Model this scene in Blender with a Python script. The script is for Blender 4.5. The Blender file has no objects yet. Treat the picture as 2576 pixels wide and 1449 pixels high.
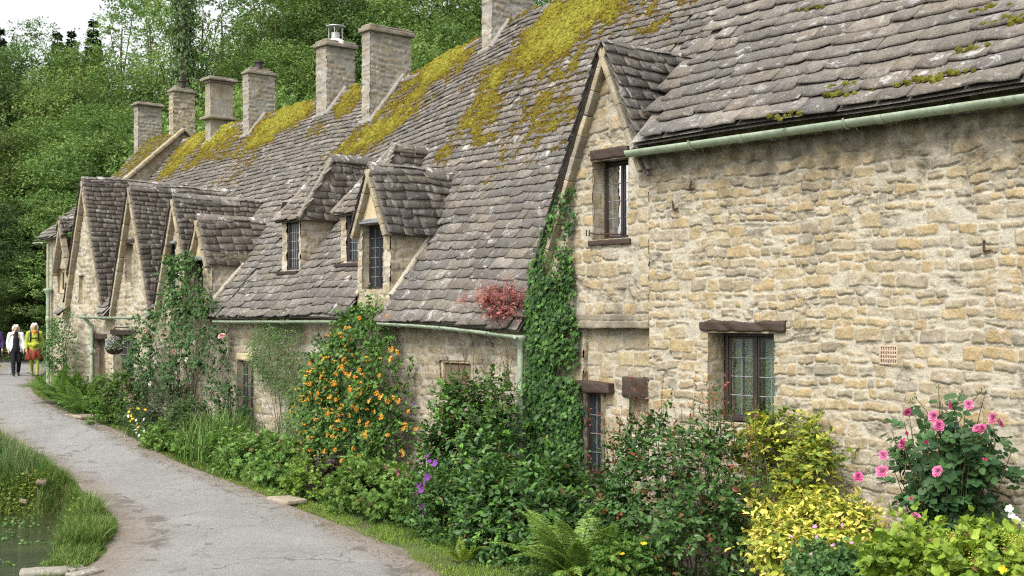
import bpy, math, random
import numpy as np
SC = bpy.context.scene
COL = SC.collection
R = math.radians
RNG = np.random.default_rng(7)
EYE, FP, CX, HY = 3.4, 3100.0, 1288.0, 800.0   # eye height, focal length, optical centre used to survey the photograph
O2 = np.array([1.935, 17.05])
U2 = np.array([-.6476, .7619]); U2 /= np.linalg.norm(U2)
N2 = np.array([U2[1], -U2[0]])
UV = np.array([U2[0], U2[1], 0.]); NV = np.array([N2[0], N2[1], 0.]); ZV = np.array([0., 0., 1.])

def L(s, t, z):                       # row frame (along the row, behind the wall line, height above eye) -> world
    s, t, z = np.broadcast_arrays(np.asarray(s, float), np.asarray(t, float), np.asarray(z, float))
    return np.stack([O2[0]+s*U2[0]+t*N2[0], O2[1]+s*U2[1]+t*N2[1], z+EYE], -1)
def Wp(px, py, t=0.):                 # survey point -> (s, z) on the plane t
    dx, dz = (px-CX)/FP, (HY-py)/FP
    y = (t+O2@N2)/(dx*N2[0]+N2[1]); x = dx*y
    return (x-O2[0])*U2[0]+(y-O2[1])*U2[1], dz*y
def Pt(px, py, t=0.):
    s, z = Wp(px, py, t); return L(s, t, z)
_gy = [0, 10, 12, 16, 20, 24, 30, 36, 42, 60, 80, 120]
_gz = [-3.75, -3.62, -3.55, -3.4, -3.2, -2.93, -2.4, -1.97, -1.92, -1.4, .3, 4.]
def gz(y): return np.interp(y, _gy, _gz)+EYE
def Pg(px, py, up=0.):                # survey point on the ground
    dx, dz = (px-CX)/FP, (HY-py)/FP
    ys = np.linspace(8, 70, 3000)
    d = (EYE+dz*ys)-(gz(ys)+up)
    i = int(np.argmax(d < 0)) if (d < 0).any() else len(ys)-1
    return np.array([dx*ys[i], ys[i], gz(ys[i])])

# ---------- noise
def _h(ix, iy, sd):
    n = (ix.astype(np.int64)*374761393+iy.astype(np.int64)*668265263+sd*2147483647*7+sd*9176) & 0xffffffff
    n = ((n ^ (n >> 13))*1274126177) & 0xffffffff
    return ((n ^ (n >> 16)) & 0xffffff)/16777215.
def vn(x, y, sd=0):
    x = np.asarray(x, float); y = np.asarray(y, float)
    ix, iy = np.floor(x), np.floor(y); fx, fy = x-ix, y-iy
    fx = fx*fx*(3-2*fx); fy = fy*fy*(3-2*fy)
    a, b = _h(ix, iy, sd), _h(ix+1, iy, sd); c, d = _h(ix, iy+1, sd), _h(ix+1, iy+1, sd)
    return (a+(b-a)*fx)*(1-fy)+(c+(d-c)*fx)*fy
def fbm(x, y, sd=0, o=4):
    r = 0; a = .5
    for k in range(o):
        r = r+a*vn(x*2**k, y*2**k, sd+k); a *= .5
    return r/(1-.5**o)
def sst(a, b, x):
    t = np.clip((x-a)/(b-a), 0, 1); return t*t*(3-2*t)

# ---------- mesh builder
def wl(o):
    v = np.zeros(3)
    while o: v += np.array(o.location); o = o.parent
    return v
class MB:
    def __init__(s): s.v = []; s.q = []; s.t = []; s.c = []; s.n = 0
    def add(s, v, f, col=(.5, .5, .5, 1)):
        v = np.asarray(v, float).reshape(-1, 3); f = np.asarray(f, int)
        c = np.asarray(col, float)
        if c.shape[-1] == 3: c = np.concatenate([c, np.ones(c.shape[:-1]+(1,))], -1)
        s.v.append(v); s.c.append(np.broadcast_to(c, (len(v), 4)))
        (s.q if f.shape[1] == 4 else s.t).append(f+s.n); s.n += len(v)
        return s.n-len(v)
    def addf(s, f, off):
        f = np.asarray(f, int); (s.q if f.shape[1] == 4 else s.t).append(f+off)
    def mesh(s, name, org=np.zeros(3), smooth=False):
        me = bpy.data.meshes.new(name)
        v = np.concatenate(s.v)-org; c = np.concatenate(s.c)
        q = np.concatenate(s.q) if s.q else np.zeros((0, 4), int)
        t = np.concatenate(s.t) if s.t else np.zeros((0, 3), int)
        me.vertices.add(len(v)); me.vertices.foreach_set('co', v.astype(np.float32).ravel())
        nl = len(q)*4+len(t)*3
        me.loops.add(nl); me.loops.foreach_set('vertex_index', np.concatenate([q.ravel(), t.ravel()]).astype(np.int32))
        me.polygons.add(len(q)+len(t))
        ls = np.concatenate([np.arange(len(q))*4, len(q)*4+np.arange(len(t))*3]).astype(np.int32)
        me.polygons.foreach_set('loop_start', ls)
        if smooth: me.polygons.foreach_set('use_smooth', np.ones(len(q)+len(t), bool))
        me.update(calc_edges=True)
        a = me.color_attributes.new('col', 'FLOAT_COLOR', 'POINT')
        a.data.foreach_set('color', c.astype(np.float32).ravel())
        return me
    def build(s, name, mat, parent=None, smooth=False, loc=None):
        org = wl(parent) if parent else (np.zeros(3) if loc is None else np.asarray(loc, float))
        o = bpy.data.objects.new(name, s.mesh(name, org, smooth)); COL.objects.link(o)
        o.data.materials.append(mat)
        if parent: o.parent = parent
        else: o.location = org
        return o
def tag(o, label, cat, group=None, kind=None):
    if label: o['label'] = label
    if cat: o['category'] = cat
    if group: o['group'] = group
    if kind: o['kind'] = kind
    return o
def thing(name, label, cat, loc, group=None):
    o = bpy.data.objects.new(name, None); COL.objects.link(o); o.empty_display_size = .3
    o.location = [float(a) for a in loc]
    return tag(o, label, cat, group)
def inst(name, me, parent, loc, rot=(0, 0, 0), sc=1., mat=None):    # one more of a part, sharing mesh data
    o = bpy.data.objects.new(name, me); COL.objects.link(o)
    o.parent = parent; o.location = [float(a) for a in np.asarray(loc)-wl(parent)]
    o.rotation_euler = rot; o.scale = (sc, sc, sc)
    if mat and not me.materials: me.materials.append(mat)
    return o

# ---------- solids
_cube = None
def rbox(mb, c, ax, half, r=.01, div=3, noise=0., col=(.5, .5, .5, 1), sd=0, nf=3.):
    """rounded box: centre, three axis rows, half sizes, edge radius; optional surface noise"""
    ax = np.asarray(ax, float); half = np.asarray(half, float); c = np.asarray(c, float)
    r = min(r, *(half*.98))
    def line(h):
        k = max(1, int(round(div*(1 if h < .15 else min(6, h/.12)))))
        if noise == 0: k = 1
        a = np.concatenate([[-h, -h+r*.35, -h+r], np.linspace(-h+r, h-r, k+1)[1:-1], [h-r, h-r*.35, h]])
        return a
    for i in range(3):
        j, k = (i+1) % 3, (i+2) % 3
        a, b = line(half[j]), line(half[k])
        A, B = np.meshgrid(a, b, indexing='ij')
        na, nb = A.shape
        idx = np.arange(na*nb).reshape(na, nb)
        f = np.stack([idx[:-1, :-1], idx[1:, :-1], idx[1:, 1:], idx[:-1, 1:]], -1).reshape(-1, 4)
        for sg in (1, -1):
            p = np.zeros((na*nb, 3)); p[:, j] = A.ravel(); p[:, k] = B.ravel(); p[:, i] = sg*half[i]
            q = np.clip(p, -(half-r), half-r); d = p-q
            n = np.linalg.norm(d, axis=1, keepdims=True); dn = d/np.maximum(n, 1e-9)
            p = q+dn*r
            if noise:
                w = c+p@ax
                p = p+dn*((fbm(w[:, 0]*nf+w[:, 2]*nf*1.3+sd, w[:, 1]*nf-w[:, 2]*nf*.7, sd)-.5)*2*noise)[:, None]
            mb.add(c+p@ax, f if sg > 0 else f[:, ::-1], col)
WAX = np.stack([UV, NV, ZV])
def lbox(mb, s0, s1, t0, t1, z0, z1, r=.01, **k):
    rbox(mb, L((s0+s1)/2, (t0+t1)/2, (z0+z1)/2), WAX, (abs(s1-s0)/2, abs(t1-t0)/2, abs(z1-z0)/2), r, **k)
def nrm(v): return v/np.maximum(np.linalg.norm(v, axis=-1, keepdims=True), 1e-9)
def tube(mb, pts, rad, k=7, col=(.5, .5, .5, 1), cap=True, flat=None):
    pts = np.asarray(pts, float); n = len(pts); rad = np.broadcast_to(np.asarray(rad, float), (n,))
    tg = nrm(np.gradient(pts, axis=0))
    ref = np.array([0, 0, 1.]) if abs(tg[0, 2]) < .9 else np.array([1., 0, 0])
    V = []; x = nrm(np.cross(ref, tg[0]))
    for i in range(n):
        x = nrm(x-tg[i]*(x@tg[i])); y = np.cross(tg[i], x)
        a = np.arange(k)*2*math.pi/k
        V.append(pts[i]+rad[i]*(np.cos(a)[:, None]*x+np.sin(a)[:, None]*y*(flat or 1)))
    V = np.concatenate(V)
    i = np.arange(n-1)[:, None]*k; j = np.arange(k)[None]; j2 = (j+1) % k
    f = np.stack([i+j, i+j2, i+k+j2, i+k+j], -1).reshape(-1, 4)
    o = mb.add(V, f, col)
    if cap:
        mb.add(np.concatenate([V[:k], pts[:1]]), np.stack([(np.arange(k)+1) % k, np.arange(k), np.full(k, k)], -1), col)
        mb.add(np.concatenate([V[-k:], pts[-1:]]), np.stack([np.arange(k), (np.arange(k)+1) % k, np.full(k, k)], -1), col)
def sweep(mb, pts, prof, side, up, col=(.5, .5, .5, 1)):      # closed 2D profile swept along pts, fixed side/up
    pts = np.asarray(pts, float); prof = np.asarray(prof, float); k = len(prof); n = len(pts)
    V = (pts[:, None]+prof[None, :, 0, None]*side+prof[None, :, 1, None]*up).reshape(-1, 3)
    i = np.arange(n-1)[:, None]*k; j = np.arange(k)[None]; j2 = (j+1) % k
    mb.add(V, np.stack([i+j, i+j2, i+k+j2, i+k+j], -1).reshape(-1, 4), col)
    for b in (0, (n-1)*k):
        c = V[b:b+k]; h = k//2
        mb.add(c, [[a, a+1, k-2-a, k-1-a] for a in range(h-1)], col)
def ell(mb, c, r, col=(.5, .5, .5, 1), n=8, ax=np.eye(3)):
    th = np.linspace(0, math.pi, n+1); ph = np.arange(2*n)*math.pi/n
    T, P = np.meshgrid(th, ph, indexing='ij')
    p = np.stack([np.sin(T)*np.cos(P)*r[0], np.sin(T)*np.sin(P)*r[1], np.cos(T)*r[2]], -1).reshape(-1, 3)
    m = 2*n; i = np.arange(n)[:, None]*m; j = np.arange(m)[None]; j2 = (j+1) % m
    mb.add(np.asarray(c)+p@np.asarray(ax), np.stack([i+j, i+m+j, i+m+j2, i+j2], -1).reshape(-1, 4), col)

# ---------- rubble stone surface
def stonefield(S, Z, sd, h0, h1, w0, w1, joint, rag):
    r = np.random.default_rng(sd)
    Sw = S+.05*(fbm(S*1.1, Z*1.1, sd+50)-.5)+rag*(fbm(S*9, Z*9, sd+51, 3)-.5)
    Zw = Z+.13*(fbm(S*.9, Z*.5, sd+52, 3)-.5)+rag*(fbm(S*8, Z*9, sd+53, 3)-.5)
    zb = [Z.min()-.4]
    while zb[-1] < Z.max()+.4: zb.append(zb[-1]+r.uniform(h0, h1))
    zb = np.array(zb); ci = np.clip(np.searchsorted(zb, Zw)-1, 0, len(zb)-2)
    d = np.full(S.shape, 1.); r1 = np.zeros(S.shape); r2 = np.zeros(S.shape)
    smin, smax = S.min()-.5, S.max()+.5
    for c in range(len(zb)-1):
        m = ci == c
        if not m.any(): continue
        sb = [smin-r.uniform(0, w1)]
        hh = zb[c+1]-zb[c]
        while sb[-1] < smax: sb.append(sb[-1]+r.uniform(w0, w1)*(.7+.6*(hh-h0)/(h1-h0+1e-6)))
        sb = np.array(sb); n = len(sb)
        x = Sw[m]; y = Zw[m]
        k = np.clip(np.searchsorted(sb, x)-1, 0, n-2)
        ra, rb, sp = r.random(n), r.random(n), r.random(n)
        jl, jh = r.normal(0, .016, n), r.normal(0, .016, n); tl = r.normal(0, .05, n)
        y = y+tl[k]*(x-(sb[k]+sb[k+1])/2)
        dlo, dhi = y-zb[c]+jl[k], zb[c+1]-y+jh[k]
        # some stones are two thin ones
        spl = (sp[k] < .22) & (hh > (h0+h1)/2); mid = zb[c]+hh*(.35+.3*rb[k])
        up = spl & (y > mid)
        dd = np.minimum(dlo, dhi); dd = np.where(spl, np.minimum(dd, np.abs(y-mid)), dd)
        dx = np.minimum(x-sb[k], sb[k+1]-x)
        # joints of varied width
        jw = .6+.9*rb[k]
        # round the corners
        q = .008+.035*sp[k]; cr = np.hypot(np.maximum(0, q-dd), np.maximum(0, q-dx)); d_ = np.minimum(np.minimum(dd, dx), q-cr)
        d_ = d_+rag*.75*(fbm(x*6+ra[k]*99, y*8+rb[k]*77, sd+60, 3)-.5)
        d[m] = d_-joint*.5*(jw-1)
        r1[m] = np.where(up, rb[k], ra[k]); r2[m] = np.where(up, ra[k], rb[k])
    return d, r1, r2
def panel(mb, org, U, V, N, w, h, res, inside=None, sd=1, a0=0., b0=0., h0=.11, h1=.2, w0=.16, w1=.42, joint=.022, rag=.03, relief=1., stain=None, ashlar=False):
    """a stone-faced sheet with real relief. a0,b0: where the sheet sits in the pattern's own coordinates"""
    na, nb = max(2, int(round(w/res))+1), max(2, int(round(h/res))+1)
    a, b = np.linspace(0, w, na), np.linspace(0, h, nb)
    A, B = np.meshgrid(a, b, indexing='ij'); S, Z = A+a0, B+b0
    d, r1, r2 = stonefield(S, Z, sd, h0, h1, w0, w1, joint, rag)
    fine = fbm(S*14, Z*14, sd+3, 3)-.5
    big = fbm(S*2.3, Z*2.3, sd+5, 3)
    smear = (fbm(S*1.1+3, Z*1.5, sd+15, 3)-.5)*.3*joint
    dm = d+fine*.022+(.5-big)*.010-smear
    m = sst(joint*.42, joint*.42+.014, dm)
    hgt = m*(.004+.013*r2+.026*(fbm(S*9+r1*30, Z*10, sd+9, 3)-.5)+.007*sst(0, .03, d))+.007*fine+.012*(fbm(S*1.3, Z*1.3, sd+7, 2)-.5)-.012*np.exp(-((dm-joint*.42)/.008)**2)*sst(.45, .6, fbm(S*3.3, Z*4.1, sd+16, 3))
    st = np.zeros_like(S) if stain is None else stain(S, Z)
    if rag > .02: st = np.clip(st+.75*np.exp(-((dm-joint*.42)/.007)**2)*sst(.47, .6, fbm(S*3.3, Z*4.1, sd+16, 3)), 0, 1)  # paints crevice shade along stone edges, finer than the mesh relief
    col = np.stack([r1, m, st, r2], -1).reshape(-1, 4)
    P = np.asarray(org)+A[..., None]*U+B[..., None]*V+(hgt*relief)[..., None]*N
    idx = np.arange(na*nb).reshape(na, nb)
    f = np.stack([idx[:-1, :-1], idx[1:, :-1], idx[1:, 1:], idx[:-1, 1:]], -1).reshape(-1, 4)
    if np.dot(np.cross(U, V), N) < 0: f = f[:, ::-1]
    if inside is not None:
        Ac, Bc = (A[:-1, :-1]+A[1:, 1:])/2+a0, (B[:-1, :-1]+B[1:, 1:])/2+b0
        f = f[inside(Ac, Bc).ravel()]
    mb.add(P.reshape(-1, 3), f, col)
def wall(mb, s0, s1, z0, z1, t=0., res=.03, inside=None, sd=1, **k):   # faces the lane
    panel(mb, L(s0, t, z0), UV, ZV, -NV, s1-s0, z1-z0, res, inside, sd, s0, z0, **k)
def reveal(mb, s0, s1, z0, z1, t0, t1, sd=3, res=.03, head=True, **k):     # the four sides of an opening
    dpt = t1-t0; k.setdefault('relief', .35)
    panel(mb, L(s1, t0, z0), NV, ZV, -UV, dpt, z1-z0, res, None, sd, 50, z0, **k)
    panel(mb, L(s0, t0, z0), NV, ZV, UV, dpt, z1-z0, res, None, sd, 60, z0, **k)
    panel(mb, L(s0, t0, z0), UV, NV, ZV, s1-s0, dpt, res, None, sd, s0, 70, **k)
    if head: panel(mb, L(s0, t0, z1), UV, NV, -ZV, s1-s0, dpt, res, None, sd, s0, 80, **k)
def plain(mb, P, col=(.5, 1, 0, .5)):                      # a single quad
    mb.add(P, [[0, 1, 2, 3]], col)

# ---------- stone slates
def slates(mb, fn, a0, a1, B, inside, e0=.2, e1=.11, w0=.34, w1=.18, th=.024, sd=1, start=0.):
    r = np.random.default_rng(sd)
    b = start; eps = .01
    while b < B:
        f = b/B; e = e0+(e1-e0)*f; w = w0+(w1-w0)*f
        n = int((a1-a0)/(w*.55))+3
        ws = w*r.uniform(.55, 1.5, n); ed = np.concatenate([[a0-r.uniform(0, .02)], a0+np.cumsum(ws)-r.uniform(0, w*.5)]); ed = np.concatenate([ed[:1], ed[1:][ed[1:] > a0+w*.3]])
        ed = ed[ed < a1+w*.5]
        if len(ed) < 2: b += e; continue
        A0, A1 = ed[:-1], ed[1:]; n = len(A0)
        drift = (fbm((A0+A1)*.25, np.full(n, b*.7), sd, 2)-.5)*min(.1, e*.45)
        ok = inside((A0+A1)/2, np.full(n, b+e*.5))
        A0, A1, drift = A0[ok], A1[ok], drift[ok]; n = len(A0)
        if n == 0: b += e; continue
        fr = np.array([0, .3, .7, 1.])
        g = r.uniform(.003, .009, (n, 1))
        a = A0[:, None]+g+(A1-A0-2*g[:, 0])[:, None]*fr
        rag = r.normal(0, e*.04, (n, 4)); rag[:, [0, 3]] += r.uniform(0, e*.2, (n, 2))*(r.random((n, 2)) < .5)
        slope = r.normal(0, e*.05, (n, 1))*(fr-.5)
        bl = b+drift[:, None]+r.normal(0, e*.07, (n, 1))+rag+slope
        bh = np.minimum(np.broadcast_to(b+drift[:, None]+e*1.75, (n, 4)), B+.01); bl = np.minimum(bl, B-.03)
        tk = th*r.uniform(.6, 1.5, (n, 1))
        hl = th*1.9+tk*.9+r.normal(0, th*.2, (n, 1))+r.normal(0, th*.18, (n, 4)); hh = np.full((n, 4), th*.15)
        P0, Nn = fn(a.ravel(), bl.ravel()); P1, N1 = fn((a+r.normal(0, .004, (n, 1))).ravel(), bh.ravel())
        lo = (P0+Nn*hl.ravel()[:, None]).reshape(n, 4, 3); hi = (P1+N1*hh.ravel()[:, None]).reshape(n, 4, 3)
        bt = (P0+Nn*(hl-tk).ravel()[:, None]).reshape(n, 4, 3)
        V = np.concatenate([lo, hi, bt], 1)
        c = np.stack([r.random(n), r.random(n), r.random(n)**3, np.full(n, f)], -1)
        base = np.arange(n)[:, None, None]*12
        q = np.array([[0, 1, 5, 4], [1, 2, 6, 5], [2, 3, 7, 6], [8, 9, 1, 0], [9, 10, 2, 1], [10, 11, 3, 2]])
        off = mb.add(V.reshape(-1, 3), (base+q).reshape(-1, 4), np.repeat(c, 12, 0))
        mb.addf((base+np.array([[8, 0, 4], [3, 11, 7]])).reshape(-1, 3), off)
        b += e*r.uniform(.92, 1.08)
def rsheet(mb, fn, a0, a1, B, inside=None, da=.2, db=.2, drop=-.0, th=.05, start=-.0):     # boarding under the slates
    na, nb = int((a1-a0)/da)+2, int((B-start)/db)+2
    A, Bb = np.meshgrid(np.linspace(a0, a1, na), np.linspace(start, B, nb), indexing='ij')
    P, Nn = fn(A.ravel(), Bb.ravel())
    idx = np.arange(na*nb).reshape(na, nb)
    f = np.stack([idx[:-1, :-1], idx[1:, :-1], idx[1:, 1:], idx[:-1, 1:]], -1).reshape(-1, 4)
    if inside is not None:
        f = f[inside(((A[:-1, :-1]+A[1:, 1:])/2).ravel(), ((Bb[:-1, :-1]+Bb[1:, 1:])/2).ravel())]
    mb.add(P+Nn*drop, f, (.3, .5, 0, .5)); mb.add(P+Nn*(drop-th), f[:, ::-1], (.3, .5, 0, .5))
def ridge(mb, pts, side, w=.17, drop=.13, th=.05, seg=.5, sd=0):
    """saddle stones along a ridge"""
    pts = np.asarray(pts, float); r = np.random.default_rng(sd)
    d = np.concatenate([[0], np.cumsum(np.linalg.norm(np.diff(pts, axis=0), axis=1))])
    x = 0.
    while x < d[-1]-.05:
        y = min(d[-1], x+seg*r.uniform(.7, 1.3))
        q = np.stack([np.interp([x+.006, (x+y)/2, y-.006], d, pts[:, k]) for k in range(3)], -1)
        q[:, 2] += r.normal(0, .012)+.03; q += side*r.normal(0, .01)
        pr = np.array([[-w, -drop], [-w*.5, -drop*.42], [0, 0], [w*.5, -drop*.42], [w, -drop], [w-.02, -drop-th], [w*.5, -drop*.42-th], [0, -th], [-w*.5, -drop*.42-th], [-w+.02, -drop-th]])
        pr = pr+r.normal(0, .006, pr.shape)
        V = (q[:, None]+pr[None, :, 0, None]*side+pr[None, :, 1, None]*ZV)
        k = 10; i = np.arange(2)[:, None]*k; j = np.arange(k)[None]; j2 = (j+1) % k
        c = (r.random(), r.random(), .6+.4*r.random(), .5)
        mb.add(V.reshape(-1, 3), np.stack([i+j, i+j2, i+k+j2, i+k+j], -1).reshape(-1, 4), c)
        for e in (0, 2): mb.add(V[e], [[0, 1, 8, 9], [1, 2, 7, 8], [2, 3, 6, 7], [3, 4, 5, 6]], c)
        x = y
def mkfn(f):              # surface function with normals by differences; f(a,b)->points, b runs up the slope
    def fn(a, b):
        P = f(a, b); e = .03
        n = np.cross(f(a+e, b)-f(a-e, b), f(a, b+e)-f(a, b-e)); n = nrm(n)
        n = np.where(n[:, 2:3] < 0, -n, n)
        return P, n
    return fn
EXPO = 0.66
# ---------- materials
def newmat(name):
    m = bpy.data.materials.new(name); m.use_nodes = True; nt = m.node_tree
    return m, nt, nt.nodes['Principled BSDF'], nt.nodes['Material Output']
class G:                                     # small node-graph helper
    def __init__(s, nt): s.nt = nt
    def n(s, ty, **k):
        o = s.nt.nodes.new(ty)
        for a, b in k.items(): setattr(o, a, b)
        return o
    def lk(s, a, b): s.nt.links.new(a, b)
    def put(s, sock, v):
        if hasattr(v, 'links'): s.lk(v, sock)
        else: sock.default_value = v
    def co(s): return s.n('ShaderNodeTexCoord').outputs['Object']
    def noise(s, sc, det=4, rough=.55, v=None, dist=0.):
        o = s.n('ShaderNodeTexNoise'); o.inputs['Scale'].default_value = sc; o.inputs['Detail'].default_value = det
        o.inputs['Roughness'].default_value = rough; o.inputs['Distortion'].default_value = dist
        s.lk(v if v is not None else s.co(), o.inputs['Vector']); return o.outputs['Fac']
    def vor(s, sc, feat='F1', v=None):
        o = s.n('ShaderNodeTexVoronoi', feature=feat); o.inputs['Scale'].default_value = sc
        s.lk(v if v is not None else s.co(), o.inputs['Vector']); return o.outputs['Distance']
    def ramp(s, f, *st):
        o = s.n('ShaderNodeValToRGB'); e = o.color_ramp.elements
        while len(e) < len(st): e.new(.5)
        for i, (p, c) in enumerate(st):
            e[i].position = p; e[i].color = (c, c, c, 1) if isinstance(c, (int, float)) else (*c, 1)
        s.put(o.inputs[0], f); return o.outputs[0]
    def mix(s, f, a, b, ty='MIX'):
        o = s.n('ShaderNodeMix', data_type='RGBA', blend_type=ty)
        s.put(o.inputs['Factor'], f)
        for k, v in ((6, a), (7, b)):
            s.put(o.inputs[k], (*v, 1) if isinstance(v, tuple) and len(v) == 3 else v)
        return o.outputs[2]
    def m(s, op, a, b=0., clamp=False):
        o = s.n('ShaderNodeMath', operation=op, use_clamp=clamp); s.put(o.inputs[0], a); s.put(o.inputs[1], b); return o.outputs[0]
    def attr(s):
        a = s.n('ShaderNodeAttribute', attribute_name='col'); sp = s.n('ShaderNodeSeparateColor'); s.lk(a.outputs['Color'], sp.inputs[0])
        return a.outputs['Color'], sp.outputs[0], sp.outputs[1], sp.outputs[2], a.outputs['Alpha']
    def bump(s, h, st, dist, b):
        o = s.n('ShaderNodeBump'); o.inputs['Strength'].default_value = st; o.inputs['Distance'].default_value = dist
        s.lk(h, o.inputs['Height']); s.lk(o.outputs[0], b.inputs['Normal'])
def stone_mat(name, cols, mortar, lich=.5, grey=.0):
    m, nt, b, out = newmat(name); g = G(nt); c, r, mk, st, r2 = g.attr()
    base = g.ramp(r, *[(i/(len(cols)-1), k) for i, k in enumerate(cols)])
    n1 = g.noise(5, 6, .65); n2 = g.noise(38, 5, .7); n3 = g.noise(1.3, 4, .6)
    base = g.mix(g.ramp(n1, (.38, 0.), (.62, 1.)), base, g.mix(.62, base, (.19, .135, .06)))
    base = g.mix(g.ramp(g.noise(17, 6, .75), (.5, 0.), (.68, .7)), base, (.20, .15, .085))
    base = g.mix(g.ramp(n2, (.42, 0.), (.75, .55)), base, (.44, .385, .28))
    # weather-darkened faces
    base = g.mix(g.m('MULTIPLY', g.ramp(r2, (.55, 0.), (.95, .75)), g.ramp(n3, (.4, .2), (.62, 1.))), base, (.19, .175, .15))
    mo = g.mix(g.ramp(n2, (.3, 0.), (.7, 1.)), mortar, tuple(k*.72 for k in mortar))
    mo = g.mix(g.ramp(n1, (.5, 0.), (.8, .7)), mo, tuple(k*.5 for k in mortar))
    col = g.mix(mk, mo, base)
    # grey-white lichen
    li = g.m('MULTIPLY', g.ramp(g.noise(3.1, 7, .75), (.52, 0.), (.6, 1.)), g.ramp(g.noise(21, 4, .7), (.45, 0.), (.6, 1.)))
    col = g.mix(g.m('MULTIPLY', li, lich), col, (.46, .44, .40))
    vo = g.ramp(g.vor(7), (.05, 1.), (.1, 0.))
    col = g.mix(g.m('MULTIPLY', vo, .5*lich), col, (.6, .59, .56))
    # damp and soot stains share this attribute channel with painted crevice shade
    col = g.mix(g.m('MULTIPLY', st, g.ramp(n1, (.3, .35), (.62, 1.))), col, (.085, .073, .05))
    g.lk(col, b.inputs['Base Color']); b.inputs['Roughness'].default_value = .93
    b.inputs['Specular IOR Level'].default_value = .2
    g.bump(g.m('ADD', g.m('MULTIPLY', n2, .6), n1), .7, .022, b)
    return m
def tile_mat(name, warm=0., lich=1., mossy=.5):
    m, nt, b, out = newmat(name); g = G(nt); c, r, r2, li0, f = g.attr()
    base = g.ramp(r, (0, (.09, .08, .068)), (.2, (.17, .15, .124)), (.4, (.225, .20, .166)), (.6, (.125, .115, .104)), (.8, (.195, .162, .122)), (1, (.295, .265, .22)))
    base = g.mix(g.ramp(r2, (.62, 0.), (1, .55)), base, (.155, .145, .148))
    if warm: base = g.mix(warm, base, (.24, .17, .115))
    n1 = g.noise(7, 6, .7); n2 = g.noise(45, 5, .7); n0 = g.noise(.9, 3, .5)
    base = g.mix(g.ramp(n1, (.35, 0.), (.7, .8)), base, (.07, .062, .055))
    base = g.mix(g.ramp(n2, (.45, 0.), (.8, .6)), base, (.30, .275, .245))
    w = g.m('MULTIPLY', g.ramp(g.noise(4.3, 7, .78, dist=.6), (.55, 0.), (.62, 1.)), g.ramp(li0, (0, .4), (.5, 1.)))
    base = g.mix(g.m('MULTIPLY', w, .8*lich), base, (.50, .49, .47))
    sp = g.m('MULTIPLY', g.ramp(g.noise(26, 3, .6), (.62, 0.), (.68, 1.)), g.ramp(n1, (.4, .2), (.6, .8)))
    base = g.mix(g.m('MULTIPLY', sp, .55*lich), base, (.46, .45, .42))
    mo = g.m('MULTIPLY', g.ramp(g.noise(3.4, 6, .75), (.6, 0.), (.68, 1.)), g.ramp(n0, (.45, 0.), (.6, 1.)))
    base = g.mix(g.m('MULTIPLY', mo, mossy), base, (.13, .11, .022))
    g.lk(base, b.inputs['Base Color']); b.inputs['Roughness'].default_value = .88; b.inputs['Specular IOR Level'].default_value = .25
    g.bump(g.m('ADD', g.m('MULTIPLY', n2, .5), n1), .8, .02, b)
    return m
def leaf_mat(name, rough=.5, trans=.3, spec=.4, vary=False):
    m, nt, b, out = newmat(name); g = G(nt); c = g.attr()[0]
    n = g.noise(9, 3, .6)
    col = g.mix(1., c, g.ramp(n, (.3, .7), (.7, 1.22)), 'MULTIPLY')
    if vary:      # every tree has its own leaf tint
        oi = g.n('ShaderNodeObjectInfo'); col = g.mix(1., col, g.ramp(oi.outputs['Random'], (0, (.68, .76, .68)), (.25, (1.0, .92, .75)), (.5, (.9, 1.0, .9)), (.75, (1.22, 1.14, .95)), (1, (.8, .93, .88))), 'MULTIPLY')
    g.lk(col, b.inputs['Base Color']); b.inputs['Roughness'].default_value = rough; b.inputs['Specular IOR Level'].default_value = spec
    t = g.n('ShaderNodeBsdfTranslucent'); g.lk(g.mix(.35, col, g.mix(1., col, (1.5, 1.6, .6), 'MULTIPLY')), t.inputs[0])
    mx = g.n('ShaderNodeMixShader'); mx.inputs[0].default_value = trans
    g.lk(b.outputs[0], mx.inputs[1]); g.lk(t.outputs[0], mx.inputs[2]); g.lk(mx.outputs[0], out.inputs[0])
    return m
def solid(name, col, rough=.7, spec=.3, nz=.25, sc=12., metal=0., dark=None, bump=.2, stretch=None):
    m, nt, b, out = newmat(name); g = G(nt)
    v = g.co()
    if stretch:
        mp = g.n('ShaderNodeMapping'); mp.inputs['Scale'].default_value = stretch; g.lk(v, mp.inputs[0]); v = mp.outputs[0]
    n = g.noise(sc, 6, .65, v)
    g.lk(g.mix(g.ramp(n, (.3, 0.), (.72, 1.)), tuple(k*(1+nz*.5) for k in col), dark or tuple(k*(1-nz) for k in col)), b.inputs['Base Color'])
    b.inputs['Roughness'].default_value = rough; b.inputs['Specular IOR Level'].default_value = spec; b.inputs['Metallic'].default_value = metal
    if bump: g.bump(n, bump, .01, b)
    return m
M = {}
M['stone'] = stone_mat('limestone_rubble', [(.35, .255, .125), (.39, .305, .17), (.34, .30, .225), (.30, .23, .125), (.41, .34, .205), (.325, .295, .235), (.375, .265, .12), (.37, .31, .195)], (.455, .415, .325), .55)
M['stone_grey'] = stone_mat('weathered_limestone', [(.36, .29, .175), (.40, .35, .25), (.33, .29, .21), (.44, .38, .26), (.36, .32, .24)], (.50, .45, .36), .7)
M['chim'] = stone_mat('chimney_limestone', [(.30, .27, .215), (.26, .25, .22), (.35, .315, .25), (.29, .26, .20)], (.33, .315, .28), 1.)
M['chim_pale'] = stone_mat('pale_chimney_limestone', [(.46, .37, .22), (.42, .38, .30), (.5, .43, .29)], (.30, .27, .2), .4)
M['tile'] = tile_mat('stone_slates', .0, 1., .5)
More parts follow.
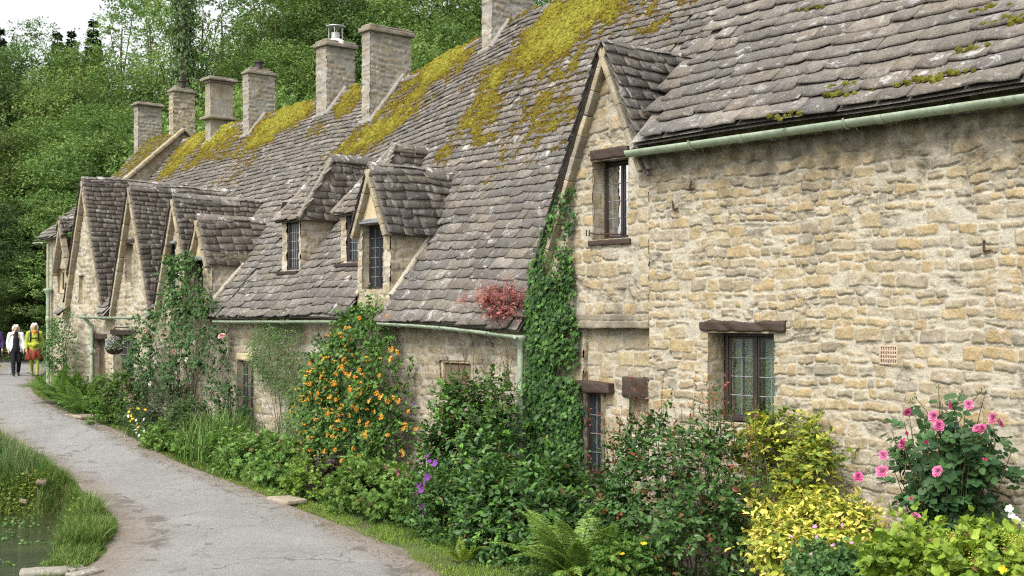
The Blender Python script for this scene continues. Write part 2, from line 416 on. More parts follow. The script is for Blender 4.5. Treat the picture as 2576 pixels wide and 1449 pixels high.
M['tile_warm'] = tile_mat('brown_stone_slates', .22, 1., .35)
M['ridge'] = tile_mat('ridge_stone', .0, 1.5, .35)
M['render'] = solid('cream_render', (.50, .42, .26), .9, .2, .35, 4)
M['wood'] = solid('dark_oak', (.055, .036, .026), .65, .35, .6, 30, stretch=(.25, .25, 3.), bump=.5)
M['frame'] = solid('stained_frame', (.032, .022, .018), .45, .5, .4, 20)
M['green'] = solid('sage_gutter_paint', (.285, .345, .245), .5, .4, .2, 6, dark=(.19, .235, .165), bump=.15)
mt_ = M['green'].node_tree; b_ = mt_.nodes['Principled BSDF']; g = G(mt_); c_ = b_.inputs['Base Color'].links[0].from_socket
c_ = g.mix(g.ramp(g.noise(9, 7, .75), (.56, 0.), (.66, .7)), c_, (.13, .125, .085)); c_ = g.mix(g.ramp(g.noise(30, 4, .7), (.64, 0.), (.7, .8)), c_, (.45, .45, .40)); g.lk(c_, b_.inputs['Base Color'])
M['lead'] = solid('lead', (.20, .21, .22), .5, .5, .3, 9)
M['iron'] = solid('rusty_iron', (.06, .035, .022), .8, .3, .5, 30)
M['terra'] = solid('terracotta_vent', (.44, .34, .25), .85, .2, .25, 30)
M['void'] = solid('dark_gap', (.012, .011, .01), .9, .1, .1)
M['steel'] = solid('steel_cowl', (.5, .5, .5), .35, .5, .2, 8, metal=.7)
M['whitefl'] = solid('mortar_flaunching', (.62, .60, .55), .9, .2, .2)
M['curtain'] = solid('pale_curtain', (.74, .76, .70), .9, .1, .18, 7)
M['red'] = solid('red_cloth', (.42, .07, .03), .9, .1, .3, 14)
M['door'] = solid('weathered_door', (.16, .12, .085), .75, .25, .45, 18, stretch=(2, 2, .3))
M['leaf'] = leaf_mat('leaf', .55, .3, .3)
M['gloss'] = leaf_mat('glossy_leaf', .42, .22, .35)
M['petal'] = leaf_mat('petal', .6, .35, .2)
M['grass'] = leaf_mat('grass_blade', .6, .3, .25)
M['tree'] = leaf_mat('tree_leaf', .6, .34, .2, True)
M['bark'] = solid('bark', (.10, .078, .055), .9, .2, .5, 9, stretch=(3, 3, .6), bump=.7)
M['stem'] = solid('stem', (.10, .085, .045), .8, .2, .4, 20)
m, nt, b, out = newmat('moss'); g = G(nt); n1 = g.noise(11, 6, .7); n2 = g.noise(70, 4, .7); n3 = g.noise(1.6, 4, .6)
cc = g.mix(g.ramp(n1, (.3, .75), (.7, .1)), g.attr()[0], (.06, .05, .012))
g.lk(cc, b.inputs['Base Color']); b.inputs['Roughness'].default_value = .97; b.inputs['Specular IOR Level'].default_value = .05
g.bump(g.m('ADD', n1, n2), 1., .03, b); M['moss'] = m
def glass():
    m, nt, b, out = newmat('old_window_glass'); g = G(nt)
    gl = g.n('ShaderNodeBsdfGlossy'); gl.inputs['Roughness'].default_value = .03
    tr = g.n('ShaderNodeBsdfTransparent'); tr.inputs[0].default_value = (.78, .84, .80, 1)
    fr = g.n('ShaderNodeFresnel'); fr.inputs[0].default_value = 1.55
    bp = g.n('ShaderNodeBump'); bp.inputs['Strength'].default_value = .25; bp.inputs['Distance'].default_value = .02
    g.lk(g.noise(5, 2), bp.inputs['Height']); g.lk(bp.outputs[0], gl.inputs['Normal'])
    mx = g.n('ShaderNodeMixShader'); g.lk(g.m('MULTIPLY', fr.outputs[0], 1.0, True), mx.inputs[0]); g.lk(tr.outputs[0], mx.inputs[1]); g.lk(gl.outputs[0], mx.inputs[2])
    g.lk(mx.outputs[0], out.inputs[0]); return m
M['glass'] = glass()
m, nt, b, out = newmat('dark_window_glass'); b.inputs['Base Color'].default_value = (.02, .026, .03, 1); b.inputs['Roughness'].default_value = .08
g = G(nt); g.bump(g.noise(6, 2), .25, .02, b); M['dglass'] = m
# lane: worn pale tarmac, gritty, with damp brown dirt washed to the edges (attribute R)
m, nt, b, out = newmat('worn_tarmac'); g = G(nt); c, r, r2, st, al = g.attr()
n1 = g.noise(.9, 6, .6); n2 = g.noise(9, 6, .7); n3 = g.noise(90, 3, .8)
cc = g.ramp(n1, (.3, (.185, .179, .172)), (.7, (.245, .239, .23)))
cc = g.mix(g.ramp(n2, (.42, 0.), (.7, .6)), cc, (.15, .143, .135))
cc = g.mix(g.ramp(g.noise(2.3, 7, .7, dist=1.2), (.55, 0.), (.62, .35)), cc, (.135, .125, .115))
cc = g.mix(g.ramp(g.noise(.45, 5, .6, dist=.8), (.46, 0.), (.62, .3)), cc, (.29, .28, .265))
cc = g.mix(g.ramp(n3, (.5, 0.), (.72, .45)), cc, (.37, .36, .345))
cc = g.mix(g.ramp(g.vor(1.1), (.0, .5), (.13, 0.)), cc, (.12, .112, .10))
ck = g.n('ShaderNodeTexVoronoi', feature='DISTANCE_TO_EDGE'); ck.inputs['Scale'].default_value = .55
mp = g.n('ShaderNodeMixRGB') if False else None
wv = g.n('ShaderNodeVectorMath', operation='ADD'); nn = g.n('ShaderNodeTexNoise'); nn.inputs['Scale'].default_value = 2.2; nn.inputs['Detail'].default_value = 5
tc = g.co(); g.lk(tc, nn.inputs['Vector']); g.lk(tc, wv.inputs[0]); g.lk(nn.outputs['Color'], wv.inputs[1]); g.lk(wv.outputs[0], ck.inputs['Vector'])
crack = g.m('MULTIPLY', g.ramp(ck.outputs['Distance'], (.0, 1.), (.016, 0.)), g.ramp(n1, (.46, 0.), (.56, .85)))
cc = g.mix(crack, cc, (.07, .065, .06))
dp = g.m('MULTIPLY', g.ramp(g.noise(1.5, 6, .65, dist=.7), (.55, 0.), (.60, .8)), g.ramp(r, (.01, 0.), (.22, 1.)))
cc = g.mix(dp, cc, (.085, .078, .068))
ed = g.m('MULTIPLY', r, g.ramp(n2, (.3, .35), (.6, 1.)), True)
cc = g.mix(ed, cc, g.ramp(n3, (.3, (.125, .095, .068)), (.7, (.235, .195, .155))))
g.lk(cc, b.inputs['Base Color']); b.inputs['Roughness'].default_value = .85; b.inputs['Specular IOR Level'].default_value = .3
g.bump(g.m('ADD', n3, g.m('MULTIPLY', n2, 1.5)), .6, .012, b); M['lane'] = m
m, nt, b, out = newmat('soil_and_turf'); g = G(nt); n1 = g.noise(.8, 5); n2 = g.noise(16, 5, .7)
cc = g.mix(g.ramp(n1, (.4, 0.), (.6, 1.)), g.ramp(n2, (.3, (.045, .075, .014)), (.7, (.11, .17, .03))), g.ramp(n2, (.3, (.06, .045, .026)), (.7, (.075, .11, .022))))
g.lk(cc, b.inputs['Base Color']); b.inputs['Roughness'].default_value = .95; g.bump(n2, .8, .04, b); M['ground'] = m
m, nt, b, out = newmat('stream_water'); g = G(nt)
b.inputs['Base Color'].default_value = (.022, .026, .012, 1); b.inputs['Roughness'].default_value = .06; b.inputs['IOR'].default_value = 1.33
g.lk(g.ramp(g.noise(.9, 4), (.35, (.016, .02, .008)), (.7, (.045, .048, .022))), b.inputs['Base Color'])
mp = g.n('ShaderNodeMapping'); mp.inputs['Scale'].default_value = (1., 2.6, 1.); g.lk(g.co(), mp.inputs[0])
g.bump(g.noise(3.2, 5, .65, mp.outputs[0]), .35, .05, b); M['water'] = m
def cloth(n, c, sc=30): return solid(n, c, .9, .15, .3, sc)
# =====================================================  THE ROW
ZE = lambda s: np.interp(s, [2, 4, 6, 8, 13, 22], [-.16, -.10, -.02, .03, .03, .08])
ZR = lambda s: np.interp(s, [-8, 0, 4, 7.7, 9.56, 11.84, 14.3, 16.6, 20.4, 24], [6.95, 6.85, 6.7, 6.5, 6.17, 5.74, 5.82, 5.72, 5.7, 5.55])
T0, T1, BL = -.30, 4.6, 7.5
def main_z(s, t):
    v = (t-T0)/(T1-T0)
    return ZE(s)+(ZR(s)-ZE(s))*v-.12*np.sin(np.pi*np.clip(v, 0, 1))+.09*(fbm(s*.45, t*.6, 77, 2)-.5)
def main_f(a, b):
    t = T0+(T1-T0)*b/BL
    return L(a, t, main_z(a, t))
MAIN = mkfn(main_f)
def roof_hit(px, py):
    dx, dz = (px-CX)/FP, (HY-py)/FP
    y = np.linspace(14, 45, 6000); s = (dx*y-O2[0])*U2[0]+(y-O2[1])*U2[1]; t = (dx*y-O2[0])*N2[0]+(y-O2[1])*N2[1]
    d = dz*y-main_z(s, t); k = np.where((d < 0) & (t > -.5))[0]
    i = k[0] if len(k) else int(np.argmin(np.abs(t-T1))); return s[i], t[i], dz*y[i]
S_ = lambda px, t=0.: Wp(px, 800, t)[0]
Z_ = lambda px, py, t=0.: Wp(px, py, t)[1]
GS = lambda s, t=0.: float(gz(L(s, t, 0)[1])-EYE)             # ground beside the wall, relative to the eye

# gables and dormers: s, apex height, slope, half width at the cheek, front plane
GAB = dict(
    H=(Wp(1517, 105, -.12)[0], Wp(1517, 105, -.12)[1], 2.28, 9., 0.),
    G=(Wp(927, 415, -.12)[0], Wp(927, 415, -.12)[1], 2.05, .52, 0.),
    D=(Wp(495, 545, -.12)[0], Wp(495, 545, -.12)[1], 2.1, .5, 0.),
    C=(Wp(435, 492, -.12)[0], Wp(435, 492, -.12)[1], 2.55, 9., 0.),
    B=(Wp(325, 463, -.12)[0], Wp(325, 463, -.12)[1], 2.6, 9., 0.),
    A=(Wp(207, 447, -.12)[0], Wp(207, 447, -.12)[1], 2.6, 9., 0.))
sE, tE = roof_hit(733, 684)[:2]; sF = S_(884, tE)
def gab_z(k, s): g = GAB[k]; return g[1]-g[2]*np.abs(s-g[0])
def open_main(s, t, keys):          # True where the main roof is not swallowed by a gable or dormer
    ok = np.ones(np.shape(s), bool); mz = main_z(s, t)
    for k in keys:
        g = GAB[k]
        ok &= ~((np.abs(s-g[0]) < g[3]+.02) & (mz < gab_z(k, s)-.06) & (t > g[4]-.6))
    return ok
def tb(b): return T0+(T1-T0)*b/BL
def main_roof(parent, s0, s1, keys, sd, extra=None, name='roof'):
    mb = MB()
    ins = lambda a, b: open_main(a, tb(b), keys) & (a > s0) & (a < s1) & (extra(a, tb(b)) if extra else True)
    slates(mb, MAIN, s0, s1, BL, ins, .215, .125, .37, .21, .021, sd)
    rsheet(mb, MAIN, s0, s1, BL, lambda a, b: open_main(a, tb(b), keys) & (extra(a, tb(b)) if extra else True), .12, .12, -.01)
    o = mb.build(name, M['tile'], parent)
    mr = MB(); ss = np.arange(s0, s1+.01, .3)
    ridge(mr, np.stack([main_f(np.array([x]), np.array([BL]))[0] for x in ss]), NV, .2, .17, .05, .55, sd)
    mr.build('ridge_stones', M['ridge'], o)
    # rear slope so the house is closed from any side
    return o
def gable_roof(parent, k, zl, zr, sd, e=.17, w=.32, tmax=3.6, mat='tile_warm', lim=None, name='gable_roof', ov=.15, zcut=None):
    """both slopes of a cross gable running back into the main roof"""
    s0, za, sl, hw, tf = GAB[k]; th = math.atan(sl); sn, cs = math.sin(th), math.cos(th); mb = MB()
    for sg, zlo in ((-1, zr), (1, zl)):
        B = (za-zlo)/sn
        f = lambda a, b, sg=sg, B=B: L(s0+sg*((B-b)*cs+.07*np.sin(np.pi*np.clip(b/B, 0, 1))*sn*.6), tf+a, za-(B-b)*sn-.02*np.sin(a*3+b*2))
        fn = mkfn(f)
        def ins(a, b, sg=sg, B=B):
            s = s0+sg*(B-b)*cs; z = za-(B-b)*sn
            ok = (z > main_z(s, tf+a)-.02)
            if lim is not None: ok &= lim(s, z)
            return ok
        slates(mb, fn, -ov, tmax, B, ins, e, e*.8, w, w*.8, .022, sd+sg)
        rsheet(mb, fn, -ov+.02, tmax, B, lambda a, b, i=ins: i(a, b+.02), .1, .1, -.005, .05)
    o = mb.build(name, M[mat], parent)
    mr = MB(); te = 0.
    while te < tmax and main_z(s0, tf+te) < za: te += .05
    ridge(mr, L([s0]*2, [tf-ov, tf+te], [za+.03]*2), UV, .12, .2, .05, .55, sd)
    mr.build('ridge_stones', M['ridge'], o)
    # stone slabs closing the verge under the slates
    mv = MB(); r = np.random.default_rng(sd)
    for sg, zlo in ((-1, zr), (1, zl)):
        B = (za-zlo)/sn; x = .05
        ax = np.stack([UV*sg*cs-ZV*sn, NV, UV*sg*sn+ZV*cs])
        while x < B:
            y = min(B, x+r.uniform(.3, .5)); m = (x+y)/2
            s, z = s0+sg*m*cs, za-m*sn
            if lim is None or lim(np.array([s]), np.array([z]))[0]:
                rbox(mv, L(s, tf-.07, z)-ax[2]*.095, ax, ((y-x)/2-.004, .085, .04), .012, 2, .012, (r.random(), 1, .25*r.random(), r.random()), sd)
            x = y
    mv.build('verge_stones', M['stone_grey'], o)
    return o
def pane_and_lead(par, s0, s1, z0, z1, t, rows, cols, glass, lights):
    mp, ml = MB(), MB(); r = np.random.default_rng(int(abs(s0*100))+3)
    for (a, b) in lights:
        dt = r.normal(0, .002, 4)
        mp.add(L([a, b, b, a], t+.012+dt, [z0, z0, z1, z1]), [[0, 1, 2, 3]]); mp.add(L([a, b, b, a], t+.017+dt, [z0, z0, z1, z1]), [[3, 2, 1, 0]])
        for i in range(1, cols):
            x = a+(b-a)*i/cols; tube(ml, L([x]*3, [t+.008]*3, np.linspace(z0, z1, 3)), .006, 5)
        for j in range(1, rows):
            z = z0+(z1-z0)*j/rows; tube(ml, L(np.linspace(a, b, 3), [t+.006]*3, [z]*3), .007, 5)
    mp.build('pane', M[glass], par)
    if ml.n: ml.build('leading', M['lead'], par)
def window(par, s0, s1, z0, z1, t, n=2, rows=4, cols=2, glass='dglass', fw=.045, mat='frame', name='window', sill=True):
    """side-hung leaded casements in a dark frame"""
    mb = MB(); k = dict(noise=.003)
    lbox(mb, s0, s0+fw, t-.01, t+.07, z0, z1, .008, **k); lbox(mb, s1-fw, s1, t-.01, t+.07, z0, z1, .008, **k)
    lbox(mb, s0, s1, t-.008, t+.068, z1-fw, z1, .008, **k); lbox(mb, s0, s1, t-.014, t+.068, z0, z0+fw*1.2, .008, **k)
    iw = (s1-s0-2*fw-(n-1)*fw*.8)/n; li = []
    for i in range(n):
        a = s0+fw+i*(iw+fw*.8); b = a+iw
        if i: lbox(mb, a-fw*.8, a, t-.006, t+.066, z0+fw, z1-fw, .006, **k)
        c = fw*.6
        for q in ((a, a+c, z0+fw, z1-fw), (b-c, b, z0+fw, z1-fw), (a, b, z0+fw, z0+fw+c), (a, b, z1-fw-c, z1-fw)):
            lbox(mb, q[0], q[1], t+.004, t+.04, q[2], q[3], .006)
        li.append((a+c, b-c))
    o = mb.build(name, M[mat], par)
    pane_and_lead(o, s0, s1, z0+fw*1.6, z1-fw*1.6, t+.01, rows, cols, glass, li)
    return o
def interior(par, s0, s1, z0, z1, t, d=1.2):
    mb = MB(); p = .25
    a, b, c, e = s0-p, s1+p, z0-p, z1+p
    for q in (L([a, b, b, a], t+d, [c, c, e, e]), L([a, a, a, a], [t, t+d, t+d, t], [c, c, e, e]), L([b]*4, [t, t+d, t+d, t], [c, c, e, e]),
              L([a, b, b, a], [t, t, t+d, t+d], c), L([a, b, b, a], [t, t, t+d, t+d], e)): plain(mb, q)
    return mb.build('room_interior', M['void'], par)
def gutter(par, s0, s1, z0, z1, t, r=.06, bow=.0, every=1.0, sd=1, name='gutter'):
    x = np.linspace(s0, s1, 24); f = (x-s0)/(s1-s0)
    z = z0+(z1-z0)*f+bow*np.sin(np.pi*f)+.008*(fbm(x*.9, x*0, sd)-.5)
    a = np.linspace(math.pi, 2*math.pi, 10)
    pr = np.concatenate([np.stack([np.cos(a)*r, np.sin(a)*r], -1), np.stack([np.cos(a[::-1])*(r-.008), np.sin(a[::-1])*(r-.008)+.004], -1)])
    mb = MB(); sweep(mb, L(x, t, z), pr, NV, ZV)
    r_ = np.random.default_rng(sd); q = s0+.15*(s1-s0)/abs(s1-s0)
    for k in range(1, int(abs(s1-s0)/2.0)+1):        # joint collars
        ff = k*2.0/abs(s1-s0)
        if ff > .97: break
        c = s0+(s1-s0)*ff; zz = np.interp(ff, f, z)
        pr2 = np.concatenate([np.stack([np.cos(a)*(r+.012), np.sin(a)*(r+.012)], -1), np.stack([np.cos(a[::-1])*(r+.001), np.sin(a[::-1])*(r+.001)], -1)])
        sweep(mb, L([c-.04, c+.04], t, [zz, zz]), pr2, NV, ZV)
    o = mb.build(name, M['green'], par)
    n = int(abs(s1-s0)/every)
    for i in range(n):
        ff = (i+.5)/n; c = s0+(s1-s0)*ff; zz = np.interp(ff, f, z); mk = MB(); br = .008 if r < .07 else .014
        aa = np.linspace(math.pi*.95, 2.05*math.pi, 9)
        tube(mk, np.concatenate([L(c, t+np.cos(aa)*(r+.012), zz+np.sin(aa)*(r+.012)), L([c, c], [t+r+.07, -.0], [zz-.05, zz-.13])]), br, 5)
        mk.build('bracket', M['green'], o)
    return o
def downpipe(par, s, t, z0, z1, r=.045, hopper=True, swan=None, name='downpipe'):
    mb = MB(); pts = []
    if swan: pts += [L(s+swan[0], swan[1], z1+.22), L(s+swan[0], swan[1], z1+.12), L(s, t, z1-.1)]
    pts += [L(s, t, z1-.16), L(s, t, z1-.2)]+[L(s, t, z) for z in np.linspace(z1-.3, z0, 6)]
    tube(mb, np.array(pts), r, 12)
    for z in np.arange(z1-.75, z0, -1.25):
        tube(mb, L([s]*4, [t]*4, [z+.08, z+.07, z-.07, z-.08]), [r, r+.014, r+.014, r], 12); lbox(mb, s-.1, s+.1, t+.03, t+.06, z-.03, z+.03, .006)
    if hopper:
        tube(mb, L([s]*6, [t]*6, [z1+.1, z1+.09, z1+.06, z1, z1-.06, z1-.17]), [.06, .13, .13, .1, .065, r], 12)
    return mb.build(name, M['green'], par)
def lintel(par, s0, s1, z0, z1, t0=-.03, t1=.16, sd=1, mat='wood', name='lintel', nz=.03):
    mb = MB(); lbox(mb, s0, s1, t0, t1, z0, z1, .025, noise=nz, sd=sd, nf=5, div=5); return mb.build(name, M[mat], par)
def body(mb, s0, s1, t1, z0, z1, t0=.3, sides=(1, 1)):      # plain side and rear walls
    c = (.4, 1, 0, .3)
    panel(mb, L(s1, t1, z0), -UV, ZV, NV, s1-s0, z1-z0, .15, None, 21, 3, z0)
    if sides[0]: panel(mb, L(s0, .02, z0), NV, ZV, -UV, t1-.02, z1-z0, .12, None, 22, 9, z0)
    if sides[1]: panel(mb, L(s1, .02, z0), NV, ZV, UV, t1-.02, z1-z0, .12, None, 23, 19, z0)
def rect(s0, s1, z0, z1, q=.016): return lambda S, Z: ~((S > s0+q) & (S < s1-q) & (Z > z0+q) & (Z < z1-q))
def also(*fs): return lambda S, Z: np.logical_and.reduce([f(S, Z) for f in fs])
def rear(parent, s0, s1, name='rear_roof'):
    mb = MB(); f = mkfn(lambda a, b: L(a, T1+.05+(1-b/BL)*4.6, ZR(a)-.03+(ZE(a)+.4-ZR(a))*(1-b/BL)))
    slates(mb, f, s0, s1, BL, lambda a, b: (a > s0) & (a < s1), .4, .3, .6, .4, .03, 5); rsheet(mb, f, s0, s1, BL, None, .6, .6, -.01)
    return mb.build(name, M['tile'], parent)

# ---------------------------------------------------------------- chimneys
def chimney(par, pl, pc, pr, ytop, t0, mat='chim', res=.03, cap='slab', flue=None, dz=.35, sd=1, band=None, h0=.09, h1=.16, flat=False):
    sa, sb = S_(pc, t0), S_(pl, t0); zt = Z_(pc, ytop, t0)
    p0 = O2+sa*U2; tn = (pr-CX)/FP
    t1 = (tn*p0[1]-p0[0])/(N2[0]-tn*N2[1]); zb = min(main_z(sa, t0), main_z(sb, t0), 9)-dz
    if sb-sa < .34: sb = sa+.34
    mb = MB(); k = dict(h0=h0, h1=h1, w0=.16, w1=.38, joint=.016, rag=.016, relief=.8) if not flat else dict(h0=.5, h1=.8, w0=.5, w1=1.2, joint=.006, rag=.003, relief=.35)
    w, d, h = sb-sa, t1-t0, zt-zb
    stf = lambda S, Z: .45*sst(zt-.7, zt, Z)
    wall(mb, sa, sb, zb, zt, t0, res, None, sd, stain=stf, **k)
    panel(mb, L(sb, t1, zb), -UV, ZV, NV, w, h, res*1.5, None, sd+1, 5, zb, stain=stf, **k)
    panel(mb, L(sa, t0, zb), NV, ZV, -UV, d, h, res, None, sd+2, 9, zb, stain=stf, **k)
    panel(mb, L(sb, t0, zb), NV, ZV, UV, d, h, res*1.5, None, sd+3, 14, zb, stain=stf, **k)
    o = mb.build('chimney', M[mat], par)
    mc = MB(); c = (.5, 1, .35, .9)
    def slab(za, zb_, e, n=.015): lbox(mc, sa-e, sb+e, t0-e, t1+e, za, zb_, .025, noise=n, col=c, sd=sd, nf=6, div=4)
    if cap == 'slab': slab(zt-.02, zt+.09, .07); slab(zt+.085, zt+.15, .03, .02)
    if cap == 'thin': slab(zt-.01, zt+.06, .09); slab(zt+.055, zt+.11, .02)
    if cap == 'mould': slab(zt-.02, zt+.05, .05); slab(zt+.045, zt+.13, .12); slab(zt+.125, zt+.17, .06)
    if cap == 'stack': slab(zt-.02, zt+.07, .05); slab(zt+.065, zt+.13, -.03); slab(zt+.125, zt+.2, -.1)
    mc.build('chimney_cap', M['chim'], o)
    if band: mc = MB(); slab(band-.05, band+.04, .13, .02); mc.build('chimney_band', M['chim'], o)
    ms, mt = (sa+sb)/2, (t0+t1)/2; zz = zt+.14
    if flue == 'black':
        mf = MB(); c = L(ms, mt, 0)*[1, 1, 0]
        tube(mf, np.array([c+[0, 0, zz+EYE], c+[0, 0, zz+EYE+.22]]), .1, 12); tube(mf, np.array([c+[0, 0, zz+EYE+.2], c+[0, 0, zz+EYE+.24]]), .15, 12)
        mf.build('flue_pot', M['frame'], o)
    if flue == 'cowl':
        mf = MB(); c = L(ms, mt, 0)*[1, 1, 0]; z = zz+EYE
        tube(mf, np.array([c+[0, 0, z-.05], c+[0, 0, z+.02], c+[0, 0, z+.1]]), [.3, .28, .14], 14); mf.build('flaunching', M['whitefl'], o)
        mf = MB(); tube(mf, np.array([c+[0, 0, z+.08], c+[0, 0, z+.26]]), .11, 12)
        for a in np.arange(4)*math.pi/2: tube(mf, np.array([c+[math.cos(a)*.17, math.sin(a)*.17, z+.08], c+[math.cos(a)*.17, math.sin(a)*.17, z+.42]]), .012, 5)
        tube(mf, np.array([c+[0, 0, z+.41], c+[0, 0, z+.43], c+[0, 0, z+.45]]), [.24, .24, .1], 14)
        mf.build('flue_cowl', M['steel'], o)
    # lead and mortar skirt where the stack meets the slates
    ml = MB()
    for (s, a, b) in ((sa-.03, t0-.05, t1),):
        tt = np.linspace(a, min(b, T1), 8); zl = main_z(np.full(8, s), tt)
        tube(ml, L(s, tt, zl+.05), .075, 6, (.4, 0, .3, .5))
    tt = np.linspace(sa-.05, sb+.05, 4); tube(ml, L(tt, t0-.03, main_z(tt, np.full(4, t0-.03))+.04), .07, 6, (.4, 0, .3, .5))
    ml.build('mortar_skirt', M['chim'], o)
    return o
def moss_lumps(mb, P, N, sz, col, r):
    """many small cushions of moss, each a low dome"""
    a = np.arange(6)*math.pi/3; T = np.concatenate([np.stack([np.cos(a), np.sin(a), 0*a-.25], -1), np.stack([np.cos(a+.5)*.68, np.sin(a+.5)*.68, 0*a+.42], -1), [[0, 0, .62]]])
    q = np.array([[i, (i+1) % 6, 6+(i+1) % 6, 6+i] for i in range(6)]); t = np.array([[6+i, 6+(i+1) % 6, 12] for i in range(6)])
    n = len(P); x = nrm(np.cross(N, r.normal(size=(n, 3)))); y = np.cross(N, x); T = T[None]*r.uniform(.75, 1.25, (n, 13, 1))
    V = P[:, None]+sz[:, None, None]*(T[..., 0:1]*x[:, None]*r.uniform(.8, 1.5, (n, 1, 1))+T[..., 1:2]*y[:, None]+T[..., 2:3]*N[:, None]*r.uniform(.6, 1.5, (n, 1, 1)))
    b = np.arange(n)[:, None, None]*13; off = mb.add(V.reshape(-1, 3), (b+q).reshape(-1, 4), np.repeat(np.concatenate([col, np.ones((n, 1))], 1), 13, 0)); mb.addf((b+t).reshape(-1, 3), off)
def palette_(r, n, pal, f):
    pal = np.array(pal); k = np.clip(f*.75+r.random(n)*.25, 0, .999)*(len(pal)-1); i = k.astype(int); f = (k-i)[:, None]; return (pal[i]*(1-f)+pal[np.minimum(i+1, len(pal)-1)]*f)*r.uniform(.85, 1.15, (n, 1))
# =====================================================  COTTAGE NEAREST THE CAMERA (tall wall, steep gable)
near = thing('stone_cottage', 'nearest cottage, tall honey stone wall under big slates with one steep attic gable', 'cottage', L(-3, 0, GS(-3)))
sH, zH = GAB['H'][:2]; SL = 2.42
gb = GS(-2)-.35
# openings, surveyed on the wall plane
def op(x0, x1, y0, y1, t=0.):
    b, a = S_(x0, t), S_(x1, t); xm = (x0+x1)/2
    return a, b, Z_(xm, y1, t), Z_(xm, y0, t)
lw = op(1787, 1958, 834, 1068); uw = op(1491, 1583, 398, 604); bw = op(1458, 1513, 988, 1197); wv = op(2219, 2266, 868, 917); bl = op(1569, 1636, 1000, 1075)
vent2 = (wv[0]+.2, wv[1]+.2, Z_(2215, 1340), Z_(2215, 1297))
mb = MB()
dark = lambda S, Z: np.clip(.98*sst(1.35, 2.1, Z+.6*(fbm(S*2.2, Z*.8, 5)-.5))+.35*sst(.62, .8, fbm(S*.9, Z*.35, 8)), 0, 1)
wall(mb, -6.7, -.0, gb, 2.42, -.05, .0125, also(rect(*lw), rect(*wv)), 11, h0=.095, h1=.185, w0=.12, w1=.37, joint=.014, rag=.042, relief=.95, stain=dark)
panel(mb, L(0, -.05, gb), NV, ZV, UV, .09, 2.42-gb, .02, None, 12, 3, gb)
rc = (0., S_(1468), GS(0)-.4, Z_(1545, 822))
ug = lambda S, Z: Z < zH-.05-2.28*np.abs(S-sH)
dk2 = lambda S, Z: np.clip(.6*sst(.25, -.35, Z)*sst(.7, .3, fbm(S*1.2, Z*.5, 4))*sst(-.3, .0, Z)+.4*sst(.58, .75, fbm(S*1.2, Z*.6, 18)), 0, 1)
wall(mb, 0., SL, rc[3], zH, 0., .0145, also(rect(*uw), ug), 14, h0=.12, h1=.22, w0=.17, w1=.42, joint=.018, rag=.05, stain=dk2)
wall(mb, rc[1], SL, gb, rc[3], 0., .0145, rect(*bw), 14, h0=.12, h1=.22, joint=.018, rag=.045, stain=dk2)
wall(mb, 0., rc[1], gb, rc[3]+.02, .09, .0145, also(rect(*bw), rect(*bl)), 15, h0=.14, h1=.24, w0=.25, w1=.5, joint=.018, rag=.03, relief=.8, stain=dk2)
panel(mb, L(rc[1], -.01, gb), NV, ZV, -UV, .12, rc[3]-gb, .03, None, 13, 3, gb); panel(mb, L(0, -.01, rc[3]), UV, NV, -ZV, rc[1], .12, .03, None, 13, 3, 0)
reveal(mb, lw[0], lw[1], lw[2], lw[3], -.06, .28, 31, .02, h0=.12, h1=.2, w0=.3, w1=.4, joint=.02)
reveal(mb, uw[0], uw[1], uw[2], uw[3], -.01, .36, 32, .02, h0=.2, h1=.4, w0=.4, w1=.5, joint=.015)
reveal(mb, bw[0], bw[1], bw[2], bw[3], -.01, .4, 33, .02)
reveal(mb, bl[0], bl[1], bl[2], bl[3], .08, .4, 34, .02)
reveal(mb, wv[0], wv[1], wv[2], wv[3], -.06, .06, 35, .02)
body(mb, -6.7, SL, 6, gb, 2.2, sides=(1, 0))
# end wall of the tall part, above the neighbour
panel(mb, L(.02, -.04, 2.3), NV, ZV, UV, 4.6, 4.5, .06, lambda S, Z: (Z < 2.42+(S-20)*1.07) & (Z > 1.9), 36, 20, 2.3)
wmesh = mb.build('wall', M['stone'], near)
# big-slated roof
PT = R(47); zE, tE0 = 2.42, -.33
fnr = mkfn(lambda a, b: L(a, tE0+b*math.cos(PT), zE+b*math.sin(PT)-.05*np.sin(b*.9)+.06*(fbm(a*.5, b*.5, 31, 2)-.5)))
mb = MB(); slates(mb, fnr, -6.9, .13, 6.4, lambda a, b: a < .3, .28, .19, .48, .3, .026, 41); rsheet(mb, fnr, -6.9, .1, 6.4, None, .3, .3, -.012, .06)
nroof = mb.build('roof', M['tile'], near)
mb = MB(); r = np.random.default_rng(4)
for (px, py, n) in ((1975, 305, 9), (2140, 215, 10), (2330, 205, 26), (2390, 195, 18), (2265, 215, 8), (2440, 130, 14), (2540, 50, 30), (2480, 20, 14), (2110, 245, 10), (2040, 20, 8)):
    dx, dz = (px-CX)/FP, (HY-py)/FP; y = np.linspace(11, 22, 2000)
    s = (dx*y-O2[0])*U2[0]+(y-O2[1])*U2[1]; t = (dx*y-O2[0])*N2[0]+(y-O2[1])*N2[1]
    i = int(np.argmin(np.abs(dz*y-(zE+(t-tE0)*math.tan(PT)))))
    b0 = (t[i]-tE0)/math.cos(PT)
    P, nn = fnr(s[i]+r.normal(0, .14, n), b0+r.normal(0, .03, n)); moss_lumps(mb, P+nn*.06, nn, r.uniform(.018, .045, n), palette_(r, n, [(.10, .09, .015), (.2, .2, .03), (.3, .32, .05)], r.random(n)), r)
mb.build('moss', M['moss'], nroof, smooth=True)['kind'] = 'stuff'
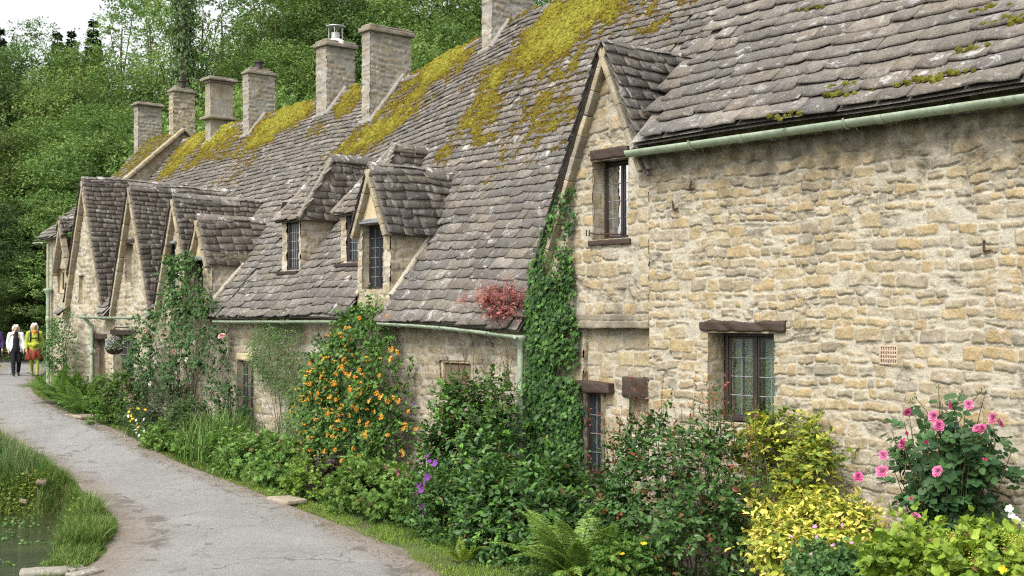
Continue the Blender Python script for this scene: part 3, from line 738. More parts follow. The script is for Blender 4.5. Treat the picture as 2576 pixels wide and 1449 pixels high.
# attic gable roof and the stretch of long roof behind it
gable_roof(near, 'H', .0, 1.2, 51, .2, .4, 3.4, 'tile', lambda s, z: s > -.01, ov=.17)
main_roof(near, -.6, 2.42, ('H',), 61, lambda s, t: (main_z(s, t) > 2.42+(t+.33)*1.07-.3) | (s > .0), name='rear_roof')
rear(near, -6.7, 2.42, 'back_roof')
gutter(near, .2, -6.9, 2.30, 2.295, -.265, .085, every=1.9, sd=3)
# oak lintels
lintel(near, S_(1985), S_(1770), Z_(1870, 834), Z_(1870, 808), -.11, .2, 3)
lintel(near, S_(1585), S_(1489), Z_(1535, 400), Z_(1535, 372), -.065, .3, 4)
lintel(near, S_(1536), S_(1448), Z_(1490, 987), Z_(1490, 960), -.05, .2, 5)
lintel(near, S_(1637, .09), S_(1568, .09), Z_(1600, 1001), Z_(1600, 950), .06, .3, 6)
# corbel over the recess
mb = MB(); lbox(mb, .0, S_(1440), -.085, .1, Z_(1545, 826), Z_(1545, 806), .02, noise=.02, col=(.6, 1, .5, .9), nf=5, div=5)
lbox(mb, .0, S_(1445), -.07, .1, Z_(1545, 807), Z_(1545, 790), .02, noise=.02, col=(.3, 1, .6, .9), nf=5, div=5)
mb.build('stone_ledge', M['stone_grey'], near)
# sills
mb = MB(); lbox(mb, uw[0]-.04, uw[1]+.06, -.05, .3, uw[2]-.07, uw[2]+.01, .015, noise=.01); mb.build('window_sill', M['wood'], near)
mb = MB(); lbox(mb, bw[0]-.03, bw[1]+.03, .0, .3, bw[2]-.07, bw[2]+.01, .015, noise=.01); mb.build('window_sill', M['wood'], near)
# windows
w1 = window(near, lw[0]+.005, S_(1824, .2)+.0, lw[2]+.02, lw[3]-.01, .2, 2, 4, 2, 'glass', .055)
mb = MB(); x = np.linspace(lw[0], lw[1], 90)
for (p, q) in ((0., .42), (.47, .74), (.8, 1.)):
    a = lw[0]+(lw[1]-lw[0])*p; b = lw[0]+(lw[1]-lw[0])*q; x = np.linspace(a, b, 40); w = .035*np.sin(x*70+np.sin(x*23)*2)
    V = np.concatenate([L(x, .36+w, lw[2]), L(x, .36+w*.8, lw[3])]); i = np.arange(39); mb.add(V, np.stack([i, i+1, i+41, i+40], -1))
mb.build('curtain', M['curtain'], w1)
interior(near, lw[0], lw[1], lw[2], lw[3], .3)
w2 = window(near, uw[0]+.003, S_(1519, .22), uw[2]+.02, uw[3]-.02, .24, 2, 4, 3, 'glass', .04)
mb = MB(); x = np.linspace(uw[0]+.1, uw[1]-.1, 20); mm = (uw[2]+uw[3])/2
for a, b, mt in ((-.05, .2, 'red'),):
    V = np.concatenate([L(x, .42+.02*np.sin(x*50), mm+a), L(x, .42+.02*np.sin(x*40), mm+b)]); i = np.arange(19); mb.add(V, np.stack([i, i+1, i+21, i+20], -1))
mb.build('red_blind', M['red'], w2)
mb = MB(); x = np.linspace(uw[0]+.02, uw[1], 30)
V = np.concatenate([L(x, .47+.02*np.sin(x*60), uw[2]), L(x, .47+.02*np.sin(x*60), uw[3])]); i = np.arange(29); mb.add(V, np.stack([i, i+1, i+31, i+30], -1)); mb.build('curtain', M['curtain'], w2)
interior(near, uw[0], uw[1], uw[2], uw[3], .38)
window(near, bw[0]+.003, bw[1]-.1, bw[2]+.02, bw[3]-.01, .07, 1, 4, 2, 'dglass', .03); interior(near, bw[0], bw[1], bw[2], bw[3], .4, .4)
mb = MB(); wall(mb, bl[0], bl[1], bl[2], bl[3], .26, .02, None, 44); mb.build('niche_back', M['stone'], near)
# stay for the attic casement
mb = MB(); tube(mb, np.stack([L(S_(1490), -.06, Z_(1490, 586)), L(S_(1510), -.07, Z_(1510, 590)), L(S_(1545), .15, Z_(1545, 588))]), .012, 6)
for p in (0, .06): tube(mb, np.stack([L(S_(1490)+p, -.06, Z_(1490, 578)), L(S_(1490)+p, -.06, Z_(1490, 594))]), .01, 5)
mb.build('window_stay', M['iron'], near)
# terracotta air bricks
def airbrick(v):
    mb = MB(); a, b, c, d = v; n, q = 9, 4; w = b-a; h = d-c; t = -.065
    f = .09*w; fx = (w-2*f)/(n*1.65); fz = (h-2*f)/(q*1.9+.0)
    lbox(mb, a, a+f, t, .03, c, d, .004); lbox(mb, b-f, b, t, .03, c, d, .004); lbox(mb, a+f, b-f, t, .03, c, c+f, .004); lbox(mb, a+f, b-f, t, .03, d-f, d, .004)
    for i in range(n-1):
        x = a+f+(w-2*f)*(i+1)/n; lbox(mb, x-fx*.4, x+fx*.4, t+.004, .02, c+f, d-f, .002)
    for j in range(q-1):
        z = c+f+(h-2*f)*(j+1)/q; lbox(mb, a+f, b-f, t+.003, .025, z-fz*.34, z+fz*.34, .002)
    o = mb.build('air_brick', M['terra'], near)
    mb = MB(); plain(mb, L([a, b, b, a], .035, [c, c, d, d])); mb.build('vent_back', M['void'], o)
airbrick(wv)
# old hinge hooks
for (px, py, ang) in ((1740, 466, .6), (1700, 516, -.2), (2481, 618, 0.)):
    mb = MB(); c = L(S_(px, -.05), -.1, Z_(px, py, -.05)); h = .055
    tp = c+ZV*h+UV*(-h*ang*1.2); tube(mb, np.stack([tp, c-ZV*h, c-ZV*h-UV*.075]), .013, 6); tube(mb, np.stack([c-ZV*h, c-ZV*h+NV*.09]), .013, 6)
    mb.build('hinge_hook', M['iron'], near)

# =====================================================  LONG COTTAGE WITH ROOF DORMERS
S2, S3 = SL, 12.4
mid = thing('stone_cottage', 'long low cottage with a mossy stone roof and three small dormers, behind the orange honeysuckle', 'cottage', L(7, 0, GS(7)))
sG, zG = GAB['G'][:2]
g0, g1 = sG-.52, sG+.52
ww = op(1106, 1186, 906, 1010); wx = op(597, 640, 905, 1065)
mb = MB()
stm = lambda S, Z: np.clip(.5*sst(-.55, -.1, Z+.3*(fbm(S, Z, 5)-.5))+.5*sst(.58, .75, fbm(S*.8, Z*.5, 8)), 0, 1)
wall(mb, S2, S3, GS(S2)-.4, .06, 0., .024, also(rect(*ww), rect(*wx), lambda S, Z: Z < ZE(S)+.12), 71, joint=.02, stain=stm)
gwn = op(911, 966, 563, 729)
wall(mb, g0, g1, .06, zG, 0., .022, also(rect(*gwn), lambda S, Z: Z < gab_z('G', S)-.04), 72, h0=.2, h1=.35, w0=.2, w1=.4, joint=.012, rag=.012)
reveal(mb, *gwn, -.01, .25, 73, .03); reveal(mb, *ww, -.01, .2, 74, .03); reveal(mb, *wx, -.01, .2, 75, .03)
body(mb, S2, S3, 8.8, -3.6, .3, sides=(0, 1))
mb.build('wall', M['stone_grey'], mid)
E_in = lambda s, t: ~((np.abs(s-sE) < .42) & (t > tE+.02) & (main_z(s, t) < Z_(735, 545, tE))) & ~((np.abs(s-sF) < .42) & (t > tE+.02) & (main_z(s, t) < Z_(735, 545, tE)))
mroof = main_roof(mid, S2, S3, ('H', 'G'), 62, E_in)
rear(mid, S2, S3)
# moss on the long roofs: a bumpy mat lying over the slates, thick where it grows and gone elsewhere
MOSS = [(1400, 90, 1.6, 1.15, 1.), (1290, 170, 1.3, .9, .75), (1240, 245, 1., .7, .55), (1480, 40, 1.2, .8, 1.), (1110, 170, 1.5, .75, .95), (1030, 260, 1.2, .7, .8), (960, 330, 1.2, .6, .85), (900, 370, 1.3, .5, .7), (870, 265, .7, .7, .7),
        (1335, 300, .5, .45, .5), (1340, 335, .3, .3, .45), (1120, 395, .35, .45, .7), (720, 300, 1.6, .7, 1.), (660, 350, 1.3, .6, .7), (560, 340, 1.4, .8, .9), (480, 370, 1.2, .9, .9), (610, 400, .8, .5, .5), (440, 420, .8, .6, .8), (800, 330, .8, .4, .45), (1190, 320, 1., .5, .35), (1050, 390, .8, .3, .4)]
def mossmat(par, s0, s1, keys, sd):
    r = np.random.default_rng(sd); n = int(200000*(s1-s0)/10); A, B = r.uniform(s0, s1, n), r.uniform(.2, BL+.02, n); m = np.zeros(n)
    for (px, py, ra, rb, w) in MOSS:
        s, t, z = roof_hit(px, py); bb = (t-T0)/(T1-T0)*BL
        m = np.maximum(m, w*np.exp(-(((A-s)/ra)**2+((B-bb)/rb)**2)*.8))
    m = np.maximum(m*1.0, .5*sst(BL-.7, BL, B)); m = np.maximum(m, .47*sst(2.2, 4.5, B)*sst(.45, .62, fbm(A*.55, B*.8, sd+40, 3)))
    nz = fbm(A*1.6, B*1.1, sd, 4)*.5+fbm(A*7, B*4, sd+9, 3)*.5
    h = m-(1-nz)*1.2+.165+.26*(fbm(A*11, B*6, sd+19, 2)-.5)
    p = np.clip(sst(-.15, .26, h)*.55+.02*sst(-.3, 0, h), 0, 1)
    k = (r.random(n) < p) & open_main(A, tb(B), keys); A, B, h = A[k], B[k], h[k]; n = len(A)
    P, N = MAIN(A, B); sz = (.024+.06*np.clip(h, 0, .5))*r.uniform(.6, 1.4, n)
    P = P+N*(.03+.10*np.clip(h, 0, .35)*r.random(n))[:, None]
    c = palette_(r, n, [(.13, .075, .016), (.19, .125, .02), (.26, .21, .026), (.34, .305, .04), (.42, .40, .065)], np.clip(h*1.9+.08+.5*(fbm(A*2, B*2, sd+3)-.5), 0, 1))
    mb = MB(); moss_lumps(mb, P, N, sz, c, r); o = mb.build('moss', M['moss'], par, smooth=True); o['kind'] = 'stuff'; return o
mossmat(mroof, S2, S3, ('H', 'G'), 5)
gutter(mid, S2+.12, g0-.12, -.27, -.08, -.33, .055, every=.95, sd=5, bow=.03)
gutter(mid, g1+.16, S3, -.05, -.06, -.33, .055, every=1.1, sd=6)
downpipe(mid, S2+.2, -.14, GS(S2, -.14), -.36, .05)
# front dormer
def dormer(par, key, lab, zeave, sd, cheekmat='stone_grey', win=None, rend=None, leadh=None, roofmat='tile', rows=5, cols=2):
    s0, za, sl, hw, tf = GAB[key]; mb = MB()
    for sg in (-1, 1):
        panel(mb, L(s0+sg*hw, tf, main_z(s0, tf)-.4), NV, ZV, UV*sg, 2.6, zeave+.25-main_z(s0, tf)+.4, .025,
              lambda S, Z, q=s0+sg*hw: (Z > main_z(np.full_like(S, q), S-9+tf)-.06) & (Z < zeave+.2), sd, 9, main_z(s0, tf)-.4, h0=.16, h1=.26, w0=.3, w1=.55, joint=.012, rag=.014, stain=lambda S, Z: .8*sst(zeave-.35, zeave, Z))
        tt = np.linspace(tf, tf+2.4, 20); zz = main_z(np.full(20, s0+sg*(hw+.03)), tt); k = zz < zeave+.05
        tube(mb, L(s0+sg*(hw+.03), tt[k], zz[k]+.035), .065, 6, (.4, .0, .2, .6))
    d = mb.build('dormer', M[cheekmat], par)
    if lab: d['label'] = lab
    gable_roof(d, key, zeave-.06, zeave-.06, sd, .19, .38, 3., roofmat, None, 'dormer_roof', .13)
    if rend:
        mb = MB(); zz = np.linspace(rend, za-.1, 12); hwid = np.maximum(.0, (za-.09-zz)/sl)
        hwid = np.minimum(hwid, hw-.02)
        V = np.concatenate([L(s0-hwid, tf-.025, zz), L(s0+hwid, tf-.025, zz)]); i = np.arange(11); mb.add(V, np.stack([i, i+12, i+13, i+1], -1)[:, ::-1])
        mb.build('rendered_gable', M['render'], d)
    if leadh:
        mb = MB(); a, b, z = leadh; lbox(mb, a, b, tf-.1, tf+.02, z-.03, z+.02, .012, noise=.01); lbox(mb, a+.01, b-.01, tf-.07, tf+.02, z+.018, z+.06, .012, noise=.008)
        mb.build('lead_hood', M['lead'], d)
    return d
dg = dormer(mid, 'G', 'wall dormer with a cream rendered gable above a leaded window', Z_(975, 577, 0)-.02, 81, rend=gwn[3]+.05, leadh=(gwn[0]-.0, gwn[1]+.1, gwn[3]+.03))
window(dg, gwn[0]+.003, S_(926, .15), gwn[2], gwn[3]-.005, .16, 2, 6, 2, 'dglass', .04, name='window_frame')
# two hipped dormers further along the slope
def hipped(sc, lab, sd):
    hw = .37; z0 = main_z(sc, tE)-.05; zt = Z_(735, 553, tE); zr = Z_(800, 404, tE+1.0)
    mb = MB()
    for sg in (-1, 1):
        panel(mb, L(sc+sg*hw, tE, z0), NV, ZV, UV*sg, 1.4, zt-z0, .025, lambda S, Z, q=sc+sg*hw: Z > main_z(np.full_like(S, q), S-9+tE)-.05, sd, 9, z0, h0=.1, h1=.15, w0=.2, w1=.4, joint=.012, rag=.012)
    wall(mb, sc-hw, sc-hw+.06, z0, zt, tE, .03, None, sd); wall(mb, sc+hw-.2, sc+hw, z0, zt, tE, .03, None, sd+1)
    d = mb.build('dormer', M['stone_grey'], mid); d['label'] = lab
    window(d, sc-hw+.06, sc+hw-.2, z0+.06, zt-.01, tE+.02, 1, 5, 4, 'dglass', .05, name='window_frame')
    mb = MB(); lbox(mb, sc-hw-.05, sc+hw+.05, tE-.14, tE+.05, z0-.01, z0+.06, .012, noise=.006); mb.build('window_sill', M['frame'], d)
    mb = MB(); e = .13; zl = zt-.02
    hl = 1.02                           # how far back the hip runs
    for sg in (-1, 1):
        th = math.atan2(zr-zl, hw+e); cs, sn = math.cos(th), math.sin(th); B = (zr-zl)/sn
        f = mkfn(lambda a, b, sg=sg: L(sc+sg*(hw+e-b*cs), tE-e+a, zl+b*sn))
        ins = lambda a, b, sg=sg: (a > b/B*(hl+e)+.1) & (zl+b*sn > main_z(sc+sg*(hw+e-b*cs), tE-e+a)-.02)
        slates(mb, f, -.05, 3., B, ins, .17, .14, .34, .28, .02, sd+sg); rsheet(mb, f, 0., 3., B, lambda a, b, i=ins: i(a+.12, b), .05, .05, -.005)
    th = math.atan2(zr-zl, hl+e); cs, sn = math.cos(th), math.sin(th); B = (zr-zl)/sn
    f = mkfn(lambda a, b: L(sc+a, tE-e+b*cs, zl+b*sn)); ins = lambda a, b: np.abs(a) < (hw+e)*(1-b/B)-.03
    slates(mb, f, -hw-e, hw+e, B, ins, .17, .13, .3, .2, .02, sd+7); rsheet(mb, f, -hw-e, hw+e, B, lambda a, b: np.abs(a) < (hw+e)*(1-b/B)+.03, .05, .05, -.005)
    o = mb.build('dormer_roof', M['tile_warm'], d)
    mr = MB(); te = 0
    while main_z(sc, tE+hl+te) < zr: te += .05
    ridge(mr, L([sc]*2, [tE+hl-.1, tE+hl+te+.1], [zr+.05]*2), UV, .12, .16, .05, .5, sd)
    for sg in (-1, 1):
        tube(mr, L(np.linspace(sc, sc+sg*(hw+e), 5), np.linspace(tE+hl, tE-e, 5), np.linspace(zr, zl, 5)+.02), .06, 7, (.4, .4, .3, .5))
    mr.build('ridge_stones', M['ridge'], d)
hipped(sE, 'hipped dormer with narrow leaded casement and stone cheek, the one standing clear', 91)
hipped(sF, 'hipped dormer mostly hidden behind the rendered one', 95)
# loose capping stones left of the rendered dormer
# windows of the ground floor
def shutter(par, v, name='window'):
    a, b, c, d = v; mb = MB(); lbox(mb, a, a+.05, .02, .12, c, d, .01); lbox(mb, b-.05, b, .02, .12, c, d, .01); lbox(mb, a, b, .02, .12, d-.05, d, .01)
    o = mb.build(name, M['render'], par); mb = MB()
    for i in range(4): lbox(mb, a+.07+(b-a-.14)*i/4+.003, a+.07+(b-a-.14)*(i+1)/4-.003, .07, .1, c, d-.07, .006, noise=.003)
    mb.build('shutter_board', M['door'], o)
shutter(mid, ww)
window(mid, wx[0]+.01, wx[1]-.01, wx[2], wx[3]-.01, .08, 2, 5, 2, 'dglass', .05, mat='door')
lintel(mid, wx[0]-.05, wx[1]+.05, wx[3]-.01, wx[3]+.14, -.02, .1, 9, 'render', nz=.008)
chimney(mid, 1222, 1238, 1345, -60, 4.15, 'chim', .028, 'slab', None, sd=101)

# =====================================================  ROW OF TALL GABLES
S4 = 21.75
row = thing('stone_cottage', 'gabled cottage row with four steep brown slate gables and a green corner downpipe', 'cottage', L(17, 0, GS(17)))
mb = MB(); zb = -3.3
d1 = op(232, 266, 852, 1030); d2 = op(286, 338, 842, 1000)
cw = op(424, 443, 614, 742); bwn = op(315, 337, 612, 708); aw = op(199, 213, 690, 762); dwn = op(487, 512, 655, 738)
allop = also(rect(*d1), rect(*d2), rect(*cw), rect(*bwn), rect(*aw), rect(*dwn))
def under(S, Z): return (Z < .1) | (Z < np.maximum.reduce([gab_z(k, S) for k in 'ABC'])-.06) | ((np.abs(S-GAB['D'][0]) < .5) & (Z < gab_z('D', S)-.05))
wall(mb, S3, S4, zb, 3.8, 0., .03, also(allop, under), 111, joint=.02, h0=.1, h1=.17, stain=lambda S, Z: .5*sst(.6, .75, fbm(S*.8, Z*.5, 8)))
for q in (d1, d2, cw, bwn, aw, dwn): reveal(mb, *q, -.01, .3, 112, .05)
body(mb, S3, S4, 8.8, zb, .3, sides=(0, 1))
mb.build('wall', M['stone_grey'], row)
R_in = None
rroof = main_roof(row, S3, 24.25, ('A', 'B', 'C', 'D'), 63, lambda s, t: (s < S4+.05) | (t > 1.7))
rear(row, S3, 24.25)
mossmat(rroof, S3, 24.2, ('A', 'B', 'C', 'D'), 15)
valley = lambda k, ot: (lambda s, z: np.logical_and.reduce([z > gab_z(o, s)-.03 for o in ot]))
gable_roof(row, 'C', .05, .05, 121, .15, .3, 3.2, lim=valley('C', 'BD'))
gable_roof(row, 'B', .0, .0, 124, .155, .3, 3.6, lim=valley('B', 'AC'))
gable_roof(row, 'A', .0, .0, 127, .155, .3, 3.9, lim=valley('A', 'B'))
dd = dormer(row, 'D', 'small wall dormer with cream rendered gable, overgrown by the climbing rose', Z_(520, 662, 0), 131, rend=dwn[3]+.05, leadh=(dwn[0]-.05, dwn[1]+.05, dwn[3]+.02), roofmat='tile_warm')
window(dd, dwn[0], dwn[1], dwn[2], dwn[3], .12, 2, 4, 2, 'dglass', .04, name='window_frame')
window(row, cw[0], cw[1], cw[2], cw[3]-.01, .06, 1, 6, 2, 'dglass', .04)
mb = MB(); lbox(mb, cw[0]-.06, cw[1]+.08, -.08, .03, cw[3], cw[3]+.06, .01, noise=.006); mb.build('lead_hood', M['lead'], row)
mb = MB(); wall(mb, bwn[0], bwn[1], bwn[2], bwn[3], .16, .03, None, 141, h0=.15, h1=.25); mb.build('blocked_window', M['stone'], row)
lintel(row, bwn[0]-.06, bwn[1]+.06, bwn[3]-.01, bwn[3]+.1, -.03, .1, 7)
window(row, aw[0], aw[1], aw[2], aw[3], .1, 2, 1, 1, 'dglass', .07, mat='render')
# doors
def door(v, lab):
    a, b, c, d = v; mb = MB(); n = 5
    for i in range(n): lbox(mb, a+.06+(b-a-.12)*i/n+.003, a+.06+(b-a-.12)*(i+1)/n-.003, .2, .25, c, d-.06, .006, noise=.003)
    for q in ((a, a+.06), (b-.06, b)): lbox(mb, q[0], q[1], .17, .27, c, d, .008)
    lbox(mb, a, b, .17, .27, d-.06, d, .008)
    o = mb.build('door', M['door'], row); o['label'] = lab
    mb = MB(); tube(mb, np.stack([L(a+.14, .16, c+1.), L(a+.14, .2, c+1.)]), .03, 8); mb.build('handle', M['iron'], o)
    return o
door(d1, 'plank door set deep in a stone porch opening'); o = door(d2, 'grey plank door with leaded glass, beside the hanging basket')
mb = MB(); a, b, c, d = d2; lbox(mb, a+.1, b-.1, .185, .215, d-.85, d-.16, .006); p = mb.build('pane', M['dglass'], o)
ml = MB()
for x in np.linspace(a+.1, b-.1, 4): tube(ml, L([x]*2, .18, [d-.85, d-.16]), .008, 5)
for z in np.linspace(d-.85, d-.16, 5): tube(ml, L([a+.1, b-.1], .178, [z]*2), .008, 5)
ml.build('leading', M['lead'], o)
lintel(row, d1[0]-.1, d1[1]+.1, d1[3]-.01, d1[3]+.13, -.04, .2, 8); lintel(row, d2[0]-.14, d2[1]+.14, d2[3]-.01, d2[3]+.12, -.05, .2, 10)
gp = S_(212, -.3)
gutter(row, S_(352, -.3), gp+.25, .02, .04, -.32, .055, every=1.1, sd=9)
downpipe(row, gp, -.1, GS(gp, -.1), -.12, .05, False, swan=(0., -.3))
chimney(row, 915, 931, 1035, 75, 3.65, 'chim', .03, 'slab', None, sd=103)
chimney(row, 795, 822, 893, 112, 4.05, 'chim', .03, 'slab', 'cowl', sd=107)
chimney(row, 612, 626, 692, 182, 4.1, 'chim', .03, 'stack', 'black', sd=111, h0=.1, h1=.14)
chimney(row, 524, 530, 586, 205, 4.2, 'chim', .03, 'mould', None, sd=115, band=Z_(528, 295, 4.2), flat=True)

# =====================================================  FAR COTTAGES
far = thing('stone_cottage', 'far cottage with a pale coped gable wall rising above the row and two chimneys', 'cottage', L(25.5, 5, GS(25, 5)))
sc_ = 24.3; pk = (4.62, Z_(455, 331, 4.62)); ft = (2.55, 4.0)
k_ = (pk[1]-ft[1])/(pk[0]-ft[0])
ffn = mkfn(lambda a, b: L(sc_+a*(1.25+1.3*b/2.6), ft[0]+b*.75, ft[1]+b*.75*k_))
mb = MB(); Bf = (pk[0]-ft[0])/.75
slates(mb, ffn, 0, 1., Bf, lambda a, b: a < 1.2, .13, .11, .2, .16, .02, 151); rsheet(mb, ffn, 0, 1., Bf, None, .1, .2, -.005)
mb2 = mkfn(lambda a, b: L(sc_+a, 6.7-b*.75, pk[1]-1.9+b*.75*.9)); slates(mb, mb2, 0, 2.6, 2.7, lambda a, b: a < 9, .2, .2, .3, .3, .02, 152); rsheet(mb, mb2, 0, 2.6, 2.7, None, .4, .4, -.005)
fr = mb.build('roof', M['tile'], far)
r = np.random.default_rng(8); n = 700; b = Bf*(1-r.random(n)**1.3*.8); P, nn = ffn(r.uniform(.05, .95, n), b); mb = MB()
moss_lumps(mb, P+nn*.03, nn, r.uniform(.03, .07, n), palette_(r, n, [(.10, .07, .015), (.2, .16, .02), (.3, .28, .04)], r.random(n)), r); mb.build('moss', M['moss'], fr, smooth=True)['kind'] = 'stuff'
mb = MB()
panel(mb, L(sc_, 2.0, 1.5), NV, ZV, -UV, 5.2, 5., .04, lambda S, Z: (Z < pk[1]-.04-k_*np.abs(S-20+2.0-pk[0])) & (Z > 2), 155, 20, 1.5, h0=.12, h1=.2, relief=.6, joint=.012)
panel(mb, L(25.6, ft[0]+.1, -2.6), NV, ZV, UV, 4, 6.4, .1, None, 156, 0, 0); wall(mb, sc_, 25.6, -2.6, ft[1]-.05, ft[0]+.12, .06, None, 157)
mb.build('wall', M['stone_grey'], far)
mb = MB(); r = np.random.default_rng(5)
for sg, ln in ((-1, 2.9), (1, 1.1)):
    ax = nrm(NV*sg-ZV*k_); up = nrm(np.cross(UV, ax)); up = up*np.sign(up[2]); x = 0.
    while x < ln:
        y = x+r.uniform(.35, .55); rbox(mb, L(sc_-.02, pk[0], pk[1]+.05)+ax*(x+y)/2, np.stack([ax, UV, up]), ((y-x)/2-.005, .13, .05), .015, 2, .01, (r.random(), 1, .2, .6), 3); x = y
mb.build('coping', M['stone_grey'], far)
chimney(far, 429, 437, 490, 228, 4.45, 'chim_pale', .03, 'stack', 'black', sd=161, dz=.5)
chimney(far, 342, 348, 406, 263, 4.4, 'chim', .03, 'thin', None, sd=165, dz=.7)
# end cottage with one small gable at the lane's bend
end = thing('stone_cottage', 'end cottage beside the walkers, pale front with tall green downpipe and small gable', 'cottage', L(22.6, 0, GS(22.6)))
sZ, zZ = Wp(150, 547, -.12); GAB['Z'] = (sZ, zZ, 2.5, 9., 0.)
S5 = S_(114, 0)
zw = op(143, 167, 674, 738)
mb = MB(); wall(mb, S4+.02, S5, -2.6, 3., .03, .035, also(rect(*zw), lambda S, Z: (Z < 2.2) | (Z < gab_z('Z', S)-.05)), 171, joint=.014, relief=.6, h0=.1, h1=.18)
reveal(mb, *zw, .02, .2, 172, .05); panel(mb, L(S5, .03, -2.6), NV, ZV, UV, 3., 4.9, .06, None, 173, 0, 0); panel(mb, L(S5, 3.03, -2.6), -UV, ZV, NV, S5-S4, 4.9, .15, None, 174, 0, 0)
mb.build('wall', M['stone_grey'], end)
zmain = lambda s, t: 2.2+(t+.2)*.85
fz = mkfn(lambda a, b: L(a, -.2+b*.76, 2.22+b*.65))
mb = MB(); slates(mb, fz, S4, S5+.1, 1.9, lambda a, b: (a < S5+.2) & (2.22+b*.65 > gab_z('Z', a)-.05), .16, .13, .3, .2, .02, 175); rsheet(mb, fz, S4, S5+.08, 1.9, lambda a, b: (2.22+b*.65 > gab_z('Z', a)-.12), .06, .06, -.005)
mb2 = mkfn(lambda a, b: L(a, 3.2-b*.8, 2.2+b*.6)); slates(mb, mb2, S4, S5+.1, 2.2, lambda a, b: a < 99, .2, .2, .3, .3, .02, 177); rsheet(mb, mb2, S4, S5+.08, 2.2, None, .4, .4, -.005)
mb.build('roof', M['tile'], end)
_mz = main_z
main_z = zmain
gable_roof(end, 'Z', 1.2, .9, 178, .15, .28, 1.5)
main_z = _mz
window(end, zw[0], zw[1], zw[2], zw[3], .1, 2, 1, 1, 'dglass', .07, mat='render')
gutter(end, S5+.12, S5-.45, 2.12, 2.12, -.27, .05, every=.5, sd=12)
downpipe(end, S_(121, -.1), -.1, GS(S5, -.1)+.0, Z_(121, 735, -.1), .055, True)
mb = MB(); tube(mb, np.stack([L(S_(121, -.1), -.1, Z_(121, 735, -.1)), L(S_(121, -.1), -.1, 2.05)]), .035, 8); mb.build('downpipe', M['green'], end)
# =====================================================  LEAVES
def T_(v, f): return np.array(v, float), np.array(f, int)
TP = {}
TP['dia'] = T_([(0, 0, 0), (-.3, .5, .06), (0, 1, -.06), (.3, .5, .06)], [(0, 3, 2, 1)])
TP['oval'] = T_([(0, 0, 0), (-.2, .22, .05), (0, .25, 0), (.2, .22, .05), (-.24, .55, .06), (0, .58, .0), (.24, .55, .06), (0, 1, -.1)],
                [(0, 3, 2, 2), (0, 2, 1, 1), (2, 3, 6, 5), (1, 2, 5, 4), (5, 6, 7, 7), (4, 5, 7, 7)])
TP['round'] = T_([(0, 0, 0), (-.34, .2, .05), (0, .25, 0), (.34, .2, .05), (-.4, .6, .06), (0, .6, .0), (.4, .6, .06), (0, 1, -.08)], TP['oval'][1])
TP['lance'] = T_([(0, 0, 0), (-.1, .2, .04), (0, .22, 0), (.1, .2, .04), (-.12, .55, .03), (0, .58, -.02), (.12, .55, .03), (0, 1, -.2)], TP['oval'][1])
_iv = [(0, .28, .05), (-.14, 0, 0), (-.42, .12, -.03), (-.36, .38, .0), (-.46, .6, -.05), (-.2, .66, .02), (0, 1, -.08), (.2, .66, .02), (.46, .6, -.05), (.36, .38, 0), (.42, .12, -.03), (.14, 0, 0)]
TP['ivy'] = T_(_iv, [(0, i+1, i, i) if False else (0, i, i, i+1) for i in range(1, 11)])
_a = np.linspace(-2.5, 2.5, 15); _r = np.where(np.arange(15) % 2 == 0, .62, .36)*(1-.12*np.abs(_a)/2.5)
TP['palm'] = T_([(0, .38, .0)]+[(math.sin(a)*r, .38+math.cos(a)*r, .09*(k % 2)-.05) for k, (a, r) in enumerate(zip(_a, _r))], [(0, i, i, i+1) for i in range(1, 15)])
TP['petal'] = T_([(-.12, 0, 0), (.12, 0, 0), (-.42, .5, .12), (.42, .5, .12), (-.3, .95, .0), (.3, .95, .0), (0, .5, -.04)], [(0, 1, 6, 6), (0, 6, 2, 2), (1, 3, 6, 6), (2, 6, 5, 4), (6, 3, 5, 5)])
def tri_clean(f):
    q, t = [], []
    for a in f:
        u = list(dict.fromkeys(a))
        (q if len(u) == 4 else t).append(u)
    return np.array(q, int).reshape(-1, 4), np.array(t, int).reshape(-1, 3)
for k in TP: TP[k] = (TP[k][0],)+tri_clean(TP[k][1])
def scatter(mb, pos, axis, nn, size, tp, col):
    v, q, t = TP[tp]; n = len(pos)
    if n == 0: return
    y = nrm(axis); x = nrm(np.cross(y, nn)); z = np.cross(x, y)
    size = np.broadcast_to(np.asarray(size, float), (n,))[:, None, None]
    V = pos[:, None]+size*(v[None, :, 0, None]*x[:, None]+v[None, :, 1, None]*y[:, None]+v[None, :, 2, None]*z[:, None])
    k = len(v); base = np.arange(n)[:, None, None]*k
    c = np.repeat(np.concatenate([np.asarray(col)[:, :3], np.ones((n, 1))], 1), k, 0)
    off = None
    if len(q): off = mb.add(V.reshape(-1, 3), (base+q).reshape(-1, 4), c)
    if len(t):
        if off is None: mb.add(V.reshape(-1, 3), (base+t).reshape(-1, 3), c)
        else: mb.addf((base+t).reshape(-1, 3), off)
def usph(r, n): return nrm(r.normal(size=(n, 3)))
def palette(r, n, pal, clump=None):
    pal = np.array(pal, float); k = r.random(n)*(len(pal)-1)
    if clump is not None: k = np.clip(k*.6+clump*(len(pal)-1)*.4, 0, len(pal)-1.001)
    i = np.minimum(k.astype(int), len(pal)-2); f = (k-i)[:, None]
    return (pal[i]*(1-f)+pal[i+1]*f)*r.uniform(.8, 1.2, (n, 1))
DKG = [(.022, .058, .016), (.040, .095, .024), (.07, .15, .034)]
MDG = [(.036, .085, .020), (.06, .135, .030), (.10, .19, .045)]
BRG = [(.06, .13, .022), (.10, .20, .035), (.17, .28, .055)]
LIM = [(.13, .22, .03), (.22, .33, .04), (.33, .42, .06)]
GLD = [(.08, .15, .025), (.26, .32, .04), (.52, .50, .07), (.64, .61, .13)]
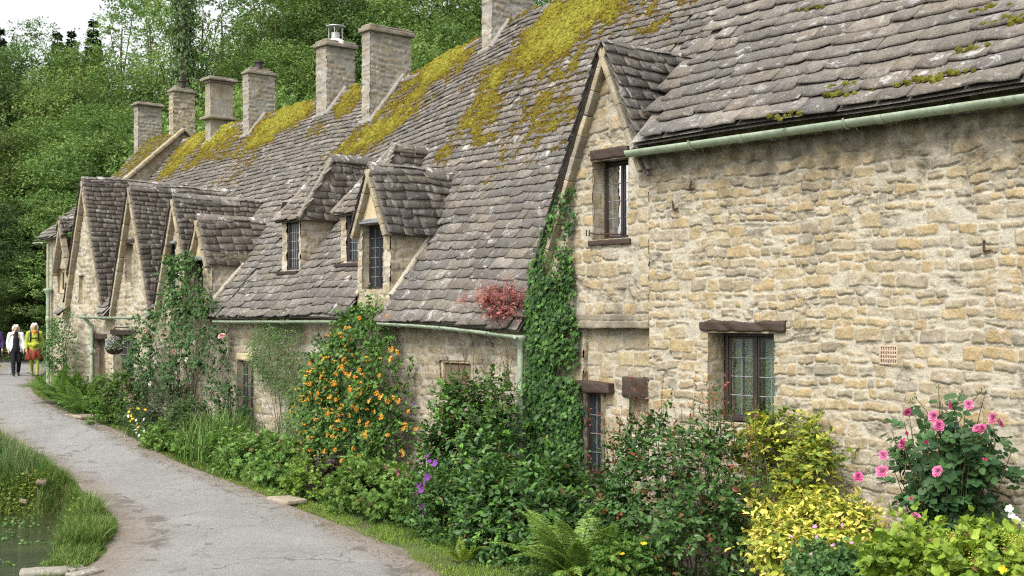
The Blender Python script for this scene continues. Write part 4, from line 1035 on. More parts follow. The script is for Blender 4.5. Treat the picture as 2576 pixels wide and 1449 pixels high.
GRY = [(.06, .09, .04), (.10, .14, .07), (.15, .19, .10)]
def WX(c, r): return c  # readability
def shrub(name, label, cat, cen, rad, n, size, tp, pal, sd, K=26, clr=.36, mat='leaf', group=None, base=None, stems=9, up=.45, droop=.35, tip=None, tall=0, part='foliage', zmin=None, gap=.0, stemr=.012, boxy=.62):
    K = int(K*1.35); n = int(n*1.3)
    r = np.random.default_rng(sd); cen = np.asarray(cen, float); rad = np.asarray(rad, float)
    ax = WAX
    if base is None: base = np.array([cen[0], cen[1], gz(cen[1])])
    root = thing(name, label, cat, base, group)
    d = usph(r, K); rr = r.uniform(.35, 1, K)**.5
    rad = rad*1.06; hz = np.linalg.norm(d[:, :2], axis=1, keepdims=True); d[:, :2] *= np.maximum(hz, boxy)/np.maximum(hz, .15)
    lowm = d[:, 2] < 0; hz = np.linalg.norm(d[:, :2], axis=1, keepdims=True); d[:, :2] = np.where(lowm[:, None], d[:, :2]/np.maximum(hz, .2)*np.maximum(hz, .92), d[:, :2])
    cl = (d*rr[:, None]*(rad*(1-clr)))@ax+cen
    rc = clr*r.uniform(.65, 1.25, K)
    cv = r.random(K)
    tw = 10; ns = n//tw; n = ns*tw; si = r.choice(K, ns, p=(rc**2)/np.sum(rc**2))
    e = usph(r, ns); e = nrm(e+.55*d[si]+np.array([0, 0, up*.5])); q = r.uniform(.3, 1, ns)**.5*.85
    anc = cl[si]+(e*(rc[si]*q)[:, None]*rad)@ax; out = nrm(nrm((anc-cen)@ax.T/rad)@ax)
    sdir = nrm(e@ax*.7+out*.4+ZV*up*.7+r.normal(size=(ns, 3))*.4); ln = size*r.uniform(1.5, 4.2, ns)*(1+1.2*(r.random(ns) < .12)*(tip is not None))
    I = np.repeat(np.arange(ns), tw); u = np.tile(np.linspace(.05, 1, tw), ns)+r.normal(0, .04, n)
    pos = anc[I]+sdir[I]*(ln[I]*u)[:, None]-ZV*(ln[I]*u**2*.18)[:, None]+r.normal(size=(n, 3))*size*.12
    sd2 = nrm(np.cross(sdir[I], ZV+r.normal(size=(n, 3))*.5))*np.where(np.arange(n) % 2 == 0, 1, -1)[:, None]
    axs = nrm(sdir[I]*(.35+.5*u[:, None])+sd2*(1.05-.4*u[:, None])-ZV*droop*.6+r.normal(size=(n, 3))*.15)
    nn = nrm(ZV*(.45+up*.4)+e[I]@ax*.3+out[I]*.45+r.normal(size=(n, 3))*.3)
    c = palette(r, n, pal, cv[si][I])
    if tip is not None:
        m = (u > .62) & (r.random(ns) < tip[1]*1.6)[I]; c[m] = np.array(tip[0])*r.uniform(.7, 1.3, (m.sum(), 1))
    dd_ = r.random(n) < .022; c[dd_] = np.array([[.20, .13, .05]])*r.uniform(.5, 1.4, (dd_.sum(), 1))
    k = np.ones(n, bool)
    zg = (gz(pos[:, 1])+.02) if zmin is None else zmin
    k &= pos[:, 2] > zg
    mb = MB(); scatter(mb, pos[k], axs[k], nn[k], (size*np.clip(r.lognormal(-.05, .3, n), .4, 1.7)*(1.12-.3*u))[k], tp, c[k])
    o = mb.build(part, M[mat], root)
    if stems:
        ms = MB()
        for i in range(min(stems, K)):
            a = base+np.array([r.normal(0, rad[0]*.12), r.normal(0, rad[0]*.12), -.02]); b = cl[i]; m = (a+b)/2+np.array([*r.normal(0, .06, 2), .1])
            tube(ms, np.stack([a, a*.6+m*.4, m, b]), [stemr*1.2, stemr, stemr*.8, stemr*.4], 5)
        ms.build('stems', M['stem'], root)
    return root
def bb(x0, y0, x1, y1, t, rn=None):            # surveyed silhouette standing at the distance t from the wall -> centre and radii
    c = Pt((x0+x1)/2, (y0+y1)/2, t); k = c[1]/FP; hw = (x1-x0)/2*k; tn = c[0]/c[1]
    cu, cn = abs(U2[0]-tn*U2[1]), abs(N2[0]-tn*N2[1])
    if rn is None: return c, np.array([hw, hw, (y1-y0)/2*k])*[1/math.hypot(cu, cn)]*3 if False else (hw/math.hypot(cu, cn), hw/math.hypot(cu, cn), (y1-y0)/2*k)
    return c, (math.sqrt(max(.02, hw*hw-(rn*cn)**2))/cu, rn, (y1-y0)/2*k)
def poly_in(px, pz, P):
    n = len(P); ins = np.zeros(px.shape, bool); j = n-1
    for i in range(n):
        xi, zi = P[i]; xj, zj = P[j]
        ins ^= ((zi > pz) != (zj > pz)) & (px < (xj-xi)*(pz-zi)/(zj-zi+1e-12)+xi); j = i
    return ins
def edge_d(px, pz, P):
    d = np.full(px.shape, 9.)
    for i in range(len(P)):
        a = np.array(P[i]); b = np.array(P[(i+1) % len(P)]); ab = b-a; L2 = max(ab@ab, 1e-9)
        u = np.clip(((px-a[0])*ab[0]+(pz-a[1])*ab[1])/L2, 0, 1); d = np.minimum(d, np.hypot(px-a[0]-u*ab[0], pz-a[1]-u*ab[1]))
    return d
def climber(name, label, cat, poly, n, size, tp, pal, sd, t=-.03, bulge=.3, mat='leaf', dens=(1.6, .35), droop=.8, stems=10, tip=None, group=None, flat=.6, stemr=.01, base_s=None, fuzz=.1, sprig=1):
    """a plant trained against the wall, inside an outline given on the wall plane"""
    r = np.random.default_rng(sd); P = np.array([Wp(x, y, t) for x, y in poly])
    s0, s1, z0, z1 = P[:, 0].min(), P[:, 0].max(), P[:, 1].min(), P[:, 1].max()
    sm = (s0+s1)/2 if base_s is None else base_s
    root = thing(name, label, cat, L(sm, t, GS(sm)), group)
    N = n*6; s = r.uniform(s0-.1, s1+.1, N); z = r.uniform(z0-.1, z1+.1, N)
    e = edge_d(s, z, P); ins = poly_in(s, z, P); sd_ = np.where(ins, e, -e)
    pr = sst(dens[1]-.12, dens[1]+.2, fbm(s*dens[0], z*dens[0], sd, 3))*(sd_+fuzz*(fbm(s*4, z*4, sd+4, 2)-.45) > 0)
    k = np.where(r.random(N) < pr)[0][:n]; s, z, e = s[k], z[k], e[k]; m = len(k)
    lump = fbm(s*2.4, z*2.4, sd+7, 3)
    dep = bulge*np.clip(e/.35, 0, 1)**.6*(.4+1.1*lump)*r.uniform(.4, 1, m)**.6+.02+r.random(m)*.05
    tw = 7 if sprig else 1; kk = np.arange(m)//tw*tw; s, z, dep, lump = s[kk], z[kk], dep[kk], lump[kk]
    sv = nrm(np.stack([r.normal(0, .8, m), -np.abs(r.normal(.5, .35, m)), r.normal(.1, .8, m)], -1))[kk]; u = (np.arange(m) % tw)/max(1, tw-1); ln = (size*r.uniform(2., 5.5, m))[kk]*(sprig > 0)
    shoot = (UV*sv[:, 0:1]+NV*sv[:, 1:2]+ZV*sv[:, 2:3])
    pos = L(s, t-dep, z)+shoot*(ln*u)[:, None]-ZV*(ln*u*u*.35)[:, None]+r.normal(size=(m, 3))*size*(.15 if sprig else .3)
    nn = nrm(-NV*(.55+flat)+ZV*.35+r.normal(size=(m, 3))*.45)
    ax = nrm(-ZV*droop+UV*r.normal(0, .7, m)[:, None]-NV*.3+r.normal(size=(m, 3))*.3+shoot*(.7*sprig))
    c = palette(r, m, pal, lump)
    if tip is not None: q = r.random(m) < tip[1]; c[q] = np.array(tip[0])*r.uniform(.7, 1.3, (q.sum(), 1))
    mb = MB(); scatter(mb, pos, ax, nn, size*r.uniform(.55, 1.3, m), tp, c); mb.build('foliage', M[mat], root)
    ms = MB()
    for i in range(stems):
        j = r.integers(m); x = np.linspace(0, 1, 8); zz = GS(sm)+(z[j]-GS(sm))*x; q = sm+(s[j]-sm)*x**1.4+.12*np.sin(x*5+i)
        tube(ms, L(q, t-.03-.5*bulge*np.sin(x*2.6)*.6, zz), stemr*(1.3-x), 5)
    if stems: ms.build('stems', M['stem'], root)
    root['_n'] = m; del root['_n']
    return root, np.stack([s, t-dep, z], -1)
def mesh_flower(np_, size, col, col2, name, lift=.3, seed=1, layers=1):
    r = np.random.default_rng(seed); mb = MB()
    for l in range(layers):
        a = np.arange(np_)*2*math.pi/np_+l*.5+r.normal(0, .08, np_)
        lf = lift+l*.32
        out = np.stack([np.cos(a)*math.cos(lf), np.sin(a)*math.cos(lf), np.full(np_, math.sin(lf))], -1)
        up = np.stack([-np.cos(a)*math.sin(lf), -np.sin(a)*math.sin(lf), np.full(np_, math.cos(lf))], -1)
        f = r.random((np_, 1)); scatter(mb, np.zeros((np_, 3))+out*size*.05, out, up, size*(1-.16*l)*r.uniform(.85, 1.1, np_), 'petal', np.array(col)*(1-f)+np.array(col2)*f)
    me = mb.mesh(name); me.materials.append(M['petal']); return me
def mesh_rose(name, rad, col, col2, seed=1):
    r = np.random.default_rng(seed); mb = MB(); n = 34
    for i in range(n):
        f = i/n; a = i*2.4; lf = 1.25-1.15*f; q = rad*(.12+.5*f)
        out = np.array([math.cos(a)*math.cos(lf), math.sin(a)*math.cos(lf), math.sin(lf)]); up = np.array([-math.cos(a)*math.sin(lf), -math.sin(a)*math.sin(lf), math.cos(lf)])
        p = np.array([math.cos(a)*q*.35, math.sin(a)*q*.35, rad*.1*(1-f)])
        g_ = r.random(); scatter(mb, p[None], (out+r.normal(0, .1, 3))[None], (up+r.normal(0, .12, 3))[None], [rad*(.55+.45*f)*r.uniform(.9, 1.1)], 'petal', np.array([np.array(col)*(1-g_)+np.array(col2)*g_])*(.75+.35*f))
    me = mb.mesh(name); me.materials.append(M['petal']); return me
def mesh_trumpets(name, seed, cols, n=9, ln=.045):
    r = np.random.default_rng(seed); mb = MB()
    for i in range(n):
        a = i*2*math.pi/n+r.normal(0, .2); el = r.uniform(-.1, .8); d = np.array([math.cos(a)*math.cos(el), math.sin(a)*math.cos(el), math.sin(el)])
        c = np.array(cols[r.integers(len(cols))])*r.uniform(.8, 1.15); e = ln*r.uniform(.8, 1.2)
        tube(mb, np.array([d*.004, d*e*.6, d*e]), [.0025, .0045, .008], 5, c, False)
        k = 4; aa = np.arange(k)*math.pi/2; s1 = nrm(np.cross(d, [0, 0, 1.])); s2 = np.cross(d, s1)
        o = np.cos(aa)[:, None]*s1+np.sin(aa)[:, None]*s2
        scatter(mb, np.repeat((d*e)[None], k, 0), o+d*.5, np.repeat(d[None], k, 0)-o*.5, np.full(k, .022), 'petal', np.repeat(c[None], k, 0))
    me = mb.mesh(name); me.materials.append(M['petal']); return me
def face_rot(r, d=-NV, j=.5):                     # rotation turning +z of a flower to look along d
    from mathutils import Vector as V3
    v = np.asarray(d)+r.normal(size=3)*j; q = V3([float(a) for a in v]).to_track_quat('Z', 'Y'); return q.to_euler()
def blades(mb, base, h, w, lean, pal, r, seg=3, dirs=None):
    n = len(base); a = r.uniform(0, 2*math.pi, n) if dirs is None else dirs
    d = np.stack([np.cos(a), np.sin(a), 0*a], -1); sdv = np.stack([-np.sin(a), np.cos(a), 0*a], -1)
    h = np.broadcast_to(h, (n,))*r.uniform(.6, 1.25, n); lean = np.broadcast_to(lean, (n,))*r.uniform(.3, 1.4, n)
    V = []
    for i in range(seg+1):
        f = i/seg; c = base+d*(lean*h*f**2)[:, None]+ZV*(h*f*(1-.25*np.minimum(lean, 2)*f))[:, None]
        ww = w*(1-f)**.6*(.6 if i == 0 else 1)+.0006
        V += [c-sdv*ww/2, c+sdv*ww/2]
    V = np.stack(V, 1); k = 2*(seg+1); b = np.arange(n)[:, None, None]*k
    q = np.array([[2*i, 2*i+1, 2*i+3, 2*i+2] for i in range(seg)])
    mb.add(V.reshape(-1, 3), (b+q).reshape(-1, 4), np.repeat(np.concatenate([palette(r, n, pal), np.ones((n, 1))], 1), k, 0))
def mesh_frond(name, ln, seed, arch=.9, pal=BRG, width=.19):
    """one fern frond growing along +x from the origin, arching over"""
    r = np.random.default_rng(seed); mb = MB(); m = 30; f = np.linspace(0, 1, m)
    th = 1.25-arch*1.35*f**1.3; dx = np.cos(th); dz = np.sin(th)
    x = np.concatenate([[0], np.cumsum((dx[1:]+dx[:-1])/2)])*ln/m; z = np.concatenate([[0], np.cumsum((dz[1:]+dz[:-1])/2)])*ln/m
    y = .04*np.sin(f*3+seed)*ln; C_ = np.stack([x, y, z], -1); tube(mb, C_, np.linspace(.005, .0015, m), 4, (.12, .16, .04), False)
    tg = nrm(np.gradient(C_, axis=0)); up = np.stack([-tg[:, 2], 0*f, tg[:, 0]], -1); sd_ = np.cross(tg, up)
    for i in range(4, m):
        w = width*ln*1.0*math.sin(math.pi*min(1, (f[i]*.94+.06))**.75)**.8*(1-.2*f[i])
        for sg in (-1, 1):
            d = nrm(sd_[i]*sg+tg[i]*.45-up[i]*.18+r.normal(0, .05, 3)); k = max(3, int(w/.012)); u = np.linspace(.08, 1, k)
            p = C_[i]+d*u[:, None]*w-ZV*(u**2*w*.25)[:, None]
            e = nrm(np.cross(d, up[i]))
            for q in (-1, 1):
                scatter(mb, p, np.repeat((e*q+d*.55)[None], k, 0), np.repeat(up[i][None], k, 0)+r.normal(0, .2, (k, 3)), .036*(1.05-u*.7)*(.5+ln*.55), 'dia', palette(r, k, pal))
    me = mb.mesh(name); me.materials.append(M['leaf']); return me
def fern(label, c, k, ln, sd, pal=BRG, group=None):
    r = np.random.default_rng(sd); root = thing('fern', label, 'fern', c, group)
    ms = [mesh_frond('frond', ln*q, sd+i, a, pal) for i, (q, a) in enumerate(((1., .85), (.85, 1.05), (1.1, .7), (.7, 1.15)))]
    for i in range(k):
        a = i*2.4+r.normal(0, .2)
        inst('frond', ms[i % 4], root, np.asarray(c)+[math.cos(a)*.05, math.sin(a)*.05, 0], (r.normal(0, .1), r.uniform(-.2, .35), a), r.uniform(.75, 1.1))
    return root
M['bstone'] = stone_mat('bank_stone', [(.17, .13, .08), (.22, .18, .12)], (.14, .13, .06), .2)
# =====================================================  GROUND, LANE, STREAM
right_e = np.array([[2.6, 4.], [1.6, 10.], [.3, 13.6]]+[list(Pg(x, y)[:2]) for x, y in ((1130, 1449), (1010, 1385), (900, 1332), (740, 1272), (560, 1203), (430, 1152), (335, 1096), (235, 1056), (150, 1030), (100, 998), (78, 970), (100, 950))]+[[-17.2, 46.], [-19.5, 52.], [-25, 60.]])
left_e = np.array([[-5., 4.], [-5.4, 10.], [-5.7, 14.]]+[list(Pg(x, y)[:2]) for x, y in ((165, 1449), (225, 1420), (287, 1362), (290, 1312), (228, 1252), (150, 1190), (70, 1140), (0, 1103), (-70, 1040), (-70, 985), (-30, 940), (10, 918))]+[[-22.5, 50.], [-25., 54.], [-30, 61.]])
def resamp(P, n):
    d = np.concatenate([[0], np.cumsum(np.linalg.norm(np.diff(P, axis=0), axis=1))]); x = np.linspace(0, d[-1], n)
    Q = np.stack([np.interp(x, d, P[:, 0]), np.interp(x, d, P[:, 1])], -1)
    for _ in range(6): Q[1:-1] = (Q[:-2]+2*Q[1:-1]+Q[2:])/4
    return Q
def by_y(P, ys): return np.interp(ys, P[:, 1], P[:, 0])
RE, LE = resamp(right_e, 260), resamp(left_e, 260)
mono = lambda P: P[np.maximum.accumulate(P[:, 1]) == P[:, 1]]
REm, LEm = mono(RE), mono(LE)
def WL(px, py, zr=-3.58): y = -zr*FP/(py-HY); return [(px-CX)/FP*y, y]
STREAM = np.array([WL(-200, 1285), WL(0, 1290), WL(90, 1300), WL(150, 1296), WL(185, 1325), WL(160, 1365), WL(125, 1400), WL(95, 1449), [-6.35, 15.5], [-6.3, 12], [-6.5, 4], [-16, 4], [-17, 20]])
def ground_z(X, Y):
    z = gz(Y)
    t = (X-O2[0])*N2[0]+(Y-O2[1])*N2[1]
    z = z+np.maximum(0, t-9.5)*.33*sst(9.5, 16, t)
    z = z+.10*(fbm(X*.5, Y*.5, 3, 3)-.5)*sst(.0, .8, np.minimum(np.abs(X-by_y(REm, Y)), np.abs(X-by_y(LEm, Y))))*(~((X > by_y(LEm, Y)) & (X < by_y(REm, Y))))
    e = edge_d(X, Y, STREAM); ins = poly_in(X, Y, STREAM); sdv = np.where(ins, e, -e)+.12*(fbm(X*2, Y*2, 9, 3)-.5)
    k = sst(-.3, .16, sdv); z = z*(1-k)+(EYE-4.1)*k
    return z-.02
xs = np.concatenate([np.arange(-90, -18, 3.), np.arange(-18, 9, .16), np.arange(9, 60, 3.)]); ys = np.concatenate([np.arange(2, 8, 1.), np.arange(8, 44, .16), np.arange(44, 60, 1.), np.arange(60, 150, 4.)])
A, B = np.meshgrid(xs, ys, indexing='ij'); Zg = ground_z(A, B)
idx = np.arange(A.size).reshape(A.shape); f = np.stack([idx[:-1, :-1], idx[1:, :-1], idx[1:, 1:], idx[:-1, 1:]], -1).reshape(-1, 4)
mb = MB(); mb.add(np.stack([A, B, Zg], -1).reshape(-1, 3), f); o = mb.build('ground', M['ground'], smooth=True); tag(o, None, None, kind='structure')
u = np.linspace(0, 1, 60)
P = LE[:, None]*(1-u)[None, :, None]+RE[:, None]*u[None, :, None]
wd = np.linalg.norm(RE-LE, axis=1)[:, None]*np.minimum(u, 1-u)[None]
P = P+((fbm(P[..., 0]*1.7, P[..., 1]*1.7, 5, 3)-.5)*.5*(wd < .02))[..., None]*np.array([1., 0])
edge = np.clip(sst(1.1, .0, wd+.5*(fbm(P[..., 0]*1.2, P[..., 1]*1.2, 6, 3)-.5)), 0, 1)
z = gz(P[..., 1])+.016-.03*sst(.15, 0, wd)+.02*(fbm(P[..., 0]*.7, P[..., 1]*.7, 8, 2)-.5)*sst(.0, .4, wd)
idx = np.arange(z.size).reshape(z.shape); f = np.stack([idx[:-1, :-1], idx[:-1, 1:], idx[1:, 1:], idx[1:, :-1]], -1).reshape(-1, 4)
mb = MB(); mb.add(np.concatenate([P, z[..., None]], -1).reshape(-1, 3), f[:, ::-1], np.stack([edge, edge*0, edge*0, edge*0+1], -1).reshape(-1, 4))
o = mb.build('lane', M['lane'], smooth=True); tag(o, None, None, kind='structure')
mb = MB(); mb.add([[-20, 3, EYE-3.58], [-5.9, 3, EYE-3.58], [-5.9, 24, EYE-3.58], [-20, 24, EYE-3.58]], [[0, 1, 2, 3]]); o = mb.build('water', M['water']); tag(o, None, None, kind='structure')
RR = np.random.default_rng(99)
# pale edging stones at the foot of the lane
for i, (px, py, w, d, lb) in enumerate(((112, 1443, .30, .16, 'pale flat edging stone at the lane foot, the one nearest the water'), (165, 1438, .26, .15, 'pale flat edging stone wedged between bank grass and tarmac'), (212, 1446, .22, .13, 'small pale flat edging stone on the tarmac edge'))):
    c = Pg(px, py); mb = MB(); a = .3+.3*i; rbox(mb, c+ZV*.02, np.array([[math.cos(a), math.sin(a), 0], [-math.sin(a), math.cos(a), 0], [0, 0, 1.]]), (w, d, .035), .03, 4, .03, (.5, .4, .2, .4), i, 3)
    tag(mb.build('edging_stone', M['chim'], loc=c), lb, 'stone', 'edging stones beside the stream')
for (px, py, w, d, lb) in ((722, 1262, .34, .2, 'flat stone doorstep slab beside the lime green clump'), (208, 1049, .5, .25, 'flat stone slab at the lane edge in front of the far ferns')):
    c = Pg(px, py); mb = MB(); rbox(mb, c+ZV*.025, WAX, (w, d, .035), .02, 4, .015, (.9, 1, .05, .1), 3, 3); tag(mb.build('stone_slab', M['chim'], loc=c), lb, 'stone')
# ---- grass
def grass(name, pts, h, w, lean, pal, sd, seg=3):
    r = np.random.default_rng(sd); pts = np.asarray(pts); mb = MB()
    blades(mb, np.column_stack([pts, ground_z(pts[:, 0], pts[:, 1])-.01]), h, w, lean, pal, r, seg)
    return tag(mb.build(name, M['grass']), None, None, kind='stuff')
GRS = [(.045, .10, .016), (.085, .165, .028), (.15, .235, .05), (.24, .27, .09)]
def band(y0, y1, n, w0, w1, right=True, r=RR):
    y = r.uniform(y0, y1, n); e = by_y(REm if right else LEm, y); k = r.random(n)
    lo = .05*(fbm(y*3, y*0+2, 4)-.5)*6*.3
    x = e+(1 if right else -1)*(lo+w0+(w1-w0)*k)/.8
    m = fbm(x*1.3, y*1.3, 44, 3)+r.normal(0, .08, n) > .36
    return np.stack([x, y], -1)[m]
tag(grass('verge_grass', np.concatenate([band(13, 19.5, 26000, -.12, 1.2), band(19.5, 23, 4200, -.1, .4)]), .07, .008, .7, [(.11, .19, .025), (.18, .28, .04), (.27, .35, .07)], 1), None, None)
grass('verge_grass', np.concatenate([band(26.5, 31, 5200, -.05, .7), band(33, 41.5, 8000, -.1, .9), band(23, 26.5, 1600, -.05, .3)]), .10, .014, .7, [(.07, .14, .018), (.13, .22, .03), (.20, .28, .05)], 2)
# stream banks
def around(n, x0, x1, y0, y1, cond): 
    p = np.stack([RR.uniform(x0, x1, n), RR.uniform(y0, y1, n)], -1); return p[cond(p[:, 0], p[:, 1])]
sdS = lambda x, y: np.where(poly_in(x, y, STREAM), 1, -1)*edge_d(x, y, STREAM)
leftof = lambda x, y: by_y(LEm, y)-x
vis = lambda x, y: x > -.47*y
nearbank = around(90000, -8.6, -5, 15, 22.6, lambda x, y: (sdS(x, y) < .1) & (leftof(x, y) > -.05+.35*(fbm(x*2, y*2, 4)-.35)) & (fbm(x*1.5, y*1.5, 12, 3) > .30))
grass('bank_grass', nearbank[:26000], .15, .010, .8, GRS, 3, 3)
k = around(30000, -8, -5, 17.6, 22.2, lambda x, y: (sdS(x, y) < -.12) & (leftof(x, y) > .1) & (fbm(x*1.2, y*1.2, 22, 3) > .47))
grass('bank_grass', k[:3600], .34, .011, .7, GRS, 4, 4)
farbank = around(90000, -14, -7.6, 21.5, 28, lambda x, y: (sdS(x, y) < .05) & (leftof(x, y) > -.05+.3*(fbm(x*2, y*2, 4)-.3)) & vis(x, y))
grass('bank_grass', farbank[:20000], .26, .013, .7, GRS, 5, 3)
k = around(60000, -13, -8.2, 22.2, 27, lambda x, y: (sdS(x, y) < -.1) & (leftof(x, y) > .45) & vis(x, y) & (fbm(x*.9, y*.9, 32, 3) > .40))
grass('bank_grass', k[:6500], .5, .014, .55, [(.06, .13, .035), (.10, .19, .05), (.16, .25, .08)], 6, 4)
k = around(30000, -13, -8.8, 22.4, 26.5, lambda x, y: (sdS(x, y) < -.2) & (leftof(x, y) > .5) & vis(x, y))
grass('grass_seedheads', k[:420], .82, .011, .35, [(.24, .22, .12), (.3, .27, .16)], 7, 4)
k = around(9000, -8.2, -6.6, 16.5, 22, lambda x, y: (np.abs(sdS(x, y)-.1) < .22) & (fbm(x*2, y*2, 3) > .55))
grass('sedge', k[:150], .36, .014, .9, [(.12, .2, .04), (.2, .28, .06)], 8, 4)
# water plants in the margins
def mat_of_leaves(name, pts, z, size, tp, pal, sd, hgt=.08):
    r = np.random.default_rng(sd); n = len(pts); mb = MB(); pos = np.column_stack([pts, np.broadcast_to(z, (n,))+r.random(n)**2*hgt])
    scatter(mb, pos, r.normal(size=(n, 3))*[1, 1, .3], ZV+r.normal(size=(n, 3))*.35, size*r.uniform(.6, 1.3, n), tp, palette(r, n, pal)); return tag(mb.build(name, M['leaf']), None, None, kind='stuff')
k = around(60000, -12, -6.4, 15.5, 22.4, lambda x, y: (sdS(x, y) > -.1) & (sdS(x, y) < .06+1.1*sst(.52, .72, fbm(x*.9, y*.9, 52, 3))) & (fbm(x*1.6, y*1.6, 53, 3) > .5) & vis(x, y))
mat_of_leaves('watercress', k[:520], EYE-3.575, .05, 'round', [(.05, .12, .03), (.10, .2, .05), (.17, .28, .09)], 9)
k = around(60000, -9.5, -6.9, 20.5, 24, lambda x, y: (sdS(x, y) < .05) & (sdS(x, y) > -.9) & (leftof(x, y) > .12) & (fbm(x*1.1, y*1.1, 62, 3) > .45))
mat_of_leaves('bank_foliage', k[:5200], ground_z(k[:5200, 0], k[:5200, 1]), .06, 'round', [(.10, .15, .03), (.18, .24, .04), (.27, .3, .06)], 10, .2)
RK = around(4000, -9.2, -6.9, 20.6, 23.8, lambda x, y: (np.abs(sdS(x, y)+.12) < .2))[:7]
for i, (x, y) in enumerate(RK):
    r_ = np.random.default_rng(i); sz = r_.uniform(.07, .14); mb = MB(); c = np.array([x, y, float(ground_z(np.array([x]), np.array([y]))[0])]); rbox(mb, c+ZV*sz*.25, nrm(np.eye(3)+r_.normal(0, .2, (3, 3))), (sz, sz*.8, sz*.55), sz*.4, 3, .05, (r_.random(), 1, .4, .6), i, 4)
    tag(mb.build('bank_stone', M['bstone'], loc=c), 'brown mossy stone in the low bank at the far end of the water', 'stone', 'stones in the stream bank')
# fallen petals and leaf litter along the edge
k = band(14, 30, 2600, -.5, .1); mat_of_leaves('leaf_litter', k, gz(k[:, 1])+.03, .03, 'oval', [(.10, .07, .04), (.2, .15, .07), (.3, .25, .1)], 11, .01)
# =====================================================  PLANTS ALONG THE FOOT OF THE ROW
def gb_(s, t): p = L(s, t, 0); return np.array([p[0], p[1], gz(p[1])])
def basept(px, t): s = Wp(px, 900, t)[0]; return gb_(s, t)
r0 = np.random.default_rng(123)
# --- pink rose bush against the tall wall
pink = [mesh_rose('rose_bloom', .062, (.70, .11, .34), (.86, .40, .62), 1), mesh_rose('rose_bloom', .058, (.58, .06, .26), (.82, .28, .52), 2)]
bud = mesh_rose('rose_bud', .028, (.62, .05, .18), (.75, .15, .3), 3)
def compound(mb, r, pos, axis, nn, size, pal):      # rose leaf: five leaflets
    n = len(pos); y = nrm(axis); x = nrm(np.cross(y, nn)); c = palette(r, n, pal)
    for (a, b, sx) in ((0, .75, 0), (.12, .38, 1), (.12, .38, -1), (.1, .0, 1), (.1, .0, -1)):
        scatter(mb, pos+(y*b+x*sx*a*.5)*size[:, None]*1.5, nrm(y+x*sx*1.1), nn, size*(.9 if sx else 1.05), 'round', c*r.uniform(.9, 1.1, (n, 1)))
def rosebush(name, label, cen, rad, canes, ncl, sd, lsize, pal, base):
    r = np.random.default_rng(sd); root = thing(name, label, 'rose', base); ms, mb = MB(), MB(); P, D = [], []
    for i in range(canes):
        d = usph(r, 1)[0]; d[2] = abs(d[2])*.9+.1; e = cen+(d*rad*r.uniform(.75, 1.0))@WAX; e[2] = max(e[2], base[2]+.3)
        a = base+(np.array([*r.normal(0, .07, 2), 0])); x = np.linspace(0, 1, 9)[:, None]
        q = a*(1-x)+e*x+ZV*(.22*np.sin(x*np.pi))*rad[2]; tube(ms, q, np.linspace(.011, .004, 9), 5, (.1, .1, .04))
        m = ncl; u = r.uniform(.25, 1., m)[:, None]
        p = a*(1-u)+e*u+ZV*(.22*np.sin(u*np.pi))*rad[2]; dd = usph(r, m); dd[:, 2] *= .4
        P.append(p+dd*.09); D.append(dd)
    P, D = np.concatenate(P), np.concatenate(D); n = len(P)
    compound(mb, r, P, nrm(D-ZV*.25), nrm(ZV*.8-NV*.45+r.normal(size=(n, 3))*.42), lsize*r.uniform(.7, 1.2, n), pal)
    ms.build('canes', M['stem'], root); mb.build('foliage', M['leaf'], root); return root, r
c, rad = bb(2190, 1000, 2560, 1370, -.95, .6)
rose, r = rosebush('rose_bush', 'rose bush with big pink double blooms against the sunlit tall wall', c, np.array(rad), 44, 21, 5, .088, [(.024, .066, .024), (.042, .10, .032), (.075, .155, .048)], basept(2390, -.95))
for i, (px, py) in enumerate(((2220, 1187), (2160, 1200), (2360, 1186), (2363, 1072), (2350, 1048), (2395, 1020), (2437, 1018), (2472, 1080), (2500, 1052), (2273, 1118), (2282, 1090), (2282, 1036), (2303, 1300), (2478, 1157), (2222, 1145), (2292, 1255), (2520, 1062), (2330, 1112), (2458, 1078))):
    small = i in (13, 15, 17, 10)
    p = Pt(px, py, -1.62 if i in (2, 3, 9, 10, 12, 13, 15, 17) else -1.3); o = inst('rose_bloom' if not small else 'rose_bud', bud if small else pink[i % 2], rose, p, face_rot(r, nrm(-NV*.8+UV*-.2+ZV*.5)), r.uniform(.7, 1.0)*(1.25 if i < 3 else 1))
mt = MB()
for (px, py) in ((2220, 1187), (2160, 1200), (2273, 1118), (2222, 1145), (2395, 1020), (2470, 985), (2420, 990), (2290, 1010), (2360, 975), (2300, 1000), (2480, 990)):
    e = Pt(px, py, -1.2); a = c+np.array([r.normal(0, .12), 0, -.1]); x = np.linspace(0, 1, 7)[:, None]; tube(mt, a*(1-x)+e*x+ZV*.1*np.sin(x*3), np.linspace(.006, .003, 7), 5, (.1, .12, .05))
    for k in range(4): ell(mt, e+r.normal(0, .018, 3)+ZV*.02, (.006, .006, .013), (.1, .15, .05), 4)
mt.build('flower_stalks', M['leaf'], rose)
# --- golden euonymus
c, rad = bb(1862, 1255, 2235, 1475, -1.35, .55); shrub('euonymus_shrub', 'low golden variegated euonymus mound below the pink rose', 'shrub', c, rad, 6000, .075, 'oval', GLD, 21, K=34, clr=.3, tip=((.72, .62, .14), .35), stems=8)
c, rad = bb(1850, 1030, 2110, 1330, -.45, .3); shrub('euonymus_shrub', 'upright golden variegated euonymus climbing beside the large leaded window', 'shrub', c, rad, 3600, .075, 'oval', [(.05, .11, .02), (.17, .24, .035), (.46, .47, .06), (.58, .56, .10)], 22, K=30, clr=.28, stems=12, base=basept(1960, -.4), gap=.2)
